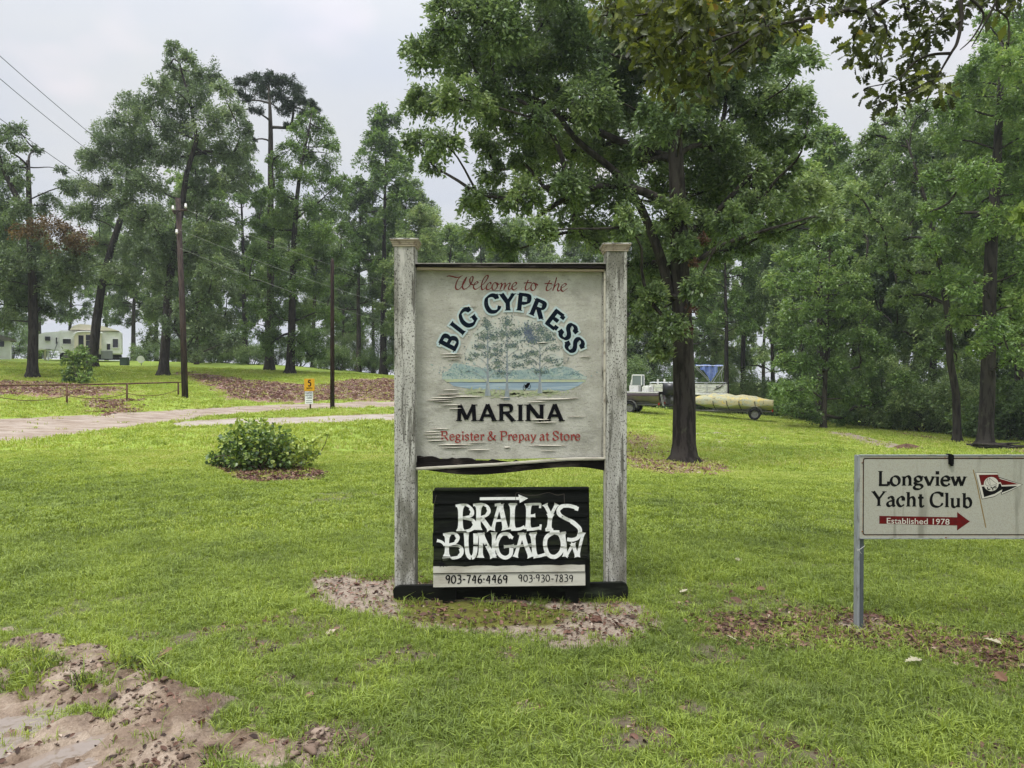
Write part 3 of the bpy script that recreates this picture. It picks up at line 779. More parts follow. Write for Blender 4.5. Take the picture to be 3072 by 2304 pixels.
def make_tree(name, label, cat, base, trunk, trad, clumps, leafm, barkm, n_per_m2=330, leaf=.13, seed=0, extra=None, group=None, twig=5, first=.25, flare=True, limbs=None, base_r=.05, droop=.25, spray=16, aspect=.45, flat=.75):
    """everything is given in world metres; the tree's own Empty stands at its foot"""
    b = np.array(base, float)
    t = thing(name, label, cat, tuple(b), group=group)
    tr = [np.array(p, float) - b for p in trunk]
    if flare:
        r0 = trad[0]
        tr = [tr[0] - np.array([0, 0, .35]), tr[0] + np.array([0, 0, .03]), tr[0] + (tr[1] - tr[0]) * .12, tr[0] + (tr[1] - tr[0]) * .3] + tr[1:]
        trad = [r0 * 1.9, r0 * 1.6, r0 * 1.18, r0] + list(trad[1:])
    cl = [(np.array(c, float) - b, rad) for c, rad in clumps]
    sk = skeleton(tr, trad, cl, seed, twig, base_r, first)
    for pts, rr in (limbs or []):
        sk.tube([np.array(p) - b for p in cr(pts, 4)], list(np.linspace(rr[0], rr[1], 4 * (len(pts) - 1) + 1)), 8)
    sk.build('trunk', barkm, t, smooth=True)
    V, Fq, ti = leaves_for(cl, n_per_m2, leaf, seed, droop, spray, aspect, flat)
    npmesh('crown', V, Fq, leafm, t, attrs=dict(tint=ti))
    for (nm, lab, cls, m, dens) in (extra or []):
        V, Fq, ti = leaves_for([(np.array(c, float) - b, rad) for c, rad in cls], dens, leaf, seed + 9, droop, spray, aspect, flat)
        e = npmesh(nm, V, Fq, m, t, attrs=dict(tint=ti)); e['label'] = lab; e['kind'] = 'stuff'
    return t
def pc(lst, d, spread=1.5, seed=0, k=1.0):
    """clumps from (px, py, radius px) at distance about d, spread in depth"""
    r = np.random.default_rng(seed); o = []
    for (x, y, rr) in lst:
        dd = d + r.uniform(-spread, spread)
        o.append((tuple(S(x, y, dd)), rr * k * dd / F))
    return o
def pt(lst, d): return [tuple(S(x, y, d)) for x, y in lst]

# ---------- the big oak behind the sign
OB = G(2052, 1388); OD = OB.y
oak_cl = [(1350,60,85),(1285,170,75),(1260,310,60),(1248,425,48),(1330,430,62),(1300,495,35),(1400,140,100),(1500,80,110),(1630,60,110),(1395,300,80),(1500,280,90),(1610,220,100),
 (1730,140,110),(1860,80,120),(1990,60,110),(1455,440,62),(1440,590,62),(1450,690,62),(1520,755,55),(1560,600,72),(1610,700,66),(1640,430,80),(1700,560,80),(1760,300,100),(1800,440,90),
 (1740,690,66),(1850,590,70),(1900,260,100),(2000,350,100),(1930,480,90),(2060,210,100),(2150,120,100),(2250,80,95),(2290,190,90),(2390,190,66),(2370,300,85),(2430,345,44),(2270,350,85),
 (2180,290,85),(2410,420,44),(2330,440,66),(2140,450,85),(2240,530,80),(2100,580,85),(2000,660,70),(2330,600,66),(2440,600,70),(2200,670,66),(2320,700,60),(2050,750,50),(2480,660,50),(2100,860,55),
 (1920,800,70),(1950,900,60),(1890,880,60),(2010,985,55),(1930,970,55),(1980,1050,45),(2110,700,70),
 (1500,-80,120),(1680,-90,130),(1870,-90,130),(2060,-80,120),(2220,-80,100),(1390,-40,70),(1620,360,60),(1480,520,50),(1880,680,60),(2160,560,80),(1560,480,50)]
cl = pc(oak_cl, OD, 2.2, 3, 1.10)
cl += pc([(1500,180,80),(1700,60,90),(1850,200,90),(2000,150,90),(2150,250,90),(2300,100,80),(1650,300,80),(1780,560,70),(2050,480,90),(1400,220,60),(2250,430,80),(1570,150,80),(1560,400,70),(1700,450,80),(1850,350,90),(1950,400,90),(1850,480,80),(1600,520,70),(1720,620,70),(1820,700,60),(2080,380,90),(2180,520,80),(2120,640,70),(2280,620,70),(2230,740,50),(2150,760,55),(1980,720,60),(2040,820,50),(1330,300,60),(1460,340,70),(1360,180,70),(1900,150,90),(1780,200,90),(1990,560,70),(2350,520,60)], OD + 1.6, 2.0, 4)
oak_trunk = pt([(2052,1388),(2053,1200),(2048,1000),(2040,800),(2034,620),(2026,430),(2010,220),(1996,20),(1985,-120)], OD)
u_ = OD / F
make_tree('oak_tree', 'big spreading oak behind the welcome sign with boats parked beyond its trunk', 'tree', OB, oak_trunk, [35*u_, 33*u_, 30*u_, 27*u_, 25*u_, 21*u_, 15*u_, 10*u_, 6*u_], cl, oak_leaf, bark,
          1750, .122, 2, base_r=.034, first=.33, aspect=.42,
          limbs=[(pt([(2015,905),(1990,800),(1955,700),(1915,610),(1850,520),(1730,420),(1650,320),(1540,280)], OD), (.13, .05)),
                 (pt([(2070,800),(2090,720),(2130,660),(2220,560),(2300,480)], OD + .4), (.11, .04)),
                 (pt([(2080,790),(2180,730),(2300,690),(2420,655),(2450,650)], OD - .5), (.065, .01)),
                 (pt([(2035,640),(1930,575),(1800,560),(1690,600),(1600,660)], OD - .4), (.12, .04)),
                 (pt([(2030,480),(1900,440),(1760,380),(1600,310),(1480,260)], OD + .6), (.12, .04))],
          extra=[('dead_leaf_cluster', 'brown dead leaves hanging beside the trunk', pc([(2085,790,26),(2095,870,24),(2075,930,26),(2065,990,20),(2110,720,22)], OD - .6, .3, 8), tan_leaf, 420)])

# ---------- the trees on the bank at the left
B = G(97, 1132); d = B.y
make_tree('oak_tree', 'dark oak at the left edge whose crown holds a patch of brown leaves', 'tree', B, pt([(97,1132),(100,1000),(98,860),(92,740),(88,640),(86,560),(84,482)], d), [.25,.23,.21,.18,.15,.12,.09],
  pc([(30,860,70),(100,850,70),(170,860,70),(230,830,60),(-40,820,80),(40,780,70),(120,770,60),(190,790,60),(250,770,40),(-30,720,70),(20,690,60),(60,640,50),(10,960,50),(130,930,36),(60,920,50),(-60,930,60),
      (-10,600,55),(30,500,40),(50,390,34),(20,430,36),(-20,480,50),(70,540,30),(110,450,22),(60,440,24),(-70,560,70),(150,620,45),(200,560,30),(180,510,22),(10,400,30)], d, 1.8, 5), dark_leaf, bark, 650, .15, 31,
  extra=[('brown_leaf_patch', 'rust brown dying leaves', pc([(110,690,46),(160,680,48),(210,700,48),(245,730,38),(60,690,36),(170,730,40),(225,750,34)], d - 2.2, .5, 6), brown_leaf, 330)],
  limbs=[(pt([(80,640),(50,590),(25,540),(0,480),(-20,420)], d), (.16, .08))])
B = G(276, 1102); d = B.y
make_tree('leaning_oak_tree', 'oak leaning to the right in front of the white camper', 'tree', B, pt([(276,1102),(290,960),(305,860),(335,740),(368,640),(385,540),(375,470),(350,420)], d), [.29,.26,.23,.20,.17,.13,.10,.07],
  pc([(270,480,50),(240,560,50),(300,560,60),(360,500,60),(240,640,50),(300,650,60),(370,600,60),(420,660,60),(300,740,50),(400,740,60),(260,790,40),(350,820,50),(300,480,50),(230,840,36),(400,850,50),
      (330,400,60),(400,440,70)], d, 2.0, 7), dark_leaf, bark, 620, .15, 33)
B = G(490, 1126); d = B.y
make_tree('tall_oak_tree', 'tallest tree on the bank with a narrow tip above the utility pole', 'tree', B, pt([(490,1126),(498,1000),(505,860),(525,740),(545,620),(560,520),(590,420),(570,300),(540,200),(528,150)], d), [.27,.24,.21,.19,.17,.14,.11,.08,.05,.03],
  pc([(520,150,34),(555,180,38),(505,195,24),(540,215,30),(590,225,44),(560,260,50),(500,230,30),(640,240,46),(670,280,40),(600,300,60),(520,290,50),(480,260,40),(460,310,44),(420,330,44),(380,310,40),(400,370,54),(470,380,62),(540,370,62),(620,370,66),(690,350,52),(720,400,46),
      (350,360,34),(330,430,46),(390,450,60),(460,470,66),(540,470,66),(620,460,66),(700,460,60),(745,440,30),(380,540,60),(450,560,66),(620,560,60),(700,540,52),(570,610,50),(660,630,50),(480,650,56),(420,660,56),(740,520,30),
      (600,700,56),(680,700,50),(500,740,56),(440,760,50),(560,790,60),(640,800,56),(700,780,46),(470,850,50),(540,880,56),(620,890,56),(690,870,44),(460,930,44),(520,980,50),(600,990,50),(670,960,44),(640,1040,36),(450,1010,36),(560,1050,36),(520,1060,30),(600,1060,34),(700,1020,36),(560,930,50),(640,970,44),(500,800,50),(600,760,50)], d, 3.0, 9), dark_leaf, bark, 640, .15, 35, first=.2)
B = G(806, 1113); d = B.y + 1
Bp = Vector((S(812, 1113, d).x, d, float(hbase(S(812, 1113, d).x, d))))
make_tree('pine_tree', 'tall pine whose flat round top stands clear against the sky', 'tree', Bp, pt([(808,1113),(812,900),(812,700),(812,500),(812,400),(810,330),(806,250)], d), [.27,.24,.21,.18,.15,.11,.05],
  pc([(800,235,40),(760,235,28),(725,250,28),(710,275,20),(850,245,36),(885,270,34),(900,300,26),(840,290,34),(780,280,34),(740,300,24),(880,320,30),(930,310,24),(915,340,20),(770,330,24),(720,330,14),(850,330,26),(950,330,16),(870,380,22),(740,370,14),(760,420,14)], d, 2.4, 11), pine_leaf, bark2,
  1000, .16, 37, first=.6, twig=7, aspect=.30, spray=26, flat=.55, droop=-.2, base_r=.055)
B = G(870, 1121); d = B.y
make_tree('sweetgum_tree', 'bright green sweetgum tree right of the pine, leaves down to the bank', 'tree', B, pt([(870,1121),(875,1000),(878,860),(882,720),(890,600),(905,480),(925,400),(935,340)], d), [.27,.23,.20,.17,.13,.10,.07,.03],
  pc([(930,345,26),(955,355,26),(975,390,30),(905,370,26),(890,400,34),(940,410,40),(990,430,32),(870,450,42),(920,470,46),(980,490,44),(1005,450,20),(850,520,44),(820,480,30),(900,540,48),(970,550,46),(1010,560,36),(1030,540,24),(820,570,44),(780,600,34),(860,610,50),(940,620,50),(1000,630,44),(1035,600,24),
      (780,680,44),(840,690,50),(910,700,50),(980,700,48),(1030,690,30),(770,760,44),(830,780,50),(900,780,50),(970,780,50),(1020,770,34),(750,840,44),(820,860,50),(890,860,46),(960,860,50),(1010,850,34),(770,930,44),(840,940,50),(910,950,50),(980,940,40),(830,1020,46),(900,1030,46),(950,1010,34),(790,1000,34),(930,1070,24),(960,1060,30),(800,1050,30),(1000,950,36),(880,1070,24),(740,990,34),(850,650,50),(950,700,50)], d, 2.4, 13),
  light_leaf, bark, 620, .15, 39, first=.15)

# ---------- the trees along the right edge
B = G(2955, 1338); d = B.y
make_tree('oak_tree', 'thick trunked oak at the edge of the wood, above the yacht club sign', 'tree', B, pt([(2955,1338),(2962,1200),(2965,1080),(2968,900),(2975,700),(2990,500),(3000,300),(3005,120)], d), [.26,.25,.24,.22,.20,.16,.11,.05],
  pc([(3000,110,60),(3060,90,70),(2960,180,60),(3030,200,70),(2900,240,55),(3100,180,80),(2960,290,70),(3050,320,80),(2860,330,60),(2900,420,66),(2980,420,75),(3070,440,80),(2830,430,46),(2850,520,60),(2930,540,70),(3020,550,75),(3100,560,80),(2800,540,40),
      (2830,630,56),(2910,660,66),(3000,670,70),(3080,690,70),(2780,640,40),(2850,740,56),(2940,770,62),(3040,790,66),(2790,740,40),(2830,830,50),(2900,860,56),(3000,890,62),(3080,900,66),(2880,950,50),(2990,990,56),(3070,1000,60),(2930,1050,40),(3040,1080,50),(3120,800,70),(3130,400,90),(2960,60,40)], d, 2.2, 15),
  light_leaf, bark, 800, .135, 41, first=.2)
B = G(2872, 1327); d = B.y
make_tree('oak_tree', 'slender dark trunked tree left of the thick oak, over the yacht club sign', 'tree', B, pt([(2872,1327),(2868,1180),(2850,1080),(2845,950),(2820,800),(2790,650),(2750,520),(2720,420)], d), [.15,.14,.13,.12,.11,.09,.06,.03],
  pc([(2720,370,46),(2770,340,50),(2660,370,40),(2620,400,36),(2690,430,50),(2760,430,56),(2580,430,30),(2610,480,46),(2560,500,36),(2680,520,56),(2750,530,56),(2630,570,50),(2560,580,44),(2700,620,56),(2770,640,50),(2640,670,50),(2580,680,40),(2710,720,56),(2790,740,50),(2740,820,50),(2660,780,50),(2600,790,40),(2800,860,46),
      (2700,890,50),(2830,1000,40),(2760,950,46),(2860,1090,36),(2790,1050,40),(2520,560,30),(2530,660,34)], d + 2, 2.4, 17),
  wood_leaf, bark, 780, .145, 43, first=.3)

# a leafy young tree that comes down to the lawn edge right of the boats
B = G(2470, 1285); d = B.y
make_tree('young_tree', 'bright green young tree leafy down to the lawn, right of the covered boat', 'tree', B, pt([(2470,1285),(2475,1150),(2480,1000),(2485,860),(2490,740)], d), [.13,.11,.09,.06,.03],
  pc([(2490,720,40),(2440,780,46),(2530,780,46),(2400,850,44),(2470,850,50),(2560,850,46),(2380,930,46),(2450,930,50),(2530,930,50),(2600,930,46),(2360,1010,46),(2430,1010,50),(2510,1010,50),(2590,1010,50),(2640,1040,40),(2350,1090,46),(2420,1090,50),(2500,1100,50),(2580,1100,50),(2650,1120,44),(2345,1170,44),(2410,1170,50),(2490,1180,50),(2570,1190,50),(2640,1200,44),(2370,1230,36),(2440,1240,40),(2530,1255,36),(2700,1150,44),(2710,1220,40),(2760,1210,40)], d, 1.6, 19),
  light_leaf, bark2, 520, .16, 45, first=.1)

# ---------- generic woodland trees, five forms shared by all the trees of the far wood
def generic(seed, H, crown0, width, leafm, barkm, leaf=.23, dens=250, r0=.26):
    r = np.random.default_rng(seed)
    lean = r.normal(0, .35, 2)
    tr = [(lean[0] * (z / H) ** 2 + r.normal(0, .05), lean[1] * (z / H) ** 2, z) for z in np.linspace(0, H * .93, 8)]
    cl = []
    n = int(26 + width * 3)
    for i in range(n):
        t = ((i + r.uniform(0, 1)) / n)
        z = crown0 + (H - crown0) * t
        wr = width * .5 * (math.sin(math.pi * min(1, .22 + .78 * t) ** .8) * .85 + .18)
        a = i * 2.4 + r.normal(0, .5); q = wr * math.sqrt(r.uniform(.12, 1))
        cl.append(((lean[0] * t + q * math.cos(a), lean[1] * t + q * math.sin(a), z), r.uniform(.75, 1.35) * width / 8))
    tr[0] = (0, 0, 0)
    rad = list(np.linspace(r0, .04, 8))
    sk_cl = [(np.array(c), q) for c, q in cl]
    trk = [np.array(p) for p in tr]
    trk = [trk[0] - np.array([0, 0, .8]), trk[0] + np.array([0, 0, .15]), trk[0] + np.array([0, 0, .6])] + trk[1:]
    rad = [rad[0] * 1.5, rad[0] * 1.4, rad[0] * 1.05] + rad[1:]
    m1 = skeleton(trk, rad, sk_cl, seed, 3, .05, .25, 5)
    V, Fq, ti = leaves_for(sk_cl, dens, leaf, seed, .2, 12, .5, .85, 11)
    return m1, V, Fq, ti
forms = []
specs = [(101, 17, 4.5, 7.5, wood_leaf, bark2), (102, 19, 6.5, 7, wood_leaf, bark2), (103, 15, 3.5, 7, light_leaf, bark2), (104, 18, 5.5, 8, wood_leaf, bark2), (105, 20, 8, 6.5, light_leaf, bark)]
for sp in specs: forms.append((sp, generic(*sp)))
used = {}
def wood_tree(fi, x, y, scale, label, group, name='woodland_tree'):
    z = float(hbase(x, y))
    rz = random.uniform(0, 6.28)
    sc = (scale * random.uniform(.9, 1.1), scale * random.uniform(.9, 1.1), scale)
    if fi not in used:
        sp, (m1, V, Fq, ti) = forms[fi]
        t = thing(name, label, 'tree', (x, y, z), rz, group); t.scale = sc
        m1.build('trunk', sp[5], t, smooth=True)
        npmesh('crown', V, Fq, sp[4], t, attrs=dict(tint=ti)); used[fi] = t
        return t
    return dup(used[fi], (x, y, z), rz, sc, label, group)
def wx(px, d): return (px - 1536) / F * d
ORD = ['first', 'second', 'third', 'fourth', 'fifth', 'sixth', 'seventh', 'eighth', 'ninth', 'tenth', 'eleventh', 'twelfth', 'thirteenth', 'fourteenth', 'fifteenth', 'sixteenth', 'seventeenth', 'eighteenth', 'nineteenth', 'twentieth', 'twenty-first', 'twenty-second', 'twenty-third', 'twenty-fourth']
def ranked(lst, fmt, adj):
    xs = sorted(q[0] for q in lst)
    return [fmt.format(a=adj[q[2]], n=ORD[xs.index(q[0])]) for q in lst]
TADJ = ['mid green', 'tall high crowned', 'short bright green', 'broad mid green', 'slim light green']; SADJ = ['bright green', 'tall', 'low']
GL = ('pale hazy trees of the far wood between the sweetgum and the welcome sign', 'one of the pale hazy trees far behind the left post of the welcome sign')
GM = ('woodland trees behind the big oak and the boats', 'one of the woodland trees standing behind the parked boats')
GR = ('woodland trees on the right slope', 'one of the green woodland trees beyond the right edge of the lawn')
GW = ('trees behind the camper and the bank', 'one of the far trees on the hill behind the left bank')
L_ = [(1075, 60, 1, .80), (1150, 56, 4, 1.0), (1215, 66, 3, .98), (1290, 78, 0, .93), (1370, 82, 4, .86), (1440, 70, 1, .80), (1240, 54, 0, .72), (1340, 62, 2, .86), (1120, 80, 3, .9), (1500, 76, 0, .95), (1030, 76, 2, .8)]
for (px, d_, f_, s_), lb_ in zip(L_, ranked(L_, '{a} hazy tree, {n} from the left between sweetgum and welcome sign', TADJ)):
    wood_tree(f_, wx(px, d_), d_, s_, lb_, GL[0])
L_ = [(1560, 62, 0, .85), (1630, 72, 3, .85), (1720, 66, 1, .8), (1800, 60, 3, .78), (1880, 56, 0, .82), (1960, 66, 4, .85), (2060, 58, 3, .82), (2150, 64, 1, .85), (2230, 54, 4, .84), (2320, 60, 0, .9), (2400, 52, 1, .9), (2290, 78, 3, 1.0), (2110, 76, 2, 1.0), (1900, 80, 2, 1.0), (1690, 84, 0, .9), (2180, 50, 4, .7)]
for (px, d_, f_, s_), lb_ in zip(L_, ranked(L_, '{a} woodland tree behind the boats, {n} from the left of its row', TADJ)):
    wood_tree(f_, wx(px, d_), d_, s_, lb_, GM[0])
L_ = [(2480, 48, 3, .95), (2560, 54, 0, 1.0), (2640, 46, 1, .95), (2720, 52, 2, 1.1), (2800, 42, 3, .95), (2900, 46, 4, 1.1), (2980, 40, 0, 1.0), (3060, 36, 3, 1.1), (3140, 30, 2, 1.1), (3180, 42, 1, 1.2), (2600, 66, 3, .95), (2750, 68, 0, 1.0), (2900, 62, 1, 1.05), (3050, 58, 4, 1.1), (2460, 40, 4, .8)]
for (px, d_, f_, s_), lb_ in zip(L_, ranked(L_, '{a} tree in the right wood, {n} from the left of those trees', TADJ)):
    wood_tree(f_, wx(px, d_), d_, s_, lb_, GR[0])
L_ = [(-60, 50, 3, .8), (20, 72, 0, .8), (120, 78, 3, .8), (210, 80, 1, .75), (320, 78, 4, .8), (400, 72, 0, .85), (470, 76, 3, .85), (540, 66, 1, .8), (600, 60, 4, .9), (660, 72, 2, .9), (735, 62, 4, .9), (800, 74, 0, .9), (870, 70, 3, .85), (940, 64, 1, .75), (590, 54, 2, .55), (1000, 86, 0, .9), (-150, 44, 0, .9)]
for (px, d_, f_, s_), lb_ in zip(L_, ranked(L_, '{a} tree on the hill behind the bank, {n} from the left', TADJ)):
    wood_tree(f_, wx(px, d_), d_, s_, lb_, GW[0])

# ---------- undergrowth shrubs
def shrub_form(seed, w, h, leafm, leaf=.15, dens=230):
    r = np.random.default_rng(seed); cl = []
    for i in range(16):
        a = r.uniform(0, 6.28); q = w * .42 * math.sqrt(r.uniform(0, 1)); z = h * r.uniform(.15, .85) * (1 - .35 * q / w)
        cl.append((np.array((q * math.cos(a), q * math.sin(a), z)), r.uniform(.16, .26) * w))
    mb = MB()
    for c, q in cl: mb.tube(wander((r.normal(0, .1), r.normal(0, .1), -.2), c, 5, .1, r), [.035, .03, .025, .02, .014, .008], 4)
    return mb, leaves_for(cl, dens, leaf, seed, .2, 12, .5, .85), leafm
sforms = [shrub_form(201, 4.5, 3.6, light_leaf), shrub_form(202, 5, 5.0, wood_leaf), shrub_form(203, 4, 2.4, wood_leaf)]
sused = {}
def shrub(fi, x, y, s, label, group, name='woodland_shrub'):
    z = float(hbase(x, y)); rz = random.uniform(0, 6.28)
    if fi not in sused:
        mb, (V, Fq, ti), lm = sforms[fi]
        t = thing(name, label, 'shrub', (x, y, z), rz, group); t.scale = (s,) * 3
        mb.build('stem', bark2, t, smooth=True); npmesh('foliage', V, Fq, lm, t, attrs=dict(tint=ti)); sused[fi] = t; return t
    return dup(sused[fi], (x, y, z), rz, s, label, group)
SR = ('dense green undergrowth along the right wood edge', 'one of the dense green shrubs at the foot of the right wood')
SM = ('undergrowth behind the boats', 'one of the shrubs filling the wood behind the parked boats')
SL = ('undergrowth beyond the bank', 'one of the low shrubs beyond the crest of the leaf covered bank')
L_ = [(2400, 46, 0, .75), (2450, 44, 0, 1.0), (2520, 42, 1, .85), (2480, 47, 1, .95), (2590, 40, 0, .9), (2650, 38, 1, .8), (2700, 37, 0, .7), (2760, 36, 2, .9), (2810, 35, 1, .6), (2420, 50, 1, 1.1), (2560, 47, 0, 1.1), (2640, 44, 1, 1.0), (2740, 42, 0, 1.0), (2830, 38, 1, .9), (2920, 34, 2, 1.0), (3000, 32, 0, .8), (3080, 31, 2, 1.1), (2900, 44, 0, 1.1), (3000, 42, 1, 1.1), (3100, 38, 1, 1.0), (2350, 53, 0, .9)]
for (px, d_, f_, s_), lb_ in zip(L_, ranked(L_, '{a} shrub at the foot of the right wood, {n} from the left', SADJ)):
    shrub(f_, wx(px, d_), d_, s_, lb_, SR[0])
L_ = [(1560, 58, 2, .8), (1680, 56, 1, .7), (1780, 54, 0, .8), (1880, 52, 1, .75), (1960, 53, 2, 1.1), (2040, 54, 1, .8), (2130, 56, 0, .9), (2220, 53, 1, .8), (2300, 54, 2, 1.2), (2180, 60, 1, 1.1), (2060, 62, 0, 1.1), (1940, 60, 1, 1.1), (1820, 62, 1, 1.2), (2260, 62, 0, 1.2)]
for (px, d_, f_, s_), lb_ in zip(L_, ranked(L_, '{a} shrub in the wood behind the boats, {n} from the left', SADJ)):
    shrub(f_, wx(px, d_), d_, s_, lb_, SM[0])
L_ = [(40, 62, 1, .7), (520, 62, 1, .5), (590, 58, 2, .8), (680, 60, 1, .55), (760, 58, 2, .7), (1010, 56, 2, .8), (1060, 62, 1, .7), (1110, 60, 0, .6), (1200, 56, 0, .6), (1270, 60, 1, .8), (1360, 58, 2, 1.1), (1440, 60, 1, .7), (1320, 68, 1, 1.0), (440, 66, 2, .8), (560, 66, 0, .9), (640, 64, 1, .8), (720, 66, 0, .8), (830, 62, 1, .6), (900, 64, 0, .8), (960, 60, 1, .7), (1150, 66, 1, 1.0), (100, 70, 0, .9)]
for (px, d_, f_, s_), lb_ in zip(L_, ranked(L_, '{a} shrub beyond the crest of the leafy bank, {n} from the left', SADJ)):
    shrub(f_, wx(px, d_), d_, s_, lb_, SL[0])

# ================================================================== LETTERING
def ribbon(mb, pts, wfun, to3, closed=False, lay=[0]):
    """flat ribbon; pts 2-D, wfun(direction angle, t) gives full width; to3 maps (x, y, layer)"""
    P = [np.array(p, float)[:2] for p in pts]; n = len(P)
    if n < 2: return
    L = []; Rr = []
    for i in range(n):
        if closed: d = P[(i + 1) % n] - P[i - 1]
        else: d = P[min(i + 1, n - 1)] - P[max(i - 1, 0)]
        ln = np.linalg.norm(d) or 1; d = d / ln
        w = wfun(math.atan2(d[1], d[0]), i / (n - 1)) / 2
        nrm = np.array([-d[1], d[0]])
        L.append(P[i] + nrm * w); Rr.append(P[i] - nrm * w)
    o = len(mb.v)
    lay[0] = (lay[0] + 1) % 9
    for a, b in zip(L, Rr):
        mb.v.append(tuple(to3(a[0], a[1], lay[0]))); mb.v.append(tuple(to3(b[0], b[1], lay[0])))
    for i in range(n - 1): mb.f.append((o + 2 * i, o + 2 * i + 1, o + 2 * i + 3, o + 2 * i + 2))
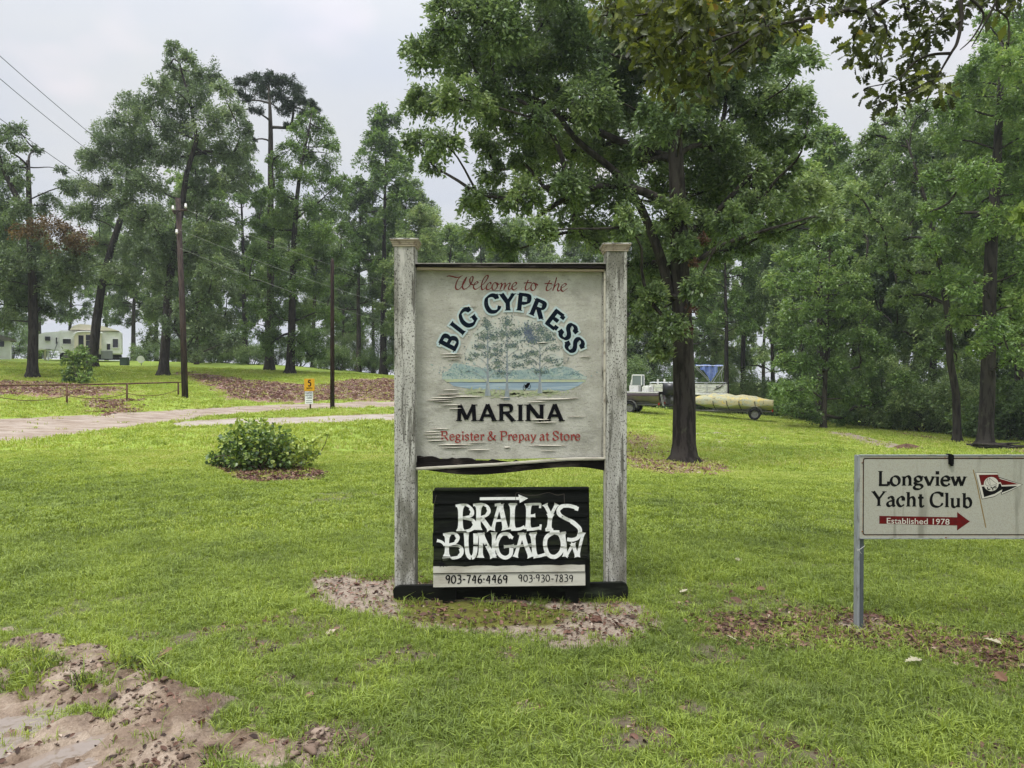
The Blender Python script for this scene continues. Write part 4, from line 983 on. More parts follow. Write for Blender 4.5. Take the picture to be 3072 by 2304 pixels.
GLY = {
 'I': (.42, [('L', [(.21,0),(.21,1)])], [(.21,0),(.21,1)]),
 'B': (.82, [('L', [(.2,0),(.2,1)]), ('L', [(.1,.975),(.44,.975)]), ('C', [(.42,.975),(.58,.93),(.64,.76),(.57,.58),(.4,.52)]), ('C', [(.4,.52),(.63,.48),(.72,.27),(.62,.07),(.42,.025)]), ('L', [(.2,.52),(.42,.52)]), ('L', [(.08,.025),(.44,.025)])], [(.1,.99,.1),(.1,0,.1)]),
 'G': (.95, [('C', [(.76,.80),(.66,.95),(.47,1.0),(.22,.88),(.1,.5),(.2,.13),(.46,0),(.66,.06),(.74,.15)]), ('L', [(.75,.42),(.75,.06)]), ('L', [(.76,1.0),(.76,.72)])], [(.74,.42)]),
 'C': (.88, [('C', [(.76,.78),(.66,.94),(.46,1.0),(.21,.88),(.1,.5),(.2,.12),(.47,0),(.68,.08),(.8,.26)]), ('L', [(.765,1.0),(.765,.70)])], []),
 'Y': (.86, [('L', [(.1,1),(.43,.47)]), ('L', [(.77,1),(.43,.47)]), ('L', [(.43,.5),(.43,0)])], [(.1,1),(.76,1),(.43,0)]),
 'P': (.78, [('L', [(.2,0),(.2,1)]), ('L', [(.1,.975),(.46,.975)]), ('C', [(.44,.975),(.65,.92),(.7,.74),(.64,.54),(.44,.46)]), ('L', [(.2,.46),(.46,.46)])], [(.2,0),(.1,.99,.1)]),
 'R': (.9, [('L', [(.2,0),(.2,1)]), ('L', [(.1,.975),(.46,.975)]), ('C', [(.44,.975),(.63,.93),(.68,.76),(.62,.58),(.42,.5)]), ('L', [(.2,.5),(.46,.5)]), ('L', [(.44,.5),(.78,.0)])], [(.2,0),(.1,.99,.1),(.82,0,.1)]),
 'E': (.8, [('L', [(.2,0),(.2,1)]), ('L', [(.1,.975),(.68,.975)]), ('L', [(.1,.025),(.72,.025)]), ('L', [(.2,.52),(.5,.52)]), ('L', [(.68,1),(.68,.76)]), ('L', [(.72,0),(.72,.27)]), ('L', [(.5,.64),(.5,.4)])], []),
 'S': (.7, [('C', [(.57,.8),(.49,.95),(.33,1.0),(.16,.93),(.12,.77),(.22,.6),(.45,.46),(.58,.31),(.55,.1),(.37,0),(.2,.04),(.11,.24)]), ('L', [(.585,1),(.585,.72)]), ('L', [(.1,0),(.1,.3)])], []),
 'M': (1.08, [('L', [(.17,0),(.2,1)]), ('L', [(.2,1),(.53,.1)]), ('L', [(.86,1),(.53,.1)]), ('L', [(.86,1),(.9,0)])], [(.17,0),(.16,1),(.9,0),(.9,1)]),
 'A': (.9, [('L', [(.44,1.02),(.13,0)]), ('L', [(.44,1.02),(.78,0)]), ('L', [(.2,.33),(.66,.33)])], [(.13,0),(.78,0)]),
 'N': (.98, [('L', [(.17,0),(.17,1)]), ('L', [(.17,1),(.8,0)]), ('L', [(.8,0),(.8,1)])], [(.17,0),(.12,1),(.8,1)]),
 'L': (.72, [('L', [(.2,0),(.2,1)]), ('L', [(.1,.025),(.66,.025)]), ('L', [(.66,0),(.66,.28)])], [(.2,1)]),
 'U': (.9, [('C', [(.18,1),(.18,.6),(.2,.22),(.42,0),(.66,.16),(.7,.6),(.7,1)])], [(.18,1),(.7,1)]),
 'O': (.9, [('O', [(.45,.5),(.36,.52)])], []),
 'W': (1.2, [('L', [(.08,1),(.34,0)]), ('L', [(.6,.95),(.34,0)]), ('L', [(.6,.95),(.86,0)]), ('L', [(1.12,1),(.86,0)])], [(.08,1),(1.12,1)]),
 'e': (.6, [('L', [(.1,.36),(.5,.36)]), ('C', [(.51,.36),(.46,.56),(.31,.65),(.15,.56),(.08,.32),(.16,.07),(.34,0),(.46,.05),(.53,.16)])], []),
 'g': (.62, [('O', [(.29,.46),(.18,.18)]), ('C', [(.2,.3),(.1,.19),(.2,.09),(.43,.05),(.52,-.09),(.38,-.24),(.14,-.23),(.06,-.1),(.18,.05)]), ('L', [(.44,.57),(.58,.64)])], []),
 'i': (.34, [('L', [(.18,0),(.18,.64)]), ('D', [(.17,.9)])], [(.18,0),(.11,.62,.07)]),
 's': (.5, [('C', [(.4,.5),(.34,.62),(.22,.65),(.11,.58),(.1,.46),(.22,.35),(.37,.27),(.41,.13),(.32,.01),(.2,0),(.08,.12)])], []),
 't': (.42, [('L', [(.2,.86),(.2,.12)]), ('C', [(.2,.16),(.23,.03),(.32,0),(.42,.08)]), ('L', [(.04,.62),(.38,.62)])], []),
 'r': (.48, [('L', [(.18,0),(.18,.64)]), ('C', [(.18,.42),(.26,.58),(.36,.64),(.44,.57)]), ('D', [(.42,.54)])], [(.18,0),(.11,.62,.07)]),
 'p': (.66, [('L', [(.18,-.28),(.18,.64)]), ('C', [(.18,.5),(.3,.64),(.46,.6),(.56,.36),(.5,.1),(.34,0),(.18,.1)])], [(.18,-.28),(.11,.62,.07)]),
 'a': (.6, [('C', [(.12,.5),(.2,.62),(.34,.63),(.43,.5)]), ('L', [(.43,.52),(.43,.08)]), ('C', [(.43,.38),(.2,.32),(.09,.18),(.13,.03),(.26,0),(.43,.12)]), ('C', [(.43,.1),(.47,.01),(.56,.04)])], []),
 'y': (.6, [('L', [(.08,.64),(.31,0)]), ('L', [(.54,.64),(.31,0)]), ('C', [(.31,0),(.24,-.18),(.14,-.25),(.07,-.22)])], [(.08,.63),(.52,.63)]),
 'o': (.66, [('O', [(.33,.32),(.24,.32)])], []),
 'n': (.7, [('L', [(.17,0),(.17,.64)]), ('C', [(.17,.45),(.28,.6),(.42,.64),(.51,.5),(.52,.3)]), ('L', [(.52,.42),(.52,0)])], [(.17,0),(.52,0),(.1,.62,.07)]),
 'v': (.6, [('L', [(.07,.64),(.31,0)]), ('L', [(.55,.64),(.31,0)])], [(.07,.63),(.53,.63)]),
 'w': (.88, [('L', [(.07,.64),(.27,0)]), ('L', [(.45,.6),(.27,0)]), ('L', [(.43,.64),(.63,0)]), ('L', [(.82,.64),(.63,0)])], [(.07,.63),(.43,.63),(.82,.63)]),
 'c': (.56, [('C', [(.46,.5),(.38,.63),(.26,.64),(.12,.5),(.08,.28),(.18,.05),(.33,0),(.48,.12)]), ('D', [(.43,.5)])], []),
 'h': (.7, [('L', [(.17,0),(.17,1)]), ('C', [(.17,.45),(.28,.6),(.42,.64),(.51,.5),(.52,.3)]), ('L', [(.52,.42),(.52,0)])], [(.17,0),(.52,0),(.1,.98,.07)]),
 'l': (.34, [('L', [(.17,0),(.17,1)])], [(.17,0),(.1,.98,.07)]),
 'u': (.7, [('L', [(.16,.64),(.16,.25)]), ('C', [(.16,.3),(.18,.08),(.32,0),(.5,.16)]), ('L', [(.52,.64),(.52,0)])], [(.1,.62,.07),(.46,.62,.07),(.56,0,.07)]),
 'b': (.66, [('L', [(.17,1),(.17,0)]), ('C', [(.17,.5),(.3,.64),(.46,.6),(.56,.34),(.5,.08),(.34,0),(.17,.1)])], [(.1,.98,.07)]),
 '&': (.95, [('C', [(.78,.5),(.66,.2),(.44,.02),(.2,.02),(.09,.22),(.2,.42),(.4,.6),(.47,.82),(.36,.98),(.24,.9),(.24,.72),(.42,.42),(.64,.14),(.88,0)]), ('L', [(.66,.5),(.9,.5)])], []),
 '0': (.62, [('O', [(.3,.5),(.22,.46)])], []),
 '3': (.58, [('C', [(.1,.95),(.3,1.0),(.44,.82),(.36,.6),(.2,.54)]), ('C', [(.2,.54),(.42,.5),(.48,.28),(.36,.04),(.08,0)])], []),
 '4': (.62, [('C', [(.34,1.0),(.24,.7),(.08,.4)]), ('L', [(.08,.4),(.52,.42)]), ('L', [(.44,.95),(.4,.0)])], []),
 '6': (.58, [('C', [(.42,1.0),(.22,.78),(.1,.4),(.14,.1),(.3,0),(.46,.16),(.42,.42),(.26,.46),(.12,.3)])], []),
 '7': (.56, [('L', [(.06,.95),(.46,.97)]), ('C', [(.46,.97),(.34,.6),(.24,.0)])], []),
 '8': (.58, [('C', [(.42,.86),(.28,1.0),(.12,.84),(.2,.62),(.4,.42),(.46,.18),(.28,0),(.1,.16),(.18,.42),(.38,.64),(.42,.86)])], []),
 '9': (.58, [('C', [(.44,.82),(.3,1.0),(.12,.86),(.1,.62),(.26,.5),(.42,.66),(.45,.9),(.44,.5),(.36,.02)])], []),
 '5': (.58, [('L', [(.16,1.0),(.48,1.0)]), ('L', [(.16,1.0),(.14,.56)]), ('C', [(.14,.56),(.34,.62),(.48,.42),(.44,.12),(.26,0),(.08,.08)])], []),
 '-': (.44, [('L', [(.08,.45),(.36,.45)])], []),
 '.': (.3, [('D', [(.14,.5)])], []),
 'D': (.85, [('L', [(.2,0),(.2,1)]), ('C', [(.1,1),(.4,1),(.7,.8),(.74,.5),(.7,.2),(.4,0),(.1,0)])], []),
 'V': (.8, [('L', [(.08,1),(.38,0)]), ('L', [(.7,1),(.38,0)])], []), 'T': (.7, [('L', [(.35,0),(.35,1)]), ('L', [(.05,1),(.65,1)])], []),
 'H': (.8, [('L', [(.15,0),(.15,1)]), ('L', [(.65,0),(.65,1)]), ('L', [(.15,.5),(.65,.5)])], []), '+': (.6, [('L', [(.1,.5),(.5,.5)]), ('L', [(.3,.3),(.3,.7)])], []),
}
def glyph(mb, ch, xf, to3, thick=.17, thin=.065, grow=0.0, serif=True, jit=0.0, sw=.14):
    """xf maps glyph units to board units; widths are in board units via k"""
    adv, strokes, serifs = GLY[ch]
    k = xf.k; nib = R(28)
    def wf(a, t):
        return (thin + (thick - thin) * abs(math.sin(a - nib - xf.rot))) * k + grow
    for kind, pts in strokes:
        if kind == 'O':
            (cx, cy), (rx, ry) = pts
            q = [(cx + rx * math.cos(2 * math.pi * i / 28), cy + ry * math.sin(2 * math.pi * i / 28)) for i in range(29)]
        elif kind == 'D':
            c = pts[0]; r = thick * .58
            q = [(c[0], c[1] - r), (c[0], c[1] + r)]
            ribbon(mb, [xf(*p) for p in q], lambda a, t: 2 * r * k + grow, to3); continue
        elif kind == 'C': q = cr(pts, 7)
        else:
            q = pts
            if grow:
                a = np.array(pts[0], float); b = np.array(pts[-1], float); d = (b - a) / np.linalg.norm(b - a) * grow / k / 2
                q = [a - d, b + d]
        ribbon(mb, [xf(*p[:2]) for p in q], wf, to3)
    if serif:
        for s_ in serifs:
            x, y = s_[0], s_[1]; hw = s_[2] if len(s_) > 2 else sw; yy = .022 if y < .3 else -.022
            if abs(y) > .01 and y < .3: yy = .022
            g = grow / k / 2
            ribbon(mb, [xf(x - hw - g, y + yy), xf(x + hw + g, y + yy)], lambda a, t: .05 * k + grow, to3)
class XF:
    def __init__(s, ox, oy, sx, sy, rot=0.0):
        s.ox, s.oy, s.sx, s.sy, s.rot = ox, oy, sx, sy, rot; s.k = (sx + sy) / 2; s.c, s.s_ = math.cos(rot), math.sin(rot)
    def __call__(s, x, y):
        x, y = x * s.sx, y * s.sy
        return (s.ox + x * s.c - y * s.s_, s.oy + x * s.s_ + y * s.c)
class Board:
    """a painted face: photo pixels -> a vertical plane at distance d, facing the viewer; depth grows out of it by thin layers of paint"""
    def __init__(s, d, sag=None): s.d = d; s.k = d / F
    def xy(s, px, py):
        p = S(px, py, s.d); return p.x, p.z
    def to3(s, base, step=.00012, off=(0, 0, 0)):
        def f(px, py, lay):
            x, z = s.xy(px, -py)         # y grows up in letter space
            return (x - off[0], s.d - base - lay * step - off[1], z - off[2])
        return f
def text(mb, st, x0, x1, base, cap, to3, thick=.17, thin=.065, grow=0, serif=True, space=.34, jit=0.0, tilt=0.0, sw=.14):
    """fit st between x0 and x1 (photo px), baseline py, cap height px"""
    tot = sum(space if c == ' ' else GLY[c][0] for c in st)
    sx = (x1 - x0) / tot; x = x0
    for c in st:
        if c == ' ': x += space * sx; continue
        yb = base + tilt * (x - x0) + random.uniform(-jit, jit)
        glyph(mb, c, XF(x, -yb, sx, cap, random.uniform(-jit, jit) * .03), to3, thick, thin, grow, serif, sw=sw)
        x += GLY[c][0] * sx
def poly2(mb, pts, to3, lay=0):
    mb.add([to3(p[0], -p[1], lay) for p in pts][::-1], [tuple(range(len(pts)))])
def line2(mb, pts, w, to3, smooth=True):
    q = cr(pts, 6) if smooth and len(pts) > 2 else pts
    ribbon(mb, [(p[0], -p[1]) for p in q], lambda a, t: w if not callable(w) else w(t), to3)

# ================================================================== THE WELCOME SIGN
D = 5.0; bd = Board(D); u = D / F
def X(px): return (px - 1536) * u
def Z(py): return S(1536, py, D).z
white_old = mat('weathered white paint', (.46, .45, .395), .8, noise=[(5, (1, 1, 1), (.37, .36, .31), .42, .60), (16, (1, 1, 7), (.20, .19, .16), .58, .72), (2.6, (1, 1, 2.0), (.27, .262, .225), .50, .68), (150, (1, 1, 1), (.24, .23, .19), .58, .68), (60, (.12, 1, 1), (.37, .355, .31), .58, .68)], bump=.35, bscale=60)
post_m = mat('mildewed white post', (.50, .49, .445), .85, noise=[(12, (1, 1, .13), (.36, .35, .315), .42, .58), (26, (1, 1, .08), (.13, .125, .105), .52, .62), (4, (1, 1, .3), (.17, .165, .135), .52, .62), (130, (1, 1, .55), (.06, .055, .045), .53, .63), (9, (1, 1, .25), (.50, .48, .44), .60, .70)], bump=.5, bscale=60)
trim_m = mat('cream trim', (.56, .53, .44), .7, noise=[(25, (.3, 1, 1), (.30, .26, .21), .50, .66)], bump=.2)
cap_m = mat('tan cap moulding', (.42, .35, .28), .75, noise=[(30, (1, 1, 1), (.22, .17, .13), .5, .66)], bump=.2)
rot_m = mat('rotten black wood', (.012, .010, .009), .85, spec=.1, noise=[(14, (.25, 1, 1), (.085, .07, .06), .52, .7), (40, (.2, 1, 1), (.2, .18, .16), .66, .8)], bump=1.0, bscale=30)
wetwood = mat('wet black board', (.008, .009, .007), .75, spec=.12, noise=[(8, (.3, 1, 1), (.04, .05, .032), .55, .72), (60, (1, 1, 1), (.10, .10, .085), .68, .78)], bump=.6, bscale=25)
black_board = mat('black painted board', (.006, .007, .006), .75, spec=.1, noise=[(6, (.25, 1, 1), (.028, .034, .018), .5, .7), (50, (.15, 1, 1), (.05, .05, .045), .62, .78)], bump=.7, bscale=40)
ink = mat('black lettering', (.005, .005, .007), .8, noise=[(70, (1, 1, 1), (.05, .05, .05), .66, .78)], spec=.08)
navy = mat('navy lettering', (.004, .008, .016), .8, noise=[(70, (1, 1, 1), (.04, .055, .07), .66, .78)], spec=.08)
halo = mat('pale blue outline paint', (.42, .52, .53), .7, noise=[(30, (1, 1, 1), (.50, .53, .47), .5, .65)])
redp = mat('red lettering', (.26, .035, .028), .65, noise=[(60, (1, 1, 1), (.38, .17, .13), .58, .72)])
redp2 = mat('dark red script', (.17, .028, .024), .65, noise=[(60, (1, 1, 1), (.07, .02, .02), .5, .7)])

sign = thing('welcome_sign', 'tall weathered white marina welcome sign on two posts with painted cypress trees', 'sign', (X(1531), D, 0))
o_ = Vector((X(1531), D, 0))
def sg(mb, name, m, parent=None, smooth=False):
    mb.v = [(v[0] - o_.x, v[1] - o_.y, v[2] - o_.z) for v in mb.v]
    return mb.build(name, m, parent or sign, smooth)
gz = lambda x, y: float(ground_z(np.array([x]), np.array([y]))[0])
PW = 62 * u
def post(xc, top, dy=0.0):
    mb = MB(); z0 = -.25; z1 = Z(top)
    # four boards wrapped round a core, the edges a little uneven
    mb.bevbox((xc, D + dy, (z0 + z1) / 2), (PW, PW, z1 - z0), .004)
    for sx_ in (-1, 1):
        mb.bevbox((xc + sx_ * (PW / 2 - .012), D + dy - PW / 2 - .001, (z0 + z1) / 2 - .01), (.022, .006, z1 - z0 - .03), .002)
    p = sg(mb, 'post', post_m)
    c = MB()
    zc = Z(top)
    for (w, h, zz) in ((78, 5, 0), (74, 6, -5), (84, 4, 4.5), (70, 6, -11)):
        c.bevbox((xc, D + dy, zc - .016 + zz * u), (w * u, w * u, h * u), .002)
    cp = MB()
    cp.loft([[(xc + sx_ * w / 2 * u, D + dy + sy_ * w / 2 * u, zc - .016 + zz * u) for sx_, sy_ in ((-1, -1), (1, -1), (1, 1), (-1, 1))] for w, zz in ((86, 6.5), (84, 9), (60, 11.5), (3, 13))])
    sg(c, 'post_cap', cap_m, p); cp_ = sg(cp, 'cap_top', post_m, p)
post(X(1218.5), 724); post(X(1845), 738)
# inner trim board of the right post
mb = MB(); mb.bevbox((X(1817), D - .035, (Z(1370) + Z(1735)) / 2), (9 * u, .02, Z(1370) - Z(1735)), .002); sg(mb, 'trim_strip', trim_m)
mb = MB(); mb.bevbox((X(1246), D - .028, (Z(805) + Z(1385)) / 2), (10 * u, .03, Z(805) - Z(1385)), .002); sg(mb, 'trim_strip', post_m)
mb = MB(); mb.bevbox((X(1814), D - .028, (Z(815) + Z(1372)) / 2), (9 * u, .03, Z(815) - Z(1372)), .002); sg(mb, 'trim_strip', trim_m)
mb = MB(); mb.bevbox((X(1809), D + .016, (Z(815) + Z(1372)) / 2), (7 * u, .05, Z(815) - Z(1372)), .002); sg(mb, 'trim_strip', post_m)
# face panel: plywood with a slightly warped lower edge, curled veneer slivers
PY = D + .01
x0, x1 = X(1249), X(1812)
pn = MB(); nX, nZ = 40, 40
vs = []
for i in range(nX + 1):
    for j in range(nZ + 1):
        s_ = i / nX; t_ = j / nZ
        zt = Z(811); zb = Z(1382 - 10 * s_)
        if s_ < .33: zb += (.33 - s_) * .035 + .006 * math.sin(s_ * 60)
        vs.append((x0 + (x1 - x0) * s_, PY + .00015 * (math.sin(s_ * 9 + t_ * 5) + math.sin(t_ * 13)), zb + (zt - zb) * t_))
fs = [(i * (nZ + 1) + j, (i + 1) * (nZ + 1) + j, (i + 1) * (nZ + 1) + j + 1, i * (nZ + 1) + j + 1) for i in range(nX) for j in range(nZ)]
pn.add(vs, fs)
panel = sg(pn, 'face_panel', white_old, smooth=True)
bk = MB(); bk.span(x0, x1, D + .018, D + .03, Z(1372), Z(815)); sg(bk, 'back_panel', rot_m)
# black rotten band at the foot of the panel, left
rb = MB(); r_ = random.Random(4)
n_ = 26; up_, dn = [], []
for i in range(n_ + 1):
    px = 1248 + (1560 - 1248) * i / n_
    up_.append((X(px), Z(1370 + (i / n_) * 14 + r_.uniform(-4, 4)))); dn.append((X(px), Z(1402 - (i / n_) * 12)))
rb.prism(up_ + dn[::-1], PY - .012, PY + .004); sg(rb, 'rotten_strip', rot_m)
# top rail: black weathered board with pale lip
tr_ = MB(); pts = []
for i in range(13):
    px = 1247 + (1818 - 1247) * i / 12; pts.append((X(px), Z(795 + 4 * i / 12 + r_.uniform(-1.2, 1.2) - 1.6 * math.sin(i / 12 * 3.1))))
pb = [(p[0], Z(803 + 6 * i / 12)) for i, p in enumerate(pts)]
tr_.prism(pts + pb[::-1], D - .06, D + .03); sg(tr_, 'top_rail', rot_m)
tl = MB(); tl.prism([(X(1247), Z(793)), (X(1818), Z(792.5)), (X(1818), Z(795.5)), (X(1247), Z(796))], D - .066, D + .034); sg(tl, 'rail_capping', mat('grey weathered capping', (.30, .28, .26), .85, noise=[(20, (.2, 1, 1), (.16, .14, .13), .5, .68)], bump=.4))
tl = MB(); tl.prism([(X(1253), Z(804)), (X(1812), Z(810)), (X(1812), Z(816)), (X(1253), Z(811))], D - .036, D + .006); sg(tl, 'upper_trim', mat('faded pinkish trim', (.50, .40, .33), .7, noise=[(20, (.2, 1, 1), (.30, .24, .2), .5, .7)], bump=.2))
# sagging bottom rail (dark, bowed) and the cream strip lying loose across it
low = [(1247, 1404), (1300, 1412), (1370, 1421), (1440, 1423), (1520, 1417), (1600, 1408), (1680, 1401), (1750, 1401), (1820, 1412)]
upp = [(1247, 1390), (1400, 1400), (1520, 1390), (1650, 1382), (1760, 1381), (1820, 1379)]
bl = [(X(p[0]), Z(p[1])) for p in cr(low, 5)]; bu = [(X(p[0]), Z(p[1])) for p in cr(upp, 5)]
mb = MB(); mb.prism(bu + bl[::-1], D - .02, D + .04); sg(mb, 'bottom_rail', rot_m)
for (ya, yb_, h, dy_, nm) in ((1401, 1370, 4.5, -.052, 'loose_strip'), (1405.5, 1374.5, 3.5, -.044, 'loose_strip')):
    mb = MB(); a = [(X(1245), Z(ya)), (X(1500), Z(ya - 14)), (X(1700), Z(yb_ + 2)), (X(1818), Z(yb_))]
    b = [(p[0], p[1] - h * u) for p in a]
    mb.prism(a + b[::-1], D + dy_, D - .020); sg(mb, nm, trim_m)
# curled veneer ridges, each with a dark strip along its lower lip
rd = MB(); dark_strips = MB()
ridge = [(1318, 1062, 70, 2), (1322, 1070, 66, 2), (1340, 1078, 40, 1.5), (1325, 1170, 50, 1.5), (1310, 1184, 72, 2.4), (1290, 1194, 90, 3), (1340, 1189, 110, 3), (1276, 1201, 84, 3), (1300, 1206, 60, 2), (1320, 1215, 70, 2), (1345, 1226, 40, 2),
         (1600, 1198, 130, 3.2), (1580, 1206, 60, 2), (1500, 1193, 30, 1.5), (1590, 1258, 60, 3), (1600, 1268, 70, 2.6), (1270, 1296, 52, 2), (1268, 1303, 58, 2.2), (1272, 1312, 64, 2.4), (1280, 1322, 60, 2.6), (1400, 1328, 60, 1.6),
         (1310, 1334, 110, 3), (1320, 1344, 90, 2), (1400, 1350, 70, 2), (1585, 1336, 120, 2.6), (1510, 1342, 22, 3), (1610, 1028, 36, 2.2), (1380, 920, 50, 1.4), (1290, 1286, 60, 1.6), (1620, 1352, 50, 1.4), (1460, 871, 60, 1.2), (1700, 1250, 60, 1.2), (1735, 1070, 40, 1.4), (1690, 1195, 50, 1.3)]
for (px, py, w, h) in ridge:
    tl_ = r_.uniform(-4, 1) * w / 100
    n_ = 10
    top, mid, bot = [], [], []
    for i in range(n_ + 1):
        t_ = i / n_; e = math.sin(math.pi * t_) ** .7; xx = X(px + w * t_); zz = Z(py + tl_ * t_)
        lift = (.002 + .0024 * h) * e
        top.append((xx, PY - .0038, zz + h * .55 * u * e + .0003)); mid.append((xx, PY - .0042 - lift, zz - h * .25 * u * e)); bot.append((xx, PY - .0042, zz - h * .7 * u * e))
    o = len(rd.v); rd.v += top + mid; rd.f += [(o + i, o + n_ + 1 + i, o + n_ + 2 + i, o + i + 1) for i in range(n_)]
    o = len(dark_strips.v); dark_strips.v += [(a[0], PY - .0040, a[2] - h * .1 * u) for a in mid] + [(a[0], PY - .0040, a[2] - h * 1.0 * u * math.sin(math.pi * i / n_) - .0003) for i, a in enumerate(mid)]
    dark_strips.f += [(o + i, o + n_ + 1 + i, o + n_ + 2 + i, o + i + 1) for i in range(n_)]
tag(sg(rd, 'veneer_curls', trim_m), 'curled slivers of peeling plywood', kind='stuff')
tag(sg(dark_strips, 'veneer_strips', mat('dark veneer strip', (.035, .03, .026), .9)), kind='stuff')
bd.d = PY                       # paint sits on the panel; keep the pixel mapping of distance D
class PB(Board):
    def xy(s, px, py): return X(px), Z(py)
pb_ = PB(PY)
def lay(base, step=.00002):
    def f(px, py, l_):
        x, z = X(px), Z(-py); s_ = (x - x0) / (x1 - x0); zb = Z(1382 - 10 * s_) + (((.33 - s_) * .035) if s_ < .33 else 0); t_ = (z - zb) / (Z(816) - zb)
        return (x, PY - .0009 - base * .5 - l_ * step, z)
    return f
# painted scene
def dabs(mb, blobs, dens, size, to3, r, flat=1.0, ang=None):
    for (bx, by, rx, ry) in blobs:
        n = int(dens * rx * ry * math.pi / 100)
        for i in range(n):
            a = r.uniform(0, 6.283); q = abs(r.gauss(0, .62)); px = bx + rx * q * math.cos(a); py = by + ry * q * math.sin(a)
            s_ = size * r.uniform(.6, 1.4); th = r.uniform(0, 3.14) if ang is None else r.gauss(ang, .5); dx, dy = math.cos(th) * s_, math.sin(th) * s_ * flat
            ex, ey = -math.sin(th) * s_ * .42, math.cos(th) * s_ * .42
            l_ = r.randint(0, 8)
            mb.add([to3(px - dx, -(py - dy), l_), to3(px + ex, -(py + ey), l_), to3(px + dx, -(py + dy), l_), to3(px - ex, -(py - ey), l_)], [(0, 1, 2, 3)])
rr_ = random.Random(9)
def pm(n, c, c2=None, lo=.45, hi=.62): return mat(n, c, .8, noise=[(26, (1, 1, 2), c2, lo, hi), (120, (1, 1, 1), tuple(min(1, q * 1.25) for q in c), .55, .7)] if c2 else None)
mu = MB(); poly2(mu, [(1400 + 0, 1135), (1395, 1060), (1420, 1000), (1460, 965), (1530, 945), (1600, 955), (1660, 1000), (1690, 1060), (1690, 1135)], lay(.0000), 0)
sg(mu, 'mural_sky', mat('pale painted sky', (.44, .465, .415), .8, noise=[(9, (1, 1, 1), (.49, .48, .425), .40, .52), (50, (1, 1, 1), (.38, .43, .40), .5, .7)]), panel)
mu = MB()
tops = [(1326, 1120), (1345, 1112), (1362, 1088), (1390, 1092), (1420, 1100), (1450, 1104), (1500, 1112), (1560, 1110), (1610, 1104), (1650, 1108), (1690, 1098), (1715, 1104), (1745, 1122), (1760, 1132)]
poly2(mu, tops + [(1760, 1138), (1326, 1138)], lay(.0004), 0)
sg(mu, 'mural_far_shore', mat('painted far shore', (.27, .35, .35), .8, noise=[(9, (1, 1, 1), (.38, .44, .39), .42, .56), (40, (1, 1, 1.5), (.19, .27, .27), .52, .66), (110, (1, 1, 1), (.45, .47, .40), .56, .68)]), panel)
mu = MB(); dabs(mu, [(1400, 1115, 70, 22), (1520, 1122, 90, 14), (1640, 1118, 60, 18), (1720, 1122, 40, 12), (1350, 1125, 24, 10)], 9, 3.2, lay(.0008), rr_, .7)
sg(mu, 'mural_foliage_dabs', mat('teal dabs', (.17, .25, .27), .8, noise=[(60, (1, 1, 1), (.30, .40, .36), .45, .55)]), panel)
mu = MB(); poly2(mu, [(1330, 1137), (1758, 1140), (1756, 1146), (1340, 1146)], lay(.0012)); sg(mu, 'mural_far_bank', pm('yellow green bank', (.42, .45, .28), (.34, .42, .30)), panel)
mu = MB(); poly2(mu, [(1345, 1146), (1752, 1146), (1735, 1158), (1700, 1172), (1420, 1168), (1360, 1158)], lay(.0014)); sg(mu, 'mural_water', mat('blue grey painted water', (.24, .32, .39), .8, noise=[(14, (.3, 1, 5), (.34, .42, .46), .45, .62), (90, (1, 1, 1), (.45, .48, .44), .62, .74)]), panel)
mu = MB(); line2(mu, [(1340, 1147), (1450, 1147), (1560, 1148), (1735, 1148)], lambda t: 2.6 * (1 - .6 * abs(2 * t - 1)), lay(.0018)); sg(mu, 'mural_shoreline', mat('dark shoreline', (.06, .08, .11), .8), panel)
mu = MB(); dabs(mu, [(1440, 1178, 50, 10), (1540, 1182, 70, 9), (1640, 1178, 50, 8)], 30, 4, lay(.0018), rr_, .5, 0.0); sg(mu, 'mural_grass', pm('painted grass', (.33, .38, .22), (.46, .46, .32)), panel)
# cypress trunks and branches
mu = MB()
for (px, ytop, ybase, wt, wb) in ((1463, 960, 1188, 3, 19), (1521, 955, 1200, 3, 18), (1620, 1000, 1180, 2.5, 16)):
    L_ = [(px - wb / 2, ybase), (px - wb * .33, ybase - 22), (px - wt * 1.05, ybase - 48), (px - wt, ybase - 90), (px - wt * .5, ytop + 60), (px - .4, ytop)]
    poly2(mu, L_ + [(2 * px - a, b) for a, b in L_[::-1]], lay(.0030))
sg(mu, 'mural_trunks', mat('grey blue trunk paint', (.23, .26, .28), .8, noise=[(60, (1, 1, .2), (.34, .37, .36), .48, .62)]), panel)
mu = MB()
for (px, y0_, y1_) in ((1463, 975, 1150), (1521, 970, 1140), (1620, 1010, 1135)):
    for i in range(13):
        yb = y1_ - (y1_ - y0_) * i / 13; sd_ = 1 if i % 2 else -1; ln = (62 - 36 * i / 13) * rr_.uniform(.8, 1.1)
        line2(mu, [(px, yb), (px + sd_ * ln * .35, yb - ln * .35), (px + sd_ * ln * .75, yb - ln * .55), (px + sd_ * ln, yb - ln * .5)], lambda t: 2.2 * (1 - .75 * t), lay(.0028))
sg(mu, 'mural_branches', mat('grey branch paint', (.26, .28, .27), .8), panel)
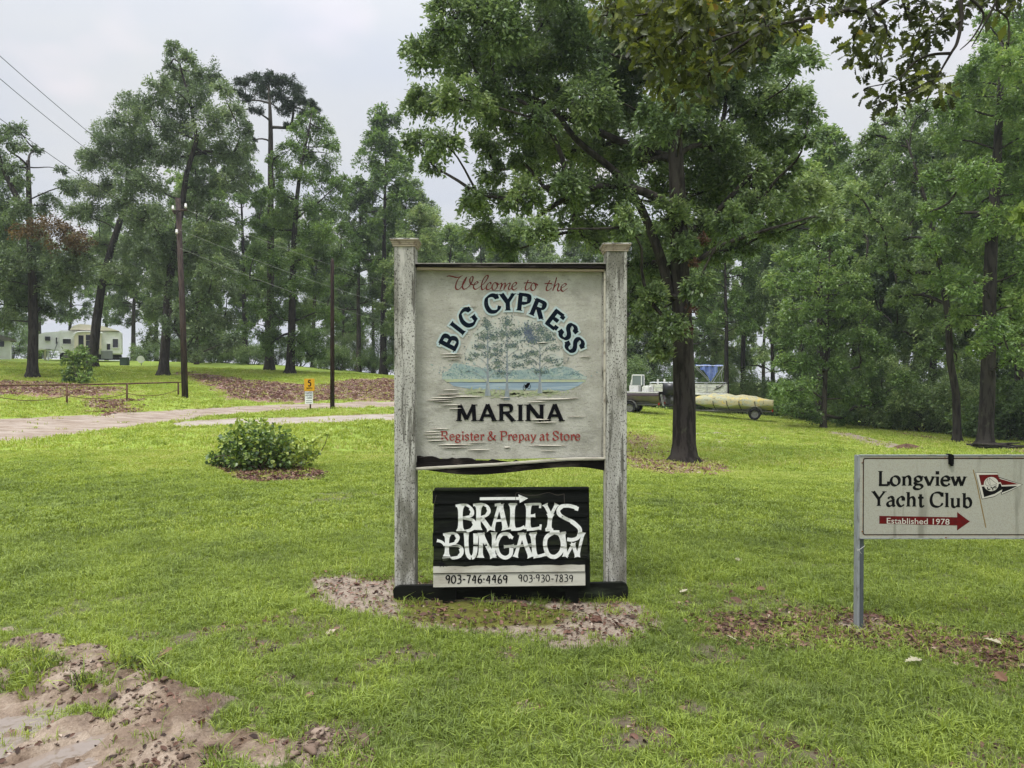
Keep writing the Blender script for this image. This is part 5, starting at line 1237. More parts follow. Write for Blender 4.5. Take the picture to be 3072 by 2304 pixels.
trees_b = [(1463, 975, 16, 22), (1450, 1010, 26, 16), (1440, 1040, 34, 12), (1480, 1010, 26, 18), (1425, 1065, 34, 8), (1410, 1078, 22, 6), (1490, 1050, 30, 14), (1455, 960, 10, 12),
           (1521, 965, 20, 24), (1512, 1000, 26, 16), (1545, 1000, 30, 18), (1495, 1085, 24, 10), (1540, 1035, 34, 12), (1490, 1100, 26, 10), (1560, 1070, 36, 9), (1505, 1120, 22, 10), (1550, 1095, 30, 9), (1480, 1065, 26, 10),
           (1620, 990, 26, 22), (1600, 1020, 34, 16), (1645, 1010, 30, 20), (1660, 1045, 26, 10), (1600, 1060, 36, 12), (1590, 1085, 26, 10), (1650, 1080, 34, 12), (1675, 1095, 16, 8), (1585, 985, 26, 18), (1620, 1115, 30, 10)]
mu = MB(); dabs(mu, trees_b, 8.5, 2.9, lay(.0042), rr_, .8); sg(mu, 'mural_leaves', mat('dark leaf dabs', (.085, .125, .14), .8, noise=[(30, (1, 1, 1), (.15, .19, .15), .48, .58)]), panel)
mu = MB(); dabs(mu, trees_b, 3, 2.4, lay(.0054), rr_, .8); sg(mu, 'mural_leaves', mat('green leaf dabs', (.18, .23, .18), .8), panel)
mu = MB(); dabs(mu, [(1587, 995, 20, 24), (1596, 1015, 16, 14)], 10, 3.0, lay(.0060), rr_, 1.2, 1.3); sg(mu, 'mural_leaves', mat('blue grey leaf dabs', (.12, .15, .20), .8), panel)
# motorcycle stuck on the water
mu = MB()
for cx_, cy_, rx_, ry_ in ((1573, 1164, 3.6, 7.5), (1587, 1159, 4.0, 7.5)):
    ribbon(mu, [(cx_ + rx_ * math.cos(a * .4488), -(cy_ + ry_ * math.sin(a * .4488))) for a in range(15)], lambda a, t: 1.5, lay(.0040))
poly2(mu, [(1575, 1156), (1582, 1150), (1589, 1152), (1586, 1160), (1579, 1166), (1576, 1162)], lay(.0044)); line2(mu, [(1571, 1152), (1576, 1155), (1573, 1164)], 1.4, lay(.0046), False); line2(mu, [(1580, 1151), (1590, 1150)], 2.4, lay(.0048), False)
sg(mu, 'motorcycle_emblem', ink, panel)
# words
W0, W1 = [], []
zs = lambda L_: [(1340 + a / 5.53, 810 + b / 5.53) for a, b in L_]
script = [[(0,105),(40,95),(100,105),(170,122),(230,105),(262,88)], [(240,105),(190,150),(155,230),(150,300),(185,322),(235,290),(300,190),(330,110)], [(330,110),(285,180),(260,260),(275,310),(310,310),(370,270),(420,190),(438,125),(420,106),(385,150),(395,220),(440,245)],
 [(440,245),(500,225),(520,200),(490,195),(455,240),(445,290),(480,318),(540,285)], [(540,285),(620,220),(680,130),(685,90),(650,95),(600,170),(575,270),(595,325),(650,290)], [(735,235),(725,205),(690,220),(660,270),(665,318),(710,315),(750,280)],
 [(830,215),(790,210),(755,260),(760,320),(800,325),(840,270),(830,215),(862,240)], [(862,240),(905,215),(912,240),(885,328)], [(887,318),(930,240),(965,215),(970,240),(948,325)], [(950,315),(1000,240),(1045,215),(1050,235),(1025,300),(1040,325),(1080,290)],
 [(1080,290),(1140,250),(1160,215),(1130,205),(1090,250),(1085,305),(1120,328),(1170,290)], [(1355,160),(1310,270),(1310,325),(1345,320),(1380,290)], [(1280,215),(1345,208),(1410,210)], [(1470,225),(1430,215),(1400,265),(1405,325),(1445,335),(1480,285),(1470,225),(1515,250)],
 [(1715,165),(1660,280),(1660,335),(1700,330),(1745,290)], [(1625,225),(1690,220),(1750,225)], [(1825,120),(1800,215),(1760,340)], [(1765,320),(1810,250),(1850,225),(1860,250),(1840,320),(1860,345),(1890,320)], [(1890,310),(1960,265),(1985,235),(1950,225),(1905,270),(1900,325),(1935,350),(2005,300)]]
mu = MB()
for st in script:
    q = cr(zs(st), 7); ribbon(mu, [(a[0], -a[1]) for a in q], lambda a, t: 1.5 + 3.2 * abs(math.sin(a - R(35))) * (1 if True else 0), lay(.0004))
sg(mu, 'script_lettering', redp2, panel)['label'] = 'red script reading Welcome to the'
arc = [('B', 1348, 1025.5, 63), ('I', 1372.5, 984.5, 52), ('G', 1403.5, 952, 37), ('C', 1477, 911, 16), ('Y', 1523, 906, 2), ('P', 1570, 907.5, -6), ('R', 1616, 926.5, -22), ('E', 1664.5, 958, -37), ('S', 1705, 995, -52), ('S', 1724.5, 1035, -66)]
for nm, m_, gr, ba in (('letter_outline', halo, 11, .0066), ('arched_lettering', navy, 0, .0080)):
    mu = MB()
    for ch, cx_, cy_, an in arc:
        k_ = 50.0; adv = GLY[ch][0]; a = R(an); kx = k_ * (1.08 if ch not in 'I' else 1.0)
        ox = cx_ - (adv / 2 * kx) * math.cos(a) + .5 * k_ * math.sin(a); oy = -cy_ - (adv / 2 * kx) * math.sin(a) - .5 * k_ * math.cos(a)
        glyph(mu, ch, XF(ox, oy, kx, k_, a), lay(ba), .27, .13, gr, sw=.17)
    sg(mu, nm, m_, panel)['label'] = 'arched words BIG CYPRESS'
mu = MB(); text(mu, 'MARINA', 1366, 1693, 1263, 49, lay(.0072), .22, .085, sw=.15); sg(mu, 'marina_lettering', ink, panel)['label'] = 'black word MARINA'
mu = MB(); text(mu, 'Register & Prepay at Store', 1320, 1742, 1321, 27, lay(.0066), .15, .06, space=.3); sg(mu, 'register_lettering', redp, panel)['label'] = 'red words Register & Prepay at Store'

# ground board lying across the feet of the posts
mb = MB()
tp_ = [(1186, 1756), (1192, 1748), (1206, 1744), (1300, 1742), (1500, 1741), (1700, 1737), (1862, 1734), (1872, 1738), (1877, 1746)]
bt_ = [(1878, 1830), (1760, 1822), (1500, 1806), (1300, 1797), (1200, 1788), (1188, 1778)]
mb.prism([(X(a), Z(b)) for a, b in tp_] + [(X(a), Z(b)) for a, b in bt_], D - PW / 2 - .045, D - PW / 2 - .008); sg(mb, 'ground_board', wetwood)

# ================================================================== THE BUNGALOW BOARD (its own thing, leaning between the posts)
BD = D - .22; ub = BD / F
def Xb(px): return (px - 1536) * ub
def Zb(py): return S(1536, py, BD).z
bung = thing('bungalow_sign', 'black plank sign with white hand painted words and arrow, under the welcome sign', 'sign', (Xb(1532), BD, 0))
ob = Vector((Xb(1532), BD, 0))
def sb(mb, name, m, parent=None):
    mb.v = [(v[0] - ob.x, v[1] - ob.y, v[2] - ob.z) for v in mb.v]; return mb.build(name, m, parent or bung)
edges = [1468, 1508, 1552, 1595, 1636, 1676, 1717, 1758]
planks = []
for i in range(7):
    a, b = edges[i] + 1.2, edges[i + 1] - .6
    xl = 1299 + r_.uniform(-1.5, 1.5); xr = (1763 if i < 5 else 1755) + r_.uniform(-2, 2)
    mb = MB(); sk_ = -2.5
    P4 = [(xl, a + 3), (xr, a + sk_), (xr, b + sk_), (xl, b + 3)]
    # lap siding: foot of each plank stands proud of the one below
    vs = []
    for (px, py) in P4:
        foot = py in (b + sk_, b + 3)
        vs += [(Xb(px), BD - (.010 if foot else .002), Zb(py)), (Xb(px), BD + .012, Zb(py))]
    mb.add([vs[0], vs[2], vs[4], vs[6], vs[1], vs[3], vs[5], vs[7]], [(3, 2, 1, 0), (4, 5, 6, 7), (0, 1, 5, 4), (1, 2, 6, 5), (2, 3, 7, 6), (3, 0, 4, 7)])
    m_ = black_board if i < 6 else None
    whitep = bpy.data.materials.get('white painted plank') or mat('white painted plank', (.50, .49, .42), .75, noise=[(8, (.25, 1, 1), (.36, .34, .28), .48, .64), (80, (.2, 1, 1), (.2, .18, .15), .62, .74), (3, (1, 1, 1), (.28, .2, .15), .66, .78)], bump=.3)
    planks.append(sb(mb, 'plank', black_board if i < 6 else whitep))
fb = PB(BD)
class BB(Board):
    def xy(s, px, py): return Xb(px), Zb(py)
bb = BB(BD)
def onb(py):
    """how far a plank face stands out at this height"""
    for i in range(7):
        if edges[i] <= py <= edges[i + 1] + 2: return .002 + .008 * (py - edges[i]) / (edges[i + 1] - edges[i])
    return .006
def layb(base, step=.00015):
    def f(px, py, l_): return (Xb(px), BD - onb(-py) - base - l_ * step, Zb(-py))
    return f
# white band painted over the lower half of the sixth plank
mu = MB(); n_ = 24
tops_ = [(1299 + (1755 - 1299) * i / n_, 1699 + r_.uniform(-1.5, 1.5) - 5 * i / n_ ) for i in range(n_ + 1)]
t3 = layb(.0010)
for i in range(n_):
    a, b = tops_[i], tops_[i + 1]
    mu.add([t3(a[0], -a[1], 0), t3(b[0], -b[1], 0), t3(b[0], -(1716.5 - 2.5 * (i + 1) / n_ * 2 + 1.5), 0), t3(a[0], -(1718 - 5 * i / n_), 0)], [(3, 2, 1, 0)])
sb(mu, 'white_band', whitep, planks[5])
bk = MB(); bk.prism([(Xb(1312), Zb(1466)), (Xb(1768), Zb(1463)), (Xb(1772), Zb(1765)), (Xb(1312), Zb(1768))], BD + .014, BD + .045); sb(bk, 'backing_board', wetwood)
bk = MB(); bk.prism([(Xb(1303), Zb(1466)), (Xb(1765), Zb(1463)), (Xb(1765), Zb(1467.5)), (Xb(1303), Zb(1471))], BD - .02, BD + .05); sb(bk, 'top_cap', black_board)
for px in (1345, 1718):
    bk = MB(); bk.span(Xb(px - 20), Xb(px + 20), BD + .046, BD + .08, -.15, Zb(1500)); sb(bk, 'stake', wetwood)
wpaint = mat('white hand paint', (.72, .73, .70), .7, noise=[(30, (1, 1, 1), (.52, .53, .48), .5, .68), (110, (1, 1, 1), (.2, .2, .18), .66, .74), (6, (1, 1, 1), (.55, .66, .62), .62, .72)])
zb_ = lambda x, y: (1150 + x / 2.765, 1350 + y / 2.765)
def sub(pts, n=6):
    o = []
    for i in range(len(pts) - 1):
        for k in range(n): o.append(tuple(np.array(pts[i]) * (1 - k / n) + np.array(pts[i + 1]) * k / n))
    return o + [pts[-1]]
def hand(mb, strokes, base=.0024):
    for it in strokes:
        w, pts = it[0], [zb_(*p) for p in it[1]]
        q = cr(pts, 6) if len(pts) > 2 else sub(pts, 8)
        fl = it[2] if len(it) > 2 else 1.0           # flared ends
        ribbon(mb, [(p[0], -p[1]) for p in q], lambda a, t: w / 2.765 * (1 + fl * .9 * abs(2 * t - 1) ** 5), layb(base))
HW = [
 (38,[(640,460),(640,668)]),(20,[(600,462),(680,452),(735,490),(735,540),(650,560)],0),(26,[(650,558),(740,580),(762,630),(700,668),(605,672)],0),(30,[(722,480),(738,510),(726,540)],0),(30,[(745,590),(757,620),(735,655)],0),
 (38,[(792,455),(786,660)]),(22,[(745,455),(820,448),(872,478),(868,530),(800,560)],0),(30,[(866,475),(876,505),(860,535)],0),(36,[(815,565),(850,610),(885,660)]),
 (26,[(965,450),(935,550),(905,665)]),(40,[(968,450),(990,540),(1015,660)]),(20,[(935,585),(1000,580)],0),(24,[(925,455),(975,448)],0),
 (38,[(1072,445),(1070,655)]),(24,[(1060,655),(1130,652),(1172,632)],0),(18,[(1045,447),(1110,447)],0),
 (38,[(1205,445),(1200,655)]),(22,[(1180,452),(1240,447),(1305,447)],0),(22,[(1200,545),(1260,540)],.8),(24,[(1190,655),(1250,652),(1308,640)],.3),(18,[(1303,440),(1300,480)],0),(18,[(1306,615),(1300,660)],0),
 (30,[(1340,447),(1385,535)]),(26,[(1440,445),(1388,540)]),(36,[(1386,530),(1375,655)]),(20,[(1345,662),(1410,658)],0),
 (30,[(1608,468),(1600,500)],0),(30,[(1605,478),(1540,462),(1470,470),(1452,520),(1500,560),(1580,600),(1632,660),(1618,720),(1570,742),(1525,738)],0),(30,[(1480,470),(1450,500),(1470,545)],0),(34,[(1560,590),(1628,650),(1622,715)],0),
 (34,[(530,700),(525,880)]),(22,[(495,700),(580,688),(622,720),(600,765),(535,785)],0),(24,[(540,790),(630,795),(655,840),(620,885),(490,900)],0),(32,[(640,815),(650,850),(628,880)],0),(22,[(445,748),(485,760),(515,790)],.4),(26,[(600,700),(616,730),(600,760)],0),
 (34,[(688,685),(690,780),(700,860),(730,890),(760,850),(768,690)],.4),
 (34,[(812,685),(806,890)]),(36,[(812,690),(850,770),(915,885)]),(30,[(918,680),(912,890)]),
 (30,[(1060,725),(1030,695),(975,705),(940,780),(960,860),(1010,890),(1055,865),(1062,810)],.2),(24,[(1000,800),(1085,792)],.4),(22,[(1040,710),(1075,728)],.4),
 (28,[(1150,692),(1125,780),(1095,885)]),(36,[(1155,692),(1185,790),(1225,885)]),(22,[(1080,800),(1150,790),(1228,785)],.3),(20,[(1115,692),(1170,690)],0),
 (36,[(1240,690),(1255,880)]),(24,[(1245,882),(1300,875),(1350,860)],.5),(18,[(1215,692),(1275,684)],0),
 (34,[(1418,680),(1355,720),(1342,790),(1370,865),(1425,882),(1475,840),(1488,770),(1465,700),(1418,680)],0),(18,[(1380,672),(1460,672)],0),
 (30,[(1490,690),(1505,780),(1510,880)]),(22,[(1575,770),(1545,830),(1512,882)]),(30,[(1572,770),(1590,830),(1608,882)]),(24,[(1660,680),(1635,780),(1612,882)]),(22,[(1475,688),(1515,682)],0)]
mu = MB(); hand(mu, HW); sb(mu, 'hand_lettering', wpaint)['label'] = 'white hand painted words BRALEYS BUNGALOW'
mu = MB(); hand(mu, [(24, [(800, 402), (900, 401), (1000, 400), (1125, 400)], 0), (4, [(1102, 355), (1180, 372), (1280, 372), (1370, 352), (1440, 372), (1500, 362)], 0)][:1])
mu2 = [zb_(*p) for p in ((1120, 366), (1200, 399), (1132, 436))]; poly2(mu, mu2, layb(.0030)); sb(mu, 'arrow', wpaint)
mu = MB(); hand(mu, [(4, [(1102, 440), (1102, 355), (1180, 372), (1280, 372), (1370, 352), (1440, 372), (1500, 362)], 0), (4, [(1500, 362), (1502, 440)], 0), (4, [(440, 370), (425, 440), (412, 560)], 0)]); sb(mu, 'wire', mat('dull wire', (.07, .06, .05), .6))
sx_, sy_ = zb_(485, 945)
mu = MB(); poly2(mu, [(sx_ + (11 if i % 2 == 0 else 4.4) * math.sin(i * math.pi / 5), sy_ - (11 if i % 2 == 0 else 4.4) * math.cos(i * math.pi / 5)) for i in range(10)], layb(.0030)); sb(mu, 'star', ink)
mu = MB()
text(mu, '903-746.4469', 1150 + 512 / 2.765, 1150 + 1035 / 2.765, 1350 + 1102 / 2.765, 24, layb(.0016), .155, .10, serif=False, jit=1.0)
text(mu, '903.930-7839', 1150 + 1118 / 2.765, 1150 + 1578 / 2.765, 1350 + 1090 / 2.765, 20.5, layb(.0016), .13, .09, serif=False, jit=1.0)
sb(mu, 'phone_numbers', ink)['label'] = 'black phone numbers 903-746-4469 and 903-930-7839'
# twig caught between post and board
tw = MB(); tw.tube([(X(1250), D - .06, Z(1640)), (X(1268), D - .10, Z(1643)), (X(1285), D - .14, Z(1630)), (X(1296), D - .18, Z(1627))], .0016, 5); tw.tube([(X(1252), D - .06, Z(1638)), (X(1262), D - .09, Z(1655)), (X(1256), D - .08, Z(1668))], .0012, 5)
tag(tw.build('dead_vine', mat('dead vine', (.10, .075, .05), .8)), 'thin dead vine between the left post and the bungalow board', 'vine')

# ================================================================== THE YACHT CLUB SIGN
DY = float(G(2587, 1886).y); uy = DY / F
def Xy(px): return (px - 1536) * uy
def Zy(py): return S(1536, py, DY).z
yz0 = float(ground_z(np.array([Xy(2585)]), np.array([DY]))[0])
ysn = thing('yacht_club_sign', 'grey white yacht club sign with red arrow and pennant on thin metal posts', 'sign', (Xy(2585), DY, yz0)); oy_ = Vector((Xy(2585), DY, yz0))
def sy(mb, name, m, parent=None):
    mb.v = [(v[0] - oy_.x, v[1] - oy_.y, v[2] - oy_.z) for v in mb.v]; return mb.build(name, m, parent or ysn)
steel = mat('grey painted steel', (.30, .32, .33), .5, .2, noise=[(30, (1, 1, .3), (.17, .17, .17), .5, .68), (60, (1, 1, 1), (.2, .12, .08), .68, .78)], bump=.15)
dsteel = mat('shade-toned steel', (.10, .115, .125), .45, .2, noise=[(40, (1, 1, .3), (.05, .055, .055), .5, .68), (120, (1, 1, 1), (.3, .31, .32), .68, .75)], bump=.15)
aged = mat('aged sign sheet', (.385, .38, .32), .55, noise=[(3, (1, 1, 1), (.38, .38, .32), .45, .62), (60, (1, 1, 1), (.36, .345, .28), .52, .66), (260, (1, 1, 1), (.31, .30, .25), .52, .6), (9, (1, 1, .10), (.24, .235, .19), .56, .68)], bump=.06, bscale=80)
for k_, (pxa, nm) in enumerate(((2585, 'post'), (3345, 'post'))):  # dark front, lighter left flange: side light put into the steel colours
    mb = MB(); zt = Zy(1366)
    mb.bevbox((Xy(pxa + 3), DY + .022, (zt + yz0 - .3) / 2), (16 * uy, .03, zt - yz0 + .3), .002); p_ = sy(mb, nm, dsteel)
    mb = MB(); mb.bevbox((Xy(pxa - 8), DY + .018, (zt + yz0 - .3) / 2), (8 * uy, .046, zt - yz0 + .3), .002); sy(mb, 'flange', steel, p_)
fm = MB()
X0, X1 = Xy(2579), Xy(3352); Zt, Zb0 = Zy(1366), Zy(1614)
fm.bevbox(((X0 + X1) / 2, DY, (Zt + Zb0) / 2), (X1 - X0, .012, Zt - Zb0), .0015); ypan = sy(fm, 'face_panel', aged)
for (a, b, c_, d_) in ((X0, X1, Zt - .001, Zt + .004), (X0, X1, Zb0 - .004, Zb0 + .001)):
    mb = MB(); mb.span(a, b, DY - .011, DY + .01, c_, d_); sy(mb, 'edge_rail', steel, ypan)
class YB(Board):
    def xy(s, px, py): return Xy(px), Zy(py)
yb_ = YB(DY - .006)
def layy(base, step=.0001): return yb_.to3(base, step)
rust = mat('rust line', (.20, .085, .035), .8, noise=[(20, (1, 1, 1), (.06, .035, .025), .48, .6)])
blk = mat('printed black', (.006, .006, .006), .7, spec=.1); mar = mat('printed maroon', (.12, .008, .008), .7, spec=.1, noise=[(30, (1, 1, 1), (.09, .01, .01), .45, .6)]); cream = mat('printed cream', (.55, .53, .46), .5)
def rrect(x0_, y0_, x1_, y1_, r, n=6):
    o = []
    for cx_, cy_, a0 in ((x1_ - r, y0_ + r, -90), (x1_ - r, y1_ - r, 0), (x0_ + r, y1_ - r, 90), (x0_ + r, y0_ + r, 180)):
        for i in range(n + 1):
            a = R(a0 + 90 * i / n); o.append((cx_ + r * math.cos(a), cy_ + r * math.sin(a)))
    return o + [o[0]]
mu = MB(); ribbon(mu, [(p[0], -p[1]) for p in rrect(2590.5, 1375.5, 3340, 1603, 6)], lambda a, t: 2.2, layy(.0004)); sy(mu, 'border_line', blk, ypan)
mu = MB(); ribbon(mu, [(p[0], -p[1]) for p in rrect(2588.8, 1373.6, 3342, 1604.6, 7)], lambda a, t: 1.3, layy(.0002)); sy(mu, 'rust_line', rust, ypan)
ty = lambda x, y: (2500 + x / 2.676, 1300 + y / 2.676)
mu = MB(); text(mu, 'Longview', ty(350, 0)[0], ty(1065, 0)[0], ty(0, 417)[1], 43, layy(.0004), .20, .075, tilt=.004, sw=.13)
text(mu, 'Yacht Club', ty(308, 0)[0], ty(1118, 0)[0], ty(0, 580)[1], 43, layy(.0004), .20, .075, tilt=.018, space=.3, sw=.13)
sy(mu, 'name_lettering', blk, ypan)['label'] = 'black words Longview Yacht Club'
mu = MB(); poly2(mu, [ty(*p) for p in ((370, 661), (995, 672), (995, 630), (1098, 706), (995, 779), (995, 738), (370, 724))], layy(.0004)); sy(mu, 'arrow', mar, ypan)
cu = bpy.data.curves.new('established', 'FONT'); cu.body = 'Established 1978'; cu.size = 1.0; cu.offset = .006; cu.resolution_u = 3
tmp = bpy.data.objects.new('established', cu); COL.objects.link(tmp); bpy.context.view_layer.update()
me = bpy.data.meshes.new_from_object(tmp.evaluated_get(bpy.context.evaluated_depsgraph_get())); bpy.data.objects.remove(tmp)
xs = [v.co.x for v in me.vertices]; ys_ = [v.co.y for v in me.vertices]; xa, xb_ = min(xs), max(xs); ym = max(ys_)
p0, p1 = ty(430, 722), ty(934, 722); hh_ = (722 - 676) / 2.676
for v in me.vertices:
    px = p0[0] + (v.co.x - xa) / (xb_ - xa) * (p1[0] - p0[0]); py = p0[1] - v.co.y / ym * hh_ + (px - p0[0]) * .018
    v.co = Vector((Xy(px), DY - .006 - .0012, Zy(py))) - oy_
me.materials.clear(); me.materials.append(cream)
e_ = bpy.data.objects.new('established_lettering', me); COL.objects.link(e_); e_.parent = ypan; e_['label'] = 'cream words Established 1978'
tf = lambda x, y: (2880 + x / 7.9, 1390 + y / 7.9)
def fl(name, pts, m, base, lines=None):
    mu = MB()
    if pts: poly2(mu, [tf(*p) for p in pts], layy(base))
    for w, L_ in (lines or []): line2(mu, [tf(*p) for p in L_], w, layy(base), len(L_) > 5)
    return sy(mu, name, m, ypan)
brass = mat('printed flag staff', (.22, .15, .05), .6)
fl('flag_staff', None, brass, .0004, [(3.2, [(310, 145), (400, 480), (480, 860), (620, 1520)])])
fl('pennant_edge', [(365, 205), (890, 215), (915, 320), (1490, 500), (1180, 660), (985, 740), (965, 690), (820, 790), (520, 850)], blk, .0006)
fl('pennant_ground', [(372, 215), (885, 226), (905, 335), (1470, 502), (1170, 650), (990, 725), (985, 670), (820, 775), (530, 835)], cream, .0009)
fl('pennant_red', [(440, 268), (885, 262), (920, 345), (960, 370), (1250, 450), (1390, 492), (990, 512), (960, 440), (500, 515)], mar, .0013)
fl('pennant_black', [(512, 548), (960, 475), (985, 545), (1370, 530), (1160, 625), (985, 690), (1000, 612), (820, 720), (570, 795)], blk, .0013)
fl('pennant_stripe', [(490, 515), (560, 515), (560, 545), (505, 547)], cream, .0018)
fl('pennant_disc', [(735 + 175 * math.cos(i * math.pi / 12), 487 + 168 * math.sin(i * math.pi / 12)) for i in range(24)], cream, .0020)
fl('boat_emblem', None, blk, .0026, [(1.0, [(685, 340), (870, 485)]), (1.0, [(870, 485), (720, 525), (685, 340)]), (1.0, [(655, 350), (600, 430), (600, 500), (650, 530), (690, 535)]), (1.0, [(655, 350), (650, 430), (700, 520)]),
   (3.2, [(640, 560), (655, 615)]), (3, [(650, 618), (715, 605)]), (3, [(715, 550), (765, 585)]), (3, [(820, 540), (765, 590), (775, 635)]), (3, [(860, 525), (820, 545), (825, 580), (865, 570)])])
mu = MB(); mu.bevbox((Xy(2851), DY - .012, Zy(1378)), (14 * uy, .02, 30 * uy), .004); mu.bevbox((Xy(2851), DY - .02, Zy(1390)), (9 * uy, .012, 14 * uy), .003); mu.bevbox((Xy(2848), DY, Zy(1364)), (12 * uy, .03, 5 * uy), .002)
tag(mu.build('black_clip', blk), 'black clip hooked over the top edge of the yacht club sign', 'clip')
for i, (px, py) in enumerate(((2834, 1373), (2586, 1388), (2587, 1594), (2838, 1612))):
    mu = MB(); mu.disc((Xy(px), DY - .008, Zy(py)), 1.8 * uy, (0, 1, 0), .006, 8); sy(mu, 'bolt', rust, ypan)
mu = MB(); mu.tube([(Xy(2573), DY - .005, Zy(1652)), (Xy(2580), DY - .012, Zy(1646)), (Xy(2594), DY - .012, Zy(1636))], .0012, 5); mu.tube([(Xy(2571), DY - .005, Zy(1646)), (Xy(2578), DY - .01, Zy(1650)), (Xy(2584), DY - .01, Zy(1660))], .001, 5)
sy(mu, 'string_tie', mat('white string', (.6, .6, .56), .7))

# ================================================================== BOATS
def at(px, py):
    return G(px, py)
rubber = mat('tyre rubber', (.015, .015, .015), .8)
galv = mat('grey trailer steel', (.20, .20, .20), .5, .4, noise=[(20, (1, 1, 1), (.11, .08, .06), .5, .66)])
chrome = mat('aluminium', (.55, .56, .57), .35, .7)
whitegel = mat('white gelcoat', (.76, .76, .73), .35, noise=[(6, (1, 1, 1), (.50, .49, .44), .5, .68)], spec=.5)
def wheel(parent, c, r=.32, w=.2, axis=(0, 1, 0), rimm=None):
    t = MB(); c = Vector(c); a = Vector(axis).normalized()
    side = a.cross(Vector((0, 0, 1))).normalized()
    prof = [(r * .62, -w / 2), (r * .92, -w / 2), (r, -w * .32), (r, w * .32), (r * .92, w / 2), (r * .62, w / 2)]
    rings = []
    for k in range(24):
        an = 2 * math.pi * k / 24; d = side * math.cos(an) + Vector((0, 0, 1)) * math.sin(an)
        rings.append([c + d * q + a * y for q, y in prof])
    rings.append(rings[0]); t.loft(rings, True, False); tyre = t.build('wheel', rubber, parent, True)
    m = MB(); m.disc(c - a * w * .1, r * .63, a, w * .6, 20); m.disc(c + a * w * .28, r * .2, a, w * .1, 12); m.disc(c - a * w * .46, r * .2, a, w * .1, 12)
    for k in range(5):
        an = 2 * math.pi * k / 5; d = side * math.cos(an) + Vector((0, 0, 1)) * math.sin(an); m.disc(c + d * r * .38 - a * w * .42, r * .06, a, w * .06, 8)
    m.build('rim', rimm or galv, tyre); return tyre
def hull_loft(L, W, z_keel, z_gun, n=14, bow=1.0, rise=.25):
    """bow at +x; rings keel-chine-gunwale both sides"""
    R_ = []
    for i in range(n + 1):
        t = i / n; x = -L / 2 + L * t
        w = W / 2 * (1 - max(0, (t - .45) / .55) ** 2.2 * .97)
        zk = z_keel + rise * max(0, (t - .55) / .45) ** 1.8 * 1.8; zg = z_gun + .10 * t ** 3
        R_.append([(x, -w, zg), (x, -w * .97, zg - .06), (x, -w * .86, zk + (zg - zk) * .38), (x, -w * .45, zk + .05), (x, 0, zk), (x, w * .45, zk + .05), (x, w * .86, zk + (zg - zk) * .38), (x, w * .97, zg - .06), (x, w, zg)])
    return R_
def trailer(parent, L, W, zf, wheels, tongue, sgn=1):
    m = MB()
    for s_ in (-1, 1):
        m.tube([(-L * .48, s_ * W * .36, zf), (L * .2, s_ * W * .34, zf), (L * .44, s_ * .06, zf)], .04, 4)
        m.box((-L * .1, s_ * W * .25, zf + .10), (L * .6, .10, .05))
    for x in (-L * .42, -L * .15, L * .15): m.box((x, 0, zf), (.06, W * .72, .06))
    m.tube([(L * .4, 0, zf), (L * .4 + tongue, 0, zf - .02)], .04, 4)
    m.build('trailer_frame', galv, parent)
    for x in wheels:
        m = MB(); m.tube([(x, -W * .46, .32), (x, W * .46, .32)], .03, 6); m.build('axle', galv, parent)
        for s_ in (-1, 1):
            wheel(parent, (x, s_ * W * .47, .32), .32, .2, (0, 1, 0))
            f = MB(); rg = [[(x + .40 * math.cos(a), s_ * W * .47 - .13, .34 + .40 * math.sin(a)), (x + .40 * math.cos(a), s_ * W * .47 + .13, .34 + .40 * math.sin(a)), (x + .375 * math.cos(a), s_ * W * .47 + .13, .34 + .375 * math.sin(a)), (x + .375 * math.cos(a), s_ * W * .47 - .13, .34 + .375 * math.sin(a))] for a in [math.pi * k / 10 for k in range(11)]]
            f.loft(rg); f.build('fender', galv, parent)
    for s_ in (-1, 1):
        m = MB(); m.box((-L * .5, s_ * W * .42, zf + .06), (.06, .22, .12)); m.build('tail_light', mat('red lamp', (.30, .02, .02), .3) if not bpy.data.materials.get('red lamp') else bpy.data.materials['red lamp'], parent)
        m = MB(); m.tube([(-L * .5, s_ * W * .42, zf), (-L * .46, s_ * W * .36, zf)], .02, 4); m.build('light_bracket', galv, parent)
    m = MB(); m.tube([(L * .4 + tongue * .8, 0, zf), (L * .4 + tongue * .8, 0, .06)], .03, 6); m.box((L * .4 + tongue * .8, 0, .03), (.14, .1, .05)); m.build('jack', galv, parent)

# covered boat on its trailer
p0 = at(2188, 1256)
cov = thing('covered_boat', 'small boat under a stained yellowish cover strapped down on a trailer', 'boat', (p0.x, p0.y, p0.z), R(180 - 20))
L_, W_ = 4.5, 1.8
hullm = mat('yellow stained hull', (.50, .46, .24), .5, noise=[(5, (1, 1, 1), (.40, .42, .28), .45, .62), (20, (1, 1, 1), (.22, .21, .12), .60, .72)], spec=.4)
coverm = mat('mildewed boat cover', (.40, .36, .20), .85, noise=[(2.2, (1, 1, 1), (.52, .40, .10), .52, .60), (4, (1, 1, 1), (.33, .34, .24), .46, .56), (12, (1, 1, 1), (.13, .13, .09), .55, .66)], bump=.5, bscale=8)
MB().loft(hull_loft(L_, W_, .50, 1.02), False, False).build('hull', hullm, cov, True)
rings = []
tops = [(0, .98), (.08, 1.12), (.2, 1.24), (.3, 1.33), (.42, 1.30), (.52, 1.38), (.6, 1.34), (.68, 1.42), (.76, 1.32), (.88, 1.22), (1, 1.12)]
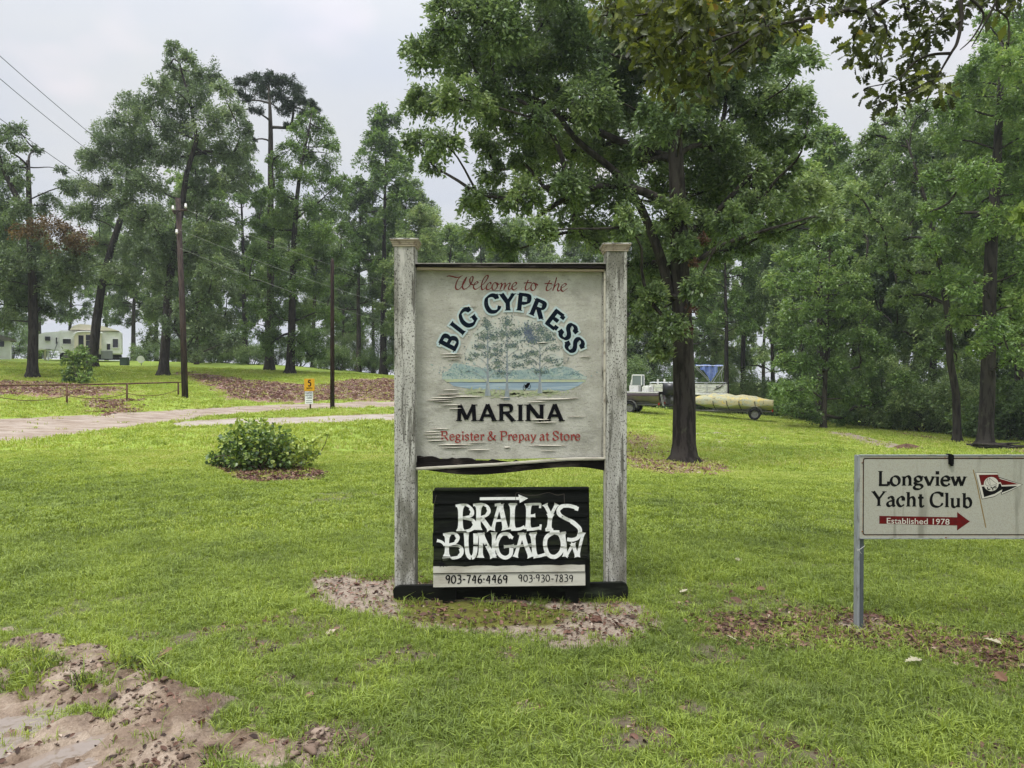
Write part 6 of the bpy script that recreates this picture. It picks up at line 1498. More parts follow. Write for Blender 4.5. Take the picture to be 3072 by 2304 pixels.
for i in range(27):
    t = i / 26; x = -L_ / 2 - .04 + (L_ + .10) * t
    w = W_ / 2 * (1 - max(0, (t - .45) / .55) ** 2.2 * .95) + .03
    zt = float(np.interp(t, [a for a, b in tops], [b for a, b in tops])) + .02 * math.sin(t * 40)
    lo = .74 + .04 * math.sin(t * 21) + .22 * max(0, (t - .55) / .45) ** 1.8
    rings.append([(x, -w * .93, lo), (x, -w, 1.03), (x, -w * .8, 1.03 + (zt - 1.03) * .45), (x, -w * .4, 1.03 + (zt - 1.03) * .85), (x, 0, zt), (x, w * .4, 1.03 + (zt - 1.03) * .85), (x, w * .8, 1.03 + (zt - 1.03) * .45), (x, w, 1.03), (x, w * .93, lo)])
MB().loft(rings, False, False).build('cover', coverm, cov, True)
m = MB(); m.add([rings[0][i] for i in range(9)], [tuple(range(9))]); m.add([hull_loft(L_, W_, .50, 1.02)[0][i] for i in range(9)], [tuple(range(9))]); m.build('transom', hullm, cov)
strapm = mat('dark strap', (.03, .03, .03), .7)
for t in (-.30, -.12, .02, .18):
    x = L_ * t
    for s_ in (-1, 1):
        w = W_ / 2 + .035; MB().tube([(x, s_ * w, 1.0), (x - .02, s_ * w * .97, .80), (x - .14, s_ * w * .75, .52)], .022, 4).build('strap', strapm, cov)
trailer(cov, L_, W_, .44, (-1.35,), .7)

# grey fishing boat with black motor
p0 = at(1925, 1238)
fb_ = thing('fishing_boat', 'grey and maroon fishing boat with a windshield console and black outboard on a trailer', 'boat', (p0.x - 1.35, p0.y, p0.z), R(180 - 22))
L2, W2 = 4.9, 1.9
greyh = mat('grey pink hull', (.17, .14, .14), .35, noise=[(.6, (1, 1, 1), (.26, .21, .20), .4, .6)], spec=.5); dkh = mat('dark maroon gelcoat', (.045, .025, .03), .3, spec=.5)
MB().loft(hull_loft(L2, W2, .55, 1.12), False, False).build('hull', greyh, fb_, True)
dk = []
for r__ in hull_loft(L2, W2, .55, 1.12):
    a, b = r__[0], r__[-1]; dk.append([(a[0], a[1] * 1.015, a[2] - .17), (a[0], a[1] * 1.02, a[2] + .02), (a[0], a[1] * .85, a[2] + .05), (b[0], b[1] * .85, b[2] + .05), (b[0], b[1] * 1.02, b[2] + .02), (b[0], b[1] * 1.015, b[2] - .17)])
MB().loft(dk, False, False).build('deck', dkh, fb_, True)
MB().tube([(r__[0][0], r__[0][1] * 1.03, r__[0][2] + .03) for r__ in hull_loft(L2, W2, .55, 1.12)], .02, 5).build('rub_rail', whitegel, fb_)
MB().tube([(r__[0][0], -r__[0][1] * 1.03, r__[0][2] + .03) for r__ in hull_loft(L2, W2, .55, 1.12)], .02, 5).build('rub_rail', whitegel, fb_)
c_ = MB(); c_.bevbox((-1.0, 0, 1.32), (.5, .7, .42), .03); con = c_.build('console', whitegel, fb_)
glassm = mat('tinted windshield', (.16, .19, .19), .12, spec=.6)
MB().box((-.88, 0, 1.78), (.03, .60, .52), (0, R(-12), 0)).build('windshield', glassm, fb_)
for s_ in (-1, 1):
    MB().box((-1.16, s_ * .33, 1.78), (.50, .02, .50)).build('side_window', glassm, fb_)
    f = MB(); [f.tube([a, b], .028, 6) for a, b in (((-1.42, s_ * .34, 1.5), (-1.42, s_ * .34, 2.06)), ((-1.42, s_ * .34, 2.06), (-.92, s_ * .34, 2.06)), ((-.92, s_ * .34, 2.06), (-.88, s_ * .34, 1.5)))]; f.build('window_frame', whitegel, fb_)
fr = MB()
for a, b in (((.20, -.32, 1.50), (.06, -.32, 2.05)), ((.20, .32, 1.50), (.06, .32, 2.05)), ((.06, -.32, 2.05), (.06, .32, 2.05)), ((.20, -.32, 1.50), (.20, .32, 1.50))): fr.tube([a, b], .022, 6)
fr.v = [(v[0] - 1.0, v[1], v[2]) for v in fr.v]; fr.build('windshield_frame', whitegel, fb_)
for y in (-.45, .45): MB().bevbox((-1.7, y, 1.30), (.4, .4, .4), .06).build('seat', whitegel, fb_)
mo = MB(); mo.loft([[(x, y * w, z) for x, y in ((-.30, -1), (.22, -1), (.32, -.5), (.32, .5), (.22, 1), (-.30, 1), (-.38, .5), (-.38, -.5))] for z, w in ((1.0, .16), (1.12, .24), (1.4, .26), (1.58, .2), (1.64, .1))])
mo.v = [(v[0] - L2 / 2 - .38, v[1], v[2]) for v in mo.v]; mot = mo.build('outboard_motor', mat('black motor cowl', (.012, .012, .013), .3, spec=.5), fb_, True)
m = MB(); m.box((-L2 / 2 - .35, 0, .78), (.22, .14, .55)); m.box((-L2 / 2 - .35, 0, .46), (.5, .07, .1)); m.tube([(-L2 / 2 - .62, 0, .42), (-L2 / 2 - .4, 0, .42)], [.03, .09], 8); m.build('lower_unit', strapm, mot)
m = MB(); [m.tube([(-L2 / 2 - .1, .6 + .3 * k, 1.05), (-L2 / 2 - .22, .6 + .3 * k, .45)], .015, 5) for k in (0, 1)]; [m.tube([(-L2 / 2 - .1 - .04 * k, .6, 1.0 - .18 * k), (-L2 / 2 - .1 - .04 * k, .9, 1.0 - .18 * k)], .015, 5) for k in range(4)]; m.build('ladder', chrome, fb_)
trailer(fb_, L2, W2, .48, (-.9, -.1), .8)

# pontoon boat behind
p0 = at(2060, 1240)
pz = Vector((wx(2062, 47), 47, float(hbase(wx(2062, 47), 47)) + .12))
pon = thing('pontoon_boat', 'white pontoon boat with rail fence and folded blue canopy behind the oak trunk', 'boat', tuple(pz), R(-12))
Lp, Wp = 4.9, 2.4
for s_ in (-1, 1):
    MB().tube([(-Lp / 2, s_ * .85, .62), (Lp / 2 - .5, s_ * .85, .62), (Lp / 2, s_ * .85, .78)], [.30, .30, .05], 14).build('pontoon', mat('dull pontoon', (.10, .10, .105), .45, .4) if not bpy.data.materials.get('dull pontoon') else bpy.data.materials['dull pontoon'], pon, True)
MB().bevbox((0, 0, 1.0), (Lp, Wp, .10), .02).build('deck', whitegel, pon)
pwhite = mat('aged white panel', (.66, .66, .61), .5, noise=[(5, (1, 1, 3), (.38, .36, .30), .48, .62)])
for s_ in (-1, 1):
    for k in range(4):
        xa_ = -Lp / 2 + .1 + k * (Lp - .2) / 4
        p_ = MB().box((xa_ + (Lp - .2) / 8, s_ * Wp * .48, 1.36), ((Lp - .2) / 4 - .05, .03, .50)).build('fence_panel', pwhite, pon)
        f = MB(); f.tube([(xa_, s_ * Wp * .48 - .03 * s_, 1.72), (xa_ + (Lp - .2) / 4 - .04, s_ * Wp * .48, 1.72)], .02, 6); [f.tube([(xa_ + q, s_ * Wp * .48, 1.05), (xa_ + q, s_ * Wp * .48, 1.73)], .018, 6) for q in (0, (Lp - .2) / 4 - .05)]
        f.box((xa_ + (Lp - .2) / 8, s_ * (Wp * .48 + .02), 1.40), ((Lp - .2) / 4 - .1, .01, .03)); f.build('rail', chrome, p_)
for x in (-Lp / 2 + .08, Lp / 2 - .08): MB().box((x, 0, 1.36), (.03, Wp * .9, .5)).build('end_panel', pwhite, pon)
e_ = MB(); e_.tube([(1.55, -Wp * .48 - .03, 1.24), (1.75, -Wp * .48 - .03, 1.34), (1.95, -Wp * .48 - .03, 1.42), (2.05, -Wp * .48 - .03, 1.54), (2.2, -Wp * .48 - .03, 1.50)], [.004, .03, .035, .03, .006], 5); e_.tube([(1.8, -Wp * .48 - .03, 1.36), (1.7, -Wp * .48 - .03, 1.50), (1.95, -Wp * .48 - .03, 1.46)], [.03, .03, .004], 5); e_.build('bird_emblem', strapm, pon)
for x, y in ((-1.6, -.6), (-1.2, .7), (-.3, -.7)): m = MB(); m.bevbox((x, y, 1.28), (.6, .5, .42), .05); m.bevbox((x - .24, y, 1.65), (.12, .5, .6), .04); m.build('seat', whitegel, pon)
bluem = mat('blue canopy cloth', (.10, .15, .36), .8, noise=[(5, (1, 1, 1), (.17, .22, .42), .45, .62)], bump=.4, bscale=6)
bx0, bx1 = .5, 2.15
cn = MB(); vs = []; nxx, nyy = 10, 6
for i in range(nxx + 1):
    for j in range(nyy + 1):
        x = bx0 + (bx1 - bx0) * i / nxx; y = -1.1 + 2.2 * j / nyy; vs.append((x, y, 2.78 + .08 * math.sin(math.pi * j / nyy) + .03 * math.sin(i * 1.3 + j) - .04 * (i / nxx)))
cn.add(vs, [(i * (nyy + 1) + j, (i + 1) * (nyy + 1) + j, (i + 1) * (nyy + 1) + j + 1, i * (nyy + 1) + j + 1) for i in range(nxx) for j in range(nyy)])
cn.build('canopy', bluem, pon, True)
cn = MB(); n_ = 12
for i in range(n_):      # cloth drooping down at the aft side
    a0, a1 = i / n_, (i + 1) / n_
    f_ = lambda t: (bx0 + .25 + 1.05 * t, -1.1 + .06 * math.sin(t * 19), 2.76, 2.76 - (.25 + .75 * max(0, 1 - abs(t - .62) / .45) ** 1.1) * (1 + .05 * math.sin(t * 25)))
    A, Bq = f_(a0), f_(a1); cn.add([(A[0], A[1], A[2]), (Bq[0], Bq[1], Bq[2]), (Bq[0], Bq[1] - .08, Bq[3]), (A[0], A[1] - .08, A[3])], [(0, 1, 2, 3)])
cn.build('canopy_flap', bluem, pon, True)
fr = MB()
for y in (-1.1, 1.1):
    fr.tube([(1.5, y, 1.7), (bx1, y, 2.72)], .022, 6); fr.tube([(1.5, y, 1.7), (bx0, y, 2.75)], .022, 6); fr.tube([(2.1, y, 1.7), (bx1 - .12, y, 2.2), (bx1, y, 2.72)], .018, 6); fr.tube([(bx0, y, 2.78), (bx1, y, 2.75)], .02, 6)
fr.build('canopy_frame', chrome, pon)
tf_ = MB()
for s_ in (-1, 1): tf_.tube([(-Lp / 2 + .2, s_ * .5, .26), (Lp / 2 + .6, s_ * .1, .26)], .04, 4)
for x in (-1.2, 0, 1.2): tf_.box((x, 0, .26), (.06, 1.9, .06))
tf_.build('trailer_frame', galv, pon)
for x in (-.6, .3):
    for s_ in (-1, 1): wheel(pon, (x, s_ * .62, .20), .24, .16)

# ================================================================== CAMPER, SHED, DISH
p0 = at(240, 1094); dR = max(p0.y, 54.0); kR = dR / F
rvz = float(hbase(wx(240, dR), dR))
camper = thing('camper_trailer', 'white fifth wheel camper on the hill behind the leaning oak', 'camper', (wx(240, dR), dR, rvz), R(27))
def rx(px): return (px - 240) * kR
def rzz(py): return S(240, py, dR).z - rvz
rvw = mat('camper white', (.82, .83, .84), .45, noise=[(1.5, (1, 1, 1), (.74, .74, .74), .45, .6)], spec=.4); rvc = mat('camper cream', (.80, .73, .62), .5, spec=.4); dwin = mat('dark camper glass', (.03, .028, .04), .1, spec=.6); greyk = mat('camper skirt grey', (.24, .25, .27), .5)
MB().bevbox(((rx(185) + rx(352)) / 2, 1.2, (rzz(1062) + rzz(992)) / 2), (rx(352) - rx(185), 2.4, rzz(992) - rzz(1062)), .08).build('body', rvw, camper)
MB().prism([(rx(125), rzz(1050)), (rx(128), rzz(1008)), (rx(150), rzz(1000)), (rx(186), rzz(996)), (rx(186), rzz(1050))], .1, 2.3).build('nose', rvw, camper)
MB().prism([(rx(215), rzz(990)), (rx(222), rzz(979)), (rx(240), rzz(972)), (rx(300), rzz(976)), (rx(345), rzz(990))], -.1, 2.3).build('roof', rvc, camper)
so = MB(); so.bevbox((rx(262), -.25, (rzz(1048) + rzz(998)) / 2), (rx(297) - rx(227), .5, rzz(998) - rzz(1048)), .04); slide = so.build('slide_out', rvc, camper)
arc_ = [(rx(225), rzz(1010)), (rx(232), rzz(1000)), (rx(250), rzz(996)), (rx(280), rzz(996)), (rx(300), rzz(999))]
MB().tube([(a, -.52, b) for a, b in cr(arc_, 4)], .06, 5).build('trim', rvw, slide)
for (a, b, c_, d_) in ((238, 251, 1007, 1047), (257, 272, 1005, 1021), (257, 272, 1022, 1047), (276, 292, 1007, 1047)): MB().box(((rx(a) + rx(b)) / 2, -.51, (rzz(c_) + rzz(d_)) / 2), (rx(b) - rx(a), .04, rzz(c_) - rzz(d_))).build('window', dwin, slide)
for (a, b, c_, d_) in ((196, 218, 1017, 1033), (178, 183, 1013, 1035), (310, 321, 1029, 1049), (326, 342, 1014, 1042)):
    w_ = MB().box(((rx(a) + rx(b)) / 2, -.02, (rzz(c_) + rzz(d_)) / 2), (rx(b) - rx(a), .05, rzz(c_) - rzz(d_))).build('window', dwin, camper)
    f = MB()
    for q0, q1 in (((a, c_), (b, c_)), ((b, c_), (b, d_)), ((b, d_), (a, d_)), ((a, d_), (a, c_))): f.tube([(rx(q0[0]), -.05, rzz(q0[1])), (rx(q1[0]), -.05, rzz(q1[1]))], .02, 4)
    f.build('window_frame', rvw, w_)
MB().box(((rx(152) + rx(165)) / 2, -.0, rzz(1018)), (rx(165) - rx(152), .24, .3)).build('window', dwin, camper)
MB().box(((rx(188) + rx(350)) / 2, 1.2, rzz(1070)), (rx(350) - rx(188), 2.2, .35)).build('chassis', mat('dark chassis', (.02, .02, .022), .7), camper)
MB().box((rx(311), -.05, rzz(1064)), (rx(326) - rx(295), .1, rzz(1054) - rzz(1078))).build('skirt_panel', greyk, camper)
MB().box((rx(148), 1.0, (rzz(1050) + rzz(1082)) / 2), (.14, .14, rzz(1050) - rzz(1090))).build('landing_leg', rvc, camper)
MB().box((rx(158), .4, (rzz(1050) + rzz(1082)) / 2), (.10, .10, rzz(1050) - rzz(1090))).build('landing_leg', rvw, camper)
for px in (204, 232, 262): wheel(camper, (rx(px), .15, .36), .36, .24)
st_ = MB(); [st_.box((rx(176) - .12 * k, -.3, .25 + .2 * k), (.3, .6, .04)) for k in range(4)]; st_.tube([(rx(170), -.6, .2), (rx(186), -.6, 1.4)], .03, 5); st_.build('steps', greyk, camper)
# shed
p0 = at(2, 1078); kS = p0.y / F
shed = thing('shed', 'small white shed with a grey roof cut off by the left edge', 'shed', (wx(-30, p0.y), p0.y, p0.z), R(32))
def hx(px): return (px + 30) * kS
def hz(py): return S(0, py, p0.y).z - p0.z
m = MB(); m.box(((hx(-80) + hx(20)) / 2, 1.2, (hz(1016) - .3) / 2), (hx(20) - hx(-80), 2.4, hz(1016) + .3)); wl_ = m.build('wall', rvw, shed)
MB().prism([(hx(-92), hz(1019)), (hx(-40), hz(996)), (hx(-25), hz(997)), (hx(33), hz(1017)), (hx(33), hz(1021)), (hx(-92), hz(1023))], -.3, 2.7).build('roof', mat('grey shingles', (.20, .19, .18), .9, noise=[(30, (1, 1, 1), (.12, .115, .11), .45, .6)]), shed)
for i in range(6): MB().box((hx(-74 + i * 17), -.012, hz(1048)), (.03, .024, hz(1018) - hz(1076))).build('batten', rvw, shed)
MB().box((hx(-1), -.02, hz(1031)), (.3, .05, .4)).build('window', dwin, shed)
# white dish / tank lid and green box between the trees
p0 = at(423, 1096); m = MB(); m.disc((0, 0, .42), .26, (0, 1, .15), .06, 24, .22); dish = m.build('satellite_dish', rvw, None, loc=p0); tag(dish, 'small round white dish on the grass beyond the bank', 'dish')
MB().tube([(0, .05, -.1), (0, .05, .4)], .025, 6).build('mount', galv, dish)
p0 = at(374, 1096); m = MB(); m.bevbox((0, 0, .24), (.5, .4, .52), .03); bx_ = m.build('utility_box', mat('dull green box', (.05, .075, .06), .6), None, loc=p0); tag(bx_, 'low dull green utility box beside the white dish', 'box')
MB().bevbox((0, 0, .52), (.56, .46, .05), .015).build('lid', mat('grey lid', (.16, .17, .16), .6), bx_)

# ================================================================== PIPE FENCE, POLES, WIRES
rustm = mat('rusty pipe', (.16, .085, .055), .8, noise=[(20, (1, 1, 1), (.07, .04, .03), .45, .6)])
fps = [at(-190, 1222), at(-10, 1217), at(201, 1211), at(381, 1203), at(535, 1187)]
topz = [(-190, 1158), (-10, 1155.5), (201, 1154.5), (381, 1151), (535, 1147)]
fence = thing('pipe_fence', 'low rusty pipe fence with a sagging cable running to the utility pole', 'fence', tuple(fps[2]))
tops_ = []
for p, (px, py) in zip(fps, topz):
    t = S(px, py, p.y); t.x = p.x; tops_.append(t)
    o_f = fps[2]
    MB().tube([p - o_f - Vector((0, 0, .2)), t - o_f], .035, 8).build('post', rustm, fence, True)
for a, b in zip(tops_[:-1], tops_[1:]): MB().tube([a - o_f, b - o_f], .03, 8).build('rail', rustm, fence, True)
P1B = at(556, 1193)
MB().tube([tops_[-1] - o_f, S(553, 1147, P1B.y) - o_f], .02, 6).build('rail', rustm, fence)
for i in range(len(fps) - 1):
    a = fps[i] + (tops_[i] - fps[i]) * (.45); b = fps[i + 1] + (tops_[i + 1] - fps[i + 1]) * (.45)
    pts = [a.lerp(b, k / 10) - o_f - Vector((0, 0, .17 * 4 * (k / 10) * (1 - k / 10))) for k in range(11)]
    MB().tube(pts, .013, 5).build('cable', rustm, fence)
polem = mat('creosoted pole', (.060, .042, .036), .85, noise=[(14, (1, 1, .1), (.028, .021, .019), .45, .6)], bump=.5)
pole = thing('utility_pole', 'brown wooden utility pole at the end of the pipe fence', 'pole', tuple(P1B))
top1 = S(534, 596, P1B.y); k1 = P1B.y / F
MB().tube([Vector((0, 0, -.4)), (S(548, 950, P1B.y) - P1B), top1 - P1B], [9.5 * k1, 8.6 * k1, 7.4 * k1], 14).build('shaft', polem, pole, True)
for (a, b) in (((518, 634), (560, 629)), ((522, 640), (536, 636))):
    MB().tube([S(a[0], a[1], P1B.y - .2) - P1B, S(b[0], b[1], P1B.y - .2) - P1B], .05, 6).build('arm', polem, pole)
porc = mat('white insulator', (.6, .58, .55), .3, spec=.5)
for px, py in ((519, 631), (557, 625), (530, 702)): q = S(px, py, P1B.y - .2) - P1B; MB().tube([q, q + Vector((0, 0, .06)), q + Vector((0, 0, .08)), q + Vector((0, 0, .2))], [.03, .07, .05, .04], 10).build('insulator', porc, pole, True)
P2B = at(997, 1227); k2 = P2B.y / F
pole2 = thing('utility_pole', 'plain dark brown pole standing by the road left of the welcome sign', 'pole', tuple(P2B))
t2 = S(997, 785, P2B.y) - P2B
MB().tube([Vector((0, 0, -.4)), t2, t2 + Vector((0, 0, .14))], [6.8 * k2, 5.2 * k2, 1.2 * k2], 14).build('shaft', mat('dark brown pole', (.040, .022, .020), .8, noise=[(12, (1, 1, .1), (.02, .013, .012), .45, .6)]), pole2, True)
# wires
wirem = mat('power line', (.06, .065, .07), .6)
def wire(a, b, sag, lab, r=.009, m=None):
    pts = [a.lerp(b, k / 16) - Vector((0, 0, sag * 4 * (k / 16) * (1 - k / 16))) for k in range(17)]
    o = a.copy(); mb = MB(); mb.tube([p - o for p in pts], r, 5); w = mb.build('power_line', m or wirem, None, loc=o); return tag(w, lab, 'wire', 'power lines on the utility pole')
d1 = P1B.y - .2
wire(S(557, 622, d1), S(-360, -160, 16), .25, 'upper power line crossing the top left of the sky')
wire(S(519, 629, d1), S(-360, -80, 16), .3, 'second power line from the top in the left sky')
wire(S(531, 700, d1), S(-360, 80, 16), .3, 'third power line in the left sky, lowest of them')
pale = mat('weathered pale cable', (.30, .31, .29), .6)
wire(S(557, 628, d1), S(1330, 880, 62), .5, 'pale upper line running right from the utility pole through the trees', .008, pale)
wire(S(540, 690, d1), S(1400, 960, 62), .6, 'pale middle line running right from the utility pole', .008, pale)
wire(S(541, 745, d1), S(1380, 1010, 62), .6, 'pale lowest line running right from the utility pole', .008, pale)
wire(S(1330, 900, 60), S(2620, 955, 55), 1.2, 'faint cable hanging in the wood behind the boats', .008, pale)

# ================================================================== SPEED SIGN
p0 = at(930, 1229); ks = p0.y / F
ss = thing('speed_sign', 'yellow 5 MPH plate over a white notice on a thin post by the road', 'sign', tuple(p0))
def sx(px): return (px - 930) * ks
def sz(py): return S(930, py, p0.y).z - p0.z
MB().box((sx(930.5), .03, (sz(1140) - .2) / 2), (.05, .05, sz(1140) + .2)).build('post', mat('dark red post', (.05, .02, .02), .7), ss)
yel = mat('yellow orange plate', (.62, .33, .015), .5, noise=[(6, (1, 1, 1), (.50, .26, .02), .5, .65)]); ylp = MB().bevbox((sx(928.5), 0, (sz(1136) + sz(1173)) / 2), (sx(944) - sx(913), .015, sz(1136) - sz(1173)), .004).build('yellow_plate', yel, ss)
whp = MB().bevbox((sx(927), 0, (sz(1174.5) + sz(1212)) / 2), (sx(939) - sx(915), .015, sz(1174.5) - sz(1212)), .003).build('white_plate', rvw, ss)
def lays(px, py, l_): return (sx(px), -.009 - l_ * .0003, sz(-py))
m = MB(); text(m, '5', 923.2, 934.5, 1158, 17, lays, .2, .2, serif=False); m.build('speed_lettering', ink, ylp)['label'] = 'black figure 5'
m = MB(); text(m, 'MPH', 919.5, 937.5, 1168, 6.5, lays, .15, .15, serif=False); m.build('speed_lettering', ink, ylp)['label'] = 'black letters MPH'
m = MB(); text(m, 'CAMPERS', 916.5, 937.5, 1181.5, 5, lays, .2, .2, serif=False); text(m, 'VISITORS', 916.5, 937.5, 1189, 5, lays, .2, .2, serif=False); text(m, '+ GUEST', 917.5, 937, 1196.5, 5, lays, .2, .2, serif=False)
for yy in (1203, 1209): m.add([lays(918 + 0, -yy, 0), lays(936, -yy, 0), lays(936, -(yy - 1.6), 0), lays(918, -(yy - 1.6), 0)], [(0, 1, 2, 3)])
m.build('notice_lettering', mat('dark blue print', (.03, .035, .07), .6), whp)

# ================================================================== NEAR LEAVES: bush, overhanging oak
def leaf_shape(kind, seed):
    r = np.random.default_rng(seed)
    if kind == 'oak':        # lobed white-oak leaf, unit length along x, five lobes a side
        up = [(0, .02), (.10, .05), (.20, .17), (.29, .10), (.40, .27), (.50, .13), (.62, .33), (.72, .17), (.83, .26), (.90, .14), (1.0, .06)]
    else:                    # broad pointed leaf
        up = [(0, .02), (.06, .22), (.22, .42), (.45, .45), (.70, .30), (.88, .12), (1.0, .0)]
    up = [(x, y * r.uniform(.85, 1.15)) for x, y in up]
    mid = [(x, 0) for x, _ in up]
    V = []; Fs = []
    n = len(up); fold = r.uniform(.1, .35); curl = r.uniform(-.25, .1)
    for sgn in (1, -1):
        o = len(V)
        for (x, y) in up: V.append((x, sgn * y, y * fold + curl * x * x))
        for (x, _) in mid: V.append((x, 0, curl * x * x))
        for i in range(n - 1):
            f = (o + i, o + n + i, o + n + i + 1, o + i + 1); Fs.append(f if sgn > 0 else f[::-1])
    return np.array(V), Fs
def rand_leaf_mats(P, D, r, size, droop):
    n = len(P); ax = D + r.normal(size=(n, 3)) * .7; ax[:, 2] -= droop; ax /= np.linalg.norm(ax, axis=1)[:, None]
    up = r.normal(size=(n, 3)) * .6 + np.array([0, 0, 1.0]); sd_ = np.cross(up, ax); sd_ /= np.linalg.norm(sd_, axis=1)[:, None]; nr = np.cross(ax, sd_)
    return np.stack([ax, sd_, nr], 2), size * r.uniform(.7, 1.2, n)
def leafy(parent, P, D, size, kind, mobj, mmass, seed, droop, n_single=300, view=None, tint=None):
    r = np.random.default_rng(seed); shapes = [leaf_shape(kind, seed + i) for i in range(5)]
    Rm, sc = rand_leaf_mats(P, D, r, size, droop)
    meshes = []
    for V, Fs in shapes:
        me = bpy.data.meshes.new('leaf'); me.from_pydata([tuple(v) for v in V], [], Fs); me.materials.append(mobj); meshes.append(me)
    order = np.argsort(view) if view is not None else np.arange(len(P))
    for k in order[:n_single]:
        o = bpy.data.objects.new('leaf', meshes[int(k) % 5]); COL.objects.link(o); o.parent = parent
        m4 = Matrix([[*(Rm[k][i] * sc[k]), P[k][i]] for i in range(3)] + [[0, 0, 0, 1]]); o.matrix_local = m4
    rest = order[n_single:]
    if len(rest):
        VV, FF, TT = [], [], []; off = 0
        for k in rest:
            V, Fs = shapes[int(k) % 5]; VV.append((V * sc[k]) @ Rm[k].T + P[k]); FF += [tuple(i + off for i in f) for f in Fs]; TT += [tint[k] if tint is not None else .5] * len(V); off += len(V)
        o = npmesh('leaf_mass', np.concatenate(VV), np.array(FF), mmass, parent, attrs=dict(tint=TT)); o['kind'] = 'stuff'
def twin_mats(name, stops, rough, trans, spec, amt=1.0):
    a = tint_mat(name, stops, rough, trans, spec, atype='GEOMETRY'); b = tint_mat(name + ' single', stops, rough, trans, spec, atype='GEOMETRY')
    n, l = b.node_tree.nodes, b.node_tree.links
    oi = n.new('ShaderNodeObjectInfo'); rp = [q for q in n if q.type == 'VALTORGB'][0]; l.new(M(n, l, 'MULTIPLY_ADD', oi.outputs['Random'], amt), rp.inputs[0])
    rp.inputs[0].links[0].from_node.inputs[2].default_value = (1 - amt) / 2
    return a, b
def cloud(clumps, per_m2, r, shell=.35):
    P, D = [], []
    for c, rad in clumps:
        n = max(3, int(per_m2 * math.pi * rad * rad)); d = r.normal(size=(n, 3)); d /= np.linalg.norm(d, axis=1)[:, None]
        P.append(np.array(c) + d * rad * (r.uniform(0, 1, n) ** shell)[:, None]); D.append(d)
    return np.concatenate(P), np.concatenate(D)
# the round bush
bb_ = at(775, 1408); bd_ = bb_.y
bush = thing('bush', 'low round broad leaved bush on a patch of mulch in the lawn', 'bush', tuple(bb_))
bcl = pc([(760,1300,48),(705,1325,46),(820,1318,44),(765,1350,60),(690,1368,44),(840,1358,46),(655,1392,26),(870,1325,30),(725,1288,30),(795,1283,26),(900,1345,28),(640,1375,20),(720,1390,40),(800,1385,36),(860,1392,26)], bd_, .35, 51)
bcl += pc([(770, 1320, 50), (720, 1345, 50), (820, 1345, 50)], bd_ + .4, .1, 52)
bcl_r = pc([(915,1335,20),(935,1345,18),(950,1320,14),(965,1305,10),(900,1370,20),(925,1380,12),(985,1298,8),(945,1360,12)], bd_, .2, 53)
r5 = np.random.default_rng(77)
P_, D_ = cloud([(np.array(c) - np.array(bb_), q) for c, q in bcl], 1250, r5, .33); P2_, D2_ = cloud([(np.array(c) - np.array(bb_), q) for c, q in bcl_r], 1400, r5, .3)
P_ = np.concatenate([P_, P2_]); D_ = np.concatenate([D_, D2_])
keep = P_[:, 2] > .02; P_, D_ = P_[keep], D_[keep]
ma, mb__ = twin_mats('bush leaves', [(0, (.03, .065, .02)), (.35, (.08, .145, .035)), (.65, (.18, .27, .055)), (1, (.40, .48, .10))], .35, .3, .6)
tnt = np.clip(.28 + 1.1 * P_[:, 2] * .6 + r5.normal(0, .2, len(P_)) + .35 * (P_[:, 0] > .55), 0, 1)  # higher leaves tinted lighter: top highlight painted into leaf colour; right wing yellower
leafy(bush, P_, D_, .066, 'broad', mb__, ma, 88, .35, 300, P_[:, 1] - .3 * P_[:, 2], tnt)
st_ = MB()
for c, q in bcl + bcl_r:
    if r5.uniform() < .9: st_.tube(wander((r5.uniform(-.1, .45), r5.uniform(-.1, .1), -.05), np.array(c) - np.array(bb_), 6, .10, r5), [.016, .014, .012, .010, .008, .006, .004], 5)
st_.build('stem', mat('pale twig bark', (.13, .10, .075), .8), bush, True)
# sapling beside the leaning oak
sb_ = at(240, 1150); sap = thing('sapling', 'leafy green sapling at the foot of the leaning oak above the pipe fence', 'sapling', tuple(sb_))
scl = pc([(215,1062,24),(245,1052,24),(275,1078,20),(235,1085,26),(200,1088,20),(225,1110,26),(265,1105,20),(210,1132,26),(245,1135,26),(270,1130,16),(195,1120,16)], sb_.y, .6, 61)
scl = [(np.array(c) - np.array(sb_), q) for c, q in scl]
V, Fq, ti = leaves_for(scl, 330, .17, 71, .1, 10, .55, .8); npmesh('foliage', V, Fq, light_leaf, sap, attrs=dict(tint=np.clip(ti + .12, 0, 1)))
st_ = MB(); [st_.tube(wander((0, 0, -.1), c, 5, .08, r5), [.03, .026, .02, .016, .01, .006], 5) for c, q in scl]; st_.build('stem', bark2, sap, True)

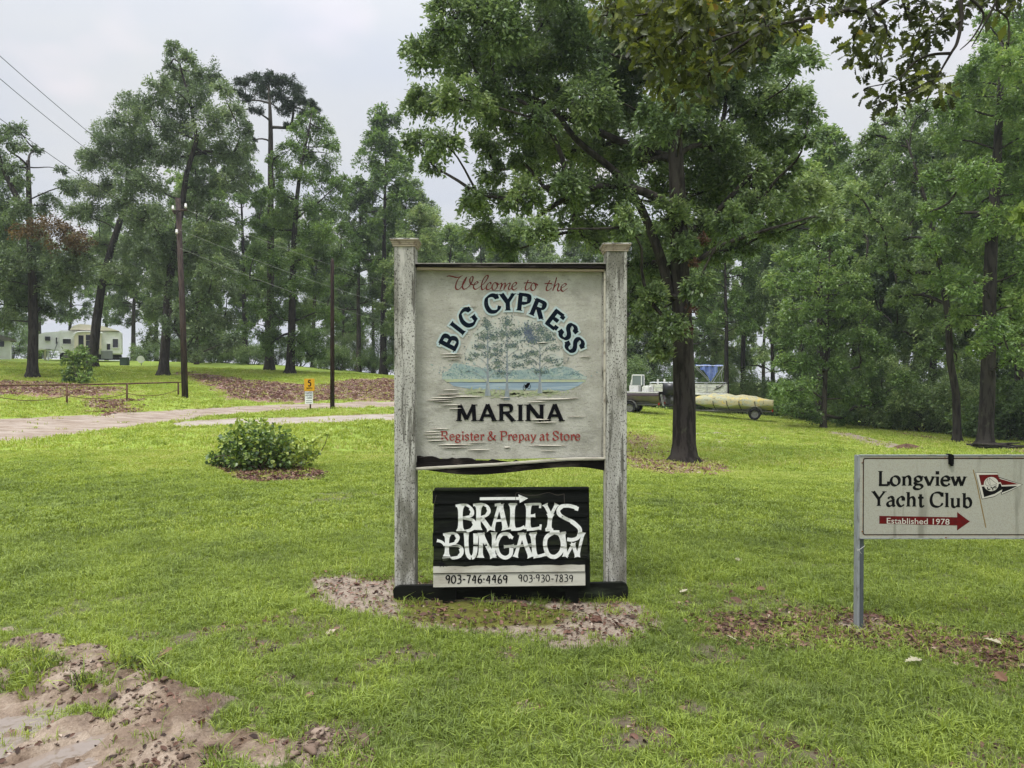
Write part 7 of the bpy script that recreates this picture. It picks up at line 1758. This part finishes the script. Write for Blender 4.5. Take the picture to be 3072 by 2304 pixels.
# the near oak whose boughs hang into the view
no_b = Vector((5.6, 3.9, float(hbase(5.6, 3.9))))
noak = thing('near_oak_tree', 'oak standing outside the right edge whose lobed leaves hang across the top right', 'tree', tuple(no_b))
ncl_px = [(1830,30,55),(1900,50,66),(1980,70,76),(2060,85,76),(2140,90,76),(2220,95,66),(2300,80,56),(2380,50,52),(1965,165,62),(2050,185,72),(2130,205,56),(2200,165,46),(1985,245,46),(2045,285,38),(2275,145,40),(2390,100,26),(1905,125,46),(2100,0,84),(2250,0,84),(1850,-20,56),(2000,0,74),(2120,290,24),
 (2540,0,46),(2600,55,46),(2560,125,36),(2620,145,42),(2650,95,36),(2560,175,26),(2640,185,30),(2610,205,18),(2480,20,30),(2720,20,44),(2780,10,36),(2750,105,38),(2800,75,44),(2850,55,34),(2740,165,36),(2765,225,44),(2705,248,38),(2800,250,34),(2832,278,28),(2590,268,20),(2640,288,28),(2690,305,30),(2618,325,16),(2890,15,34),(2960,10,24),(3000,35,22),(3040,8,26),(3024,130,8),(2430,20,30)]
ncl = pc(ncl_px, 4.9, .5, 91)
P_, D_ = cloud([(np.array(c) - np.array(no_b), q) for c, q in ncl], 1650, r5, .5)
ma2, mb2 = twin_mats('lobed oak leaves', [(0, (.030, .038, .015)), (.4, (.075, .095, .026)), (.7, (.15, .18, .04)), (.95, (.26, .29, .06)), (1, (.30, .18, .05))], .4, .42, .5)
xw = P_[:, 0] + no_b.x
tnt = np.clip(.42 - .10 * (xw - 1.0) + r5.normal(0, .2, len(P_)), 0, .98)  # tint lightens to the left: brighter lighting there put into leaf colour
leafy(noak, P_, D_, .074, 'oak', mb2, ma2, 93, .5, 300, P_[:, 1] + 2.0 * (P_[:, 2] + no_b.z > 3.95), tnt)
nb = MB()
tr_ = [Vector((0, 0, -.3)), Vector((0, 0, .1)), Vector((-.05, 0, 1.2)), Vector((-.1, .1, 3.2)), Vector((-.2, .2, 5.0)), Vector((-.2, .3, 7.5)), Vector((0, .3, 10))]
nb.tube(tr_, [.52, .42, .32, .29, .25, .17, .06], 14)
L3 = lambda pts, d=4.9: [S(a, b, d) - no_b for a, b in pts]
def limb(pts, r0, r1, sides=7): q = cr(pts, 5); nb.tube([Vector(p) for p in q], list(np.linspace(r0, r1, len(q))), sides)
limb([tr_[4]] + L3([(3250, -260), (3000, -140), (2892, -20), (2885, 60), (2872, 126), (2853, 160), (2814, 228), (2776, 310)], 4.9), .022, .004)
limb([tr_[4]] + L3([(3200, -320), (2900, -160), (2700, -30), (2601, 34), (2548, 29), (2485, 48), (2412, 58), (2340, 73), (2200, 100), (2080, 150), (1980, 200)], 5.0), .024, .004)
limb(L3([(2700, -30), (2500, -40), (2300, -20), (2100, 10), (1950, 40), (1830, 60)], 5.1), .018, .004)
limb(L3([(2340, 73), (2250, 120), (2150, 190), (2080, 270)], 5.0), .015, .004, 5)
for pth in ([(2853,160),(2790,165),(2740,190),(2690,240),(2600,262)],[(2814,228),(2760,260),(2690,290),(2620,320)],[(2885,60),(2840,90),(2790,110),(2740,160)],[(2601,34),(2610,90),(2570,170)],[(2620,30),(2660,90),(2640,180)],[(2892,-20),(2950,40),(2920,110),(2880,150)],[(3010,-60),(2990,20),(3024,60),(3026,140)],[(3010,-40),(2960,60),(2915,140)],[(2700,-30),(2720,40),(2750,100)],[(2412,58),(2400,90),(2380,110)]):
    limb(L3(pth, 4.9), .011, .003, 5)
r6 = np.random.default_rng(5)
for c, q in ncl:
    c = np.array(c) - np.array(no_b)
    for k in range(3):
        d = r6.normal(size=3); d /= np.linalg.norm(d); nb.tube(wander(c + d * q * .2, c + d * q * .95, 3, .12, r6), [.006, .005, .004, .002], 4, False)
hi = [((r6.uniform(-3.2, 2.5), r6.uniform(-3.0, 3.0), r6.uniform(5.6, 10.5)), r6.uniform(.8, 1.3)) for _ in range(16)]
for c, q in hi: nb.tube(wander(tr_[4 + int(c[2] > 8)], c, 6, .08, r6), [.08, .07, .06, .05, .04, .03, .02], 5)
nb.build('trunk', bark, noak, True)
V, Fq, ti = leaves_for([(np.array(c), q) for c, q in hi], 150, .15, 95, .3, 12, .55, .8)
npmesh('upper_crown', V, Fq, ma2, noak, attrs=dict(tint=ti))
# light green spray at the right edge, lower down
V, Fq, ti = leaves_for([(np.array(S(3062, 650, 7)) - np.array(no_b), .10), (np.array(S(3085, 690, 7)) - np.array(no_b), .14), (np.array(S(3120, 650, 7)) - np.array(no_b), .2)], 700, .085, 96, .2, 8, .5, .9)
sp_ = npmesh('low_spray', V, Fq, light_leaf, noak, attrs=dict(tint=np.clip(ti + .35, 0, 1)))
lb = MB(); lb.tube([p for p in cr([tuple(tr_[3]), tuple(S(3350, 640, 6) - no_b), tuple(S(3150, 660, 7) - no_b), tuple(S(3070, 665, 7) - no_b)], 6)], list(np.linspace(.05, .005, 19)), 5); lb.build('low_branch', bark, noak, True)

# ================================================================== SMALL THINGS ON THE GROUND
leafp = mat('pale fallen leaf', (.36, .33, .23), .8); leafbr = mat('brown fallen leaf', (.16, .09, .055), .7)
for i, (px, py, s_, lab, m_) in enumerate([(2215, 1942, .085, 'pale curled leaf lying on the grass left of the yacht sign post', leafp), (2062, 1779, .08, 'small pale leaf on the lawn right of the welcome sign', leafp), (2205, 1686, .07, 'tiny pale leaf far out on the right lawn', leafp), (2176, 1834, .08, 'grey brown leaf on the worn strip between the two signs', leafbr),
      (2270, 1780, .09, 'curled brown leaf on the lawn between the signs', leafbr), (2715, 2005, .10, 'tan leaf in the thin grass below the yacht club sign', leafp), (2985, 2030, .10, 'brown leaf near the lower right corner', leafbr), (2950, 1930, .09, 'pale leaf on the dark soil right of the yacht sign post', leafp), (1985, 1905, .08, 'brown leaf on bare soil at the right foot of the welcome sign', leafbr), (468, 2000, .09, 'brown leaf on the mud at the left', leafbr)]):
    g = at(px, py); V, Fs = leaf_shape('oak', 300 + i); me = bpy.data.meshes.new('fallen_leaf'); me.from_pydata([tuple(v * s_) for v in V], [], Fs); me.materials.append(m_)
    o = bpy.data.objects.new('fallen_leaf', me); COL.objects.link(o); o.location = (g.x, g.y, gz(g.x, g.y) + .035); o.rotation_euler = (random.uniform(-.3, .3) + .3, random.uniform(-.3, .3), random.uniform(0, 6)); tag(o, lab, 'leaf', 'single leaves lying on the lawn')
# low dark heap of branches by the right trees and the small earth mound
g = at(3010, 1348); lg = MB()
for i in range(14): a = r6.uniform(-.4, .4); c = Vector((r6.uniform(-.7, .7), r6.uniform(-.2, .2), .05 + .14 * r6.uniform())); d = Vector((math.cos(a), math.sin(a) * .5, r6.uniform(-.1, .1))) * r6.uniform(.4, .8); lg.tube([c - d, c, c + d], [.03, .045, .02], 6)
bp2 = lg.build('branch_pile', bark, None, True, loc=g); tag(bp2, 'dark heap of fallen branches at the foot of the thick right oak', 'branches')
g = at(2722, 1345); mdm = MB(); rg = []
for i in range(7):
    q = i / 6; rg.append([((.5 * (1 - q ** 2) + .02) * math.cos(a) * (1 + .25 * math.sin(3 * a + 1)), (.28 * (1 - q ** 2) + .02) * math.sin(a), -.05 + .20 * q + .02 * math.sin(5 * a)) for a in [k * math.pi / 8 for k in range(16)]])
mdm.loft(rg); mdo = mdm.build('earth_mound', mat('red brown earth', (.13, .075, .05), .95, noise=[(14, (1, 1, 1), (.05, .03, .02), .45, .6)], bump=1, bscale=20), None, True, loc=g); tag(mdo, 'small red brown mound of earth at the end of the scraped strip', 'mound')

# ================================================================== HUMID AIR
hz_m = bpy.data.materials.new('humid air'); hz_m.use_nodes = True
hn, hl = hz_m.node_tree.nodes, hz_m.node_tree.links; hn.remove(hn['Principled BSDF'])
pv = hn.new('ShaderNodeVolumePrincipled'); pv.inputs['Color'].default_value = (.86, .92, 1.0, 1); pv.inputs['Density'].default_value = HAZE; pv.inputs['Anisotropy'].default_value = .2
hl.new(pv.outputs[0], hn['Material Output'].inputs['Volume'])
hb = MB(); hb.span(-420, 420, -75, 640, -8.2, 32); hz_o = hb.build('haze', hz_m); tag(hz_o, 'thin humid haze over the lawn and the woods', None, None, 'stuff')
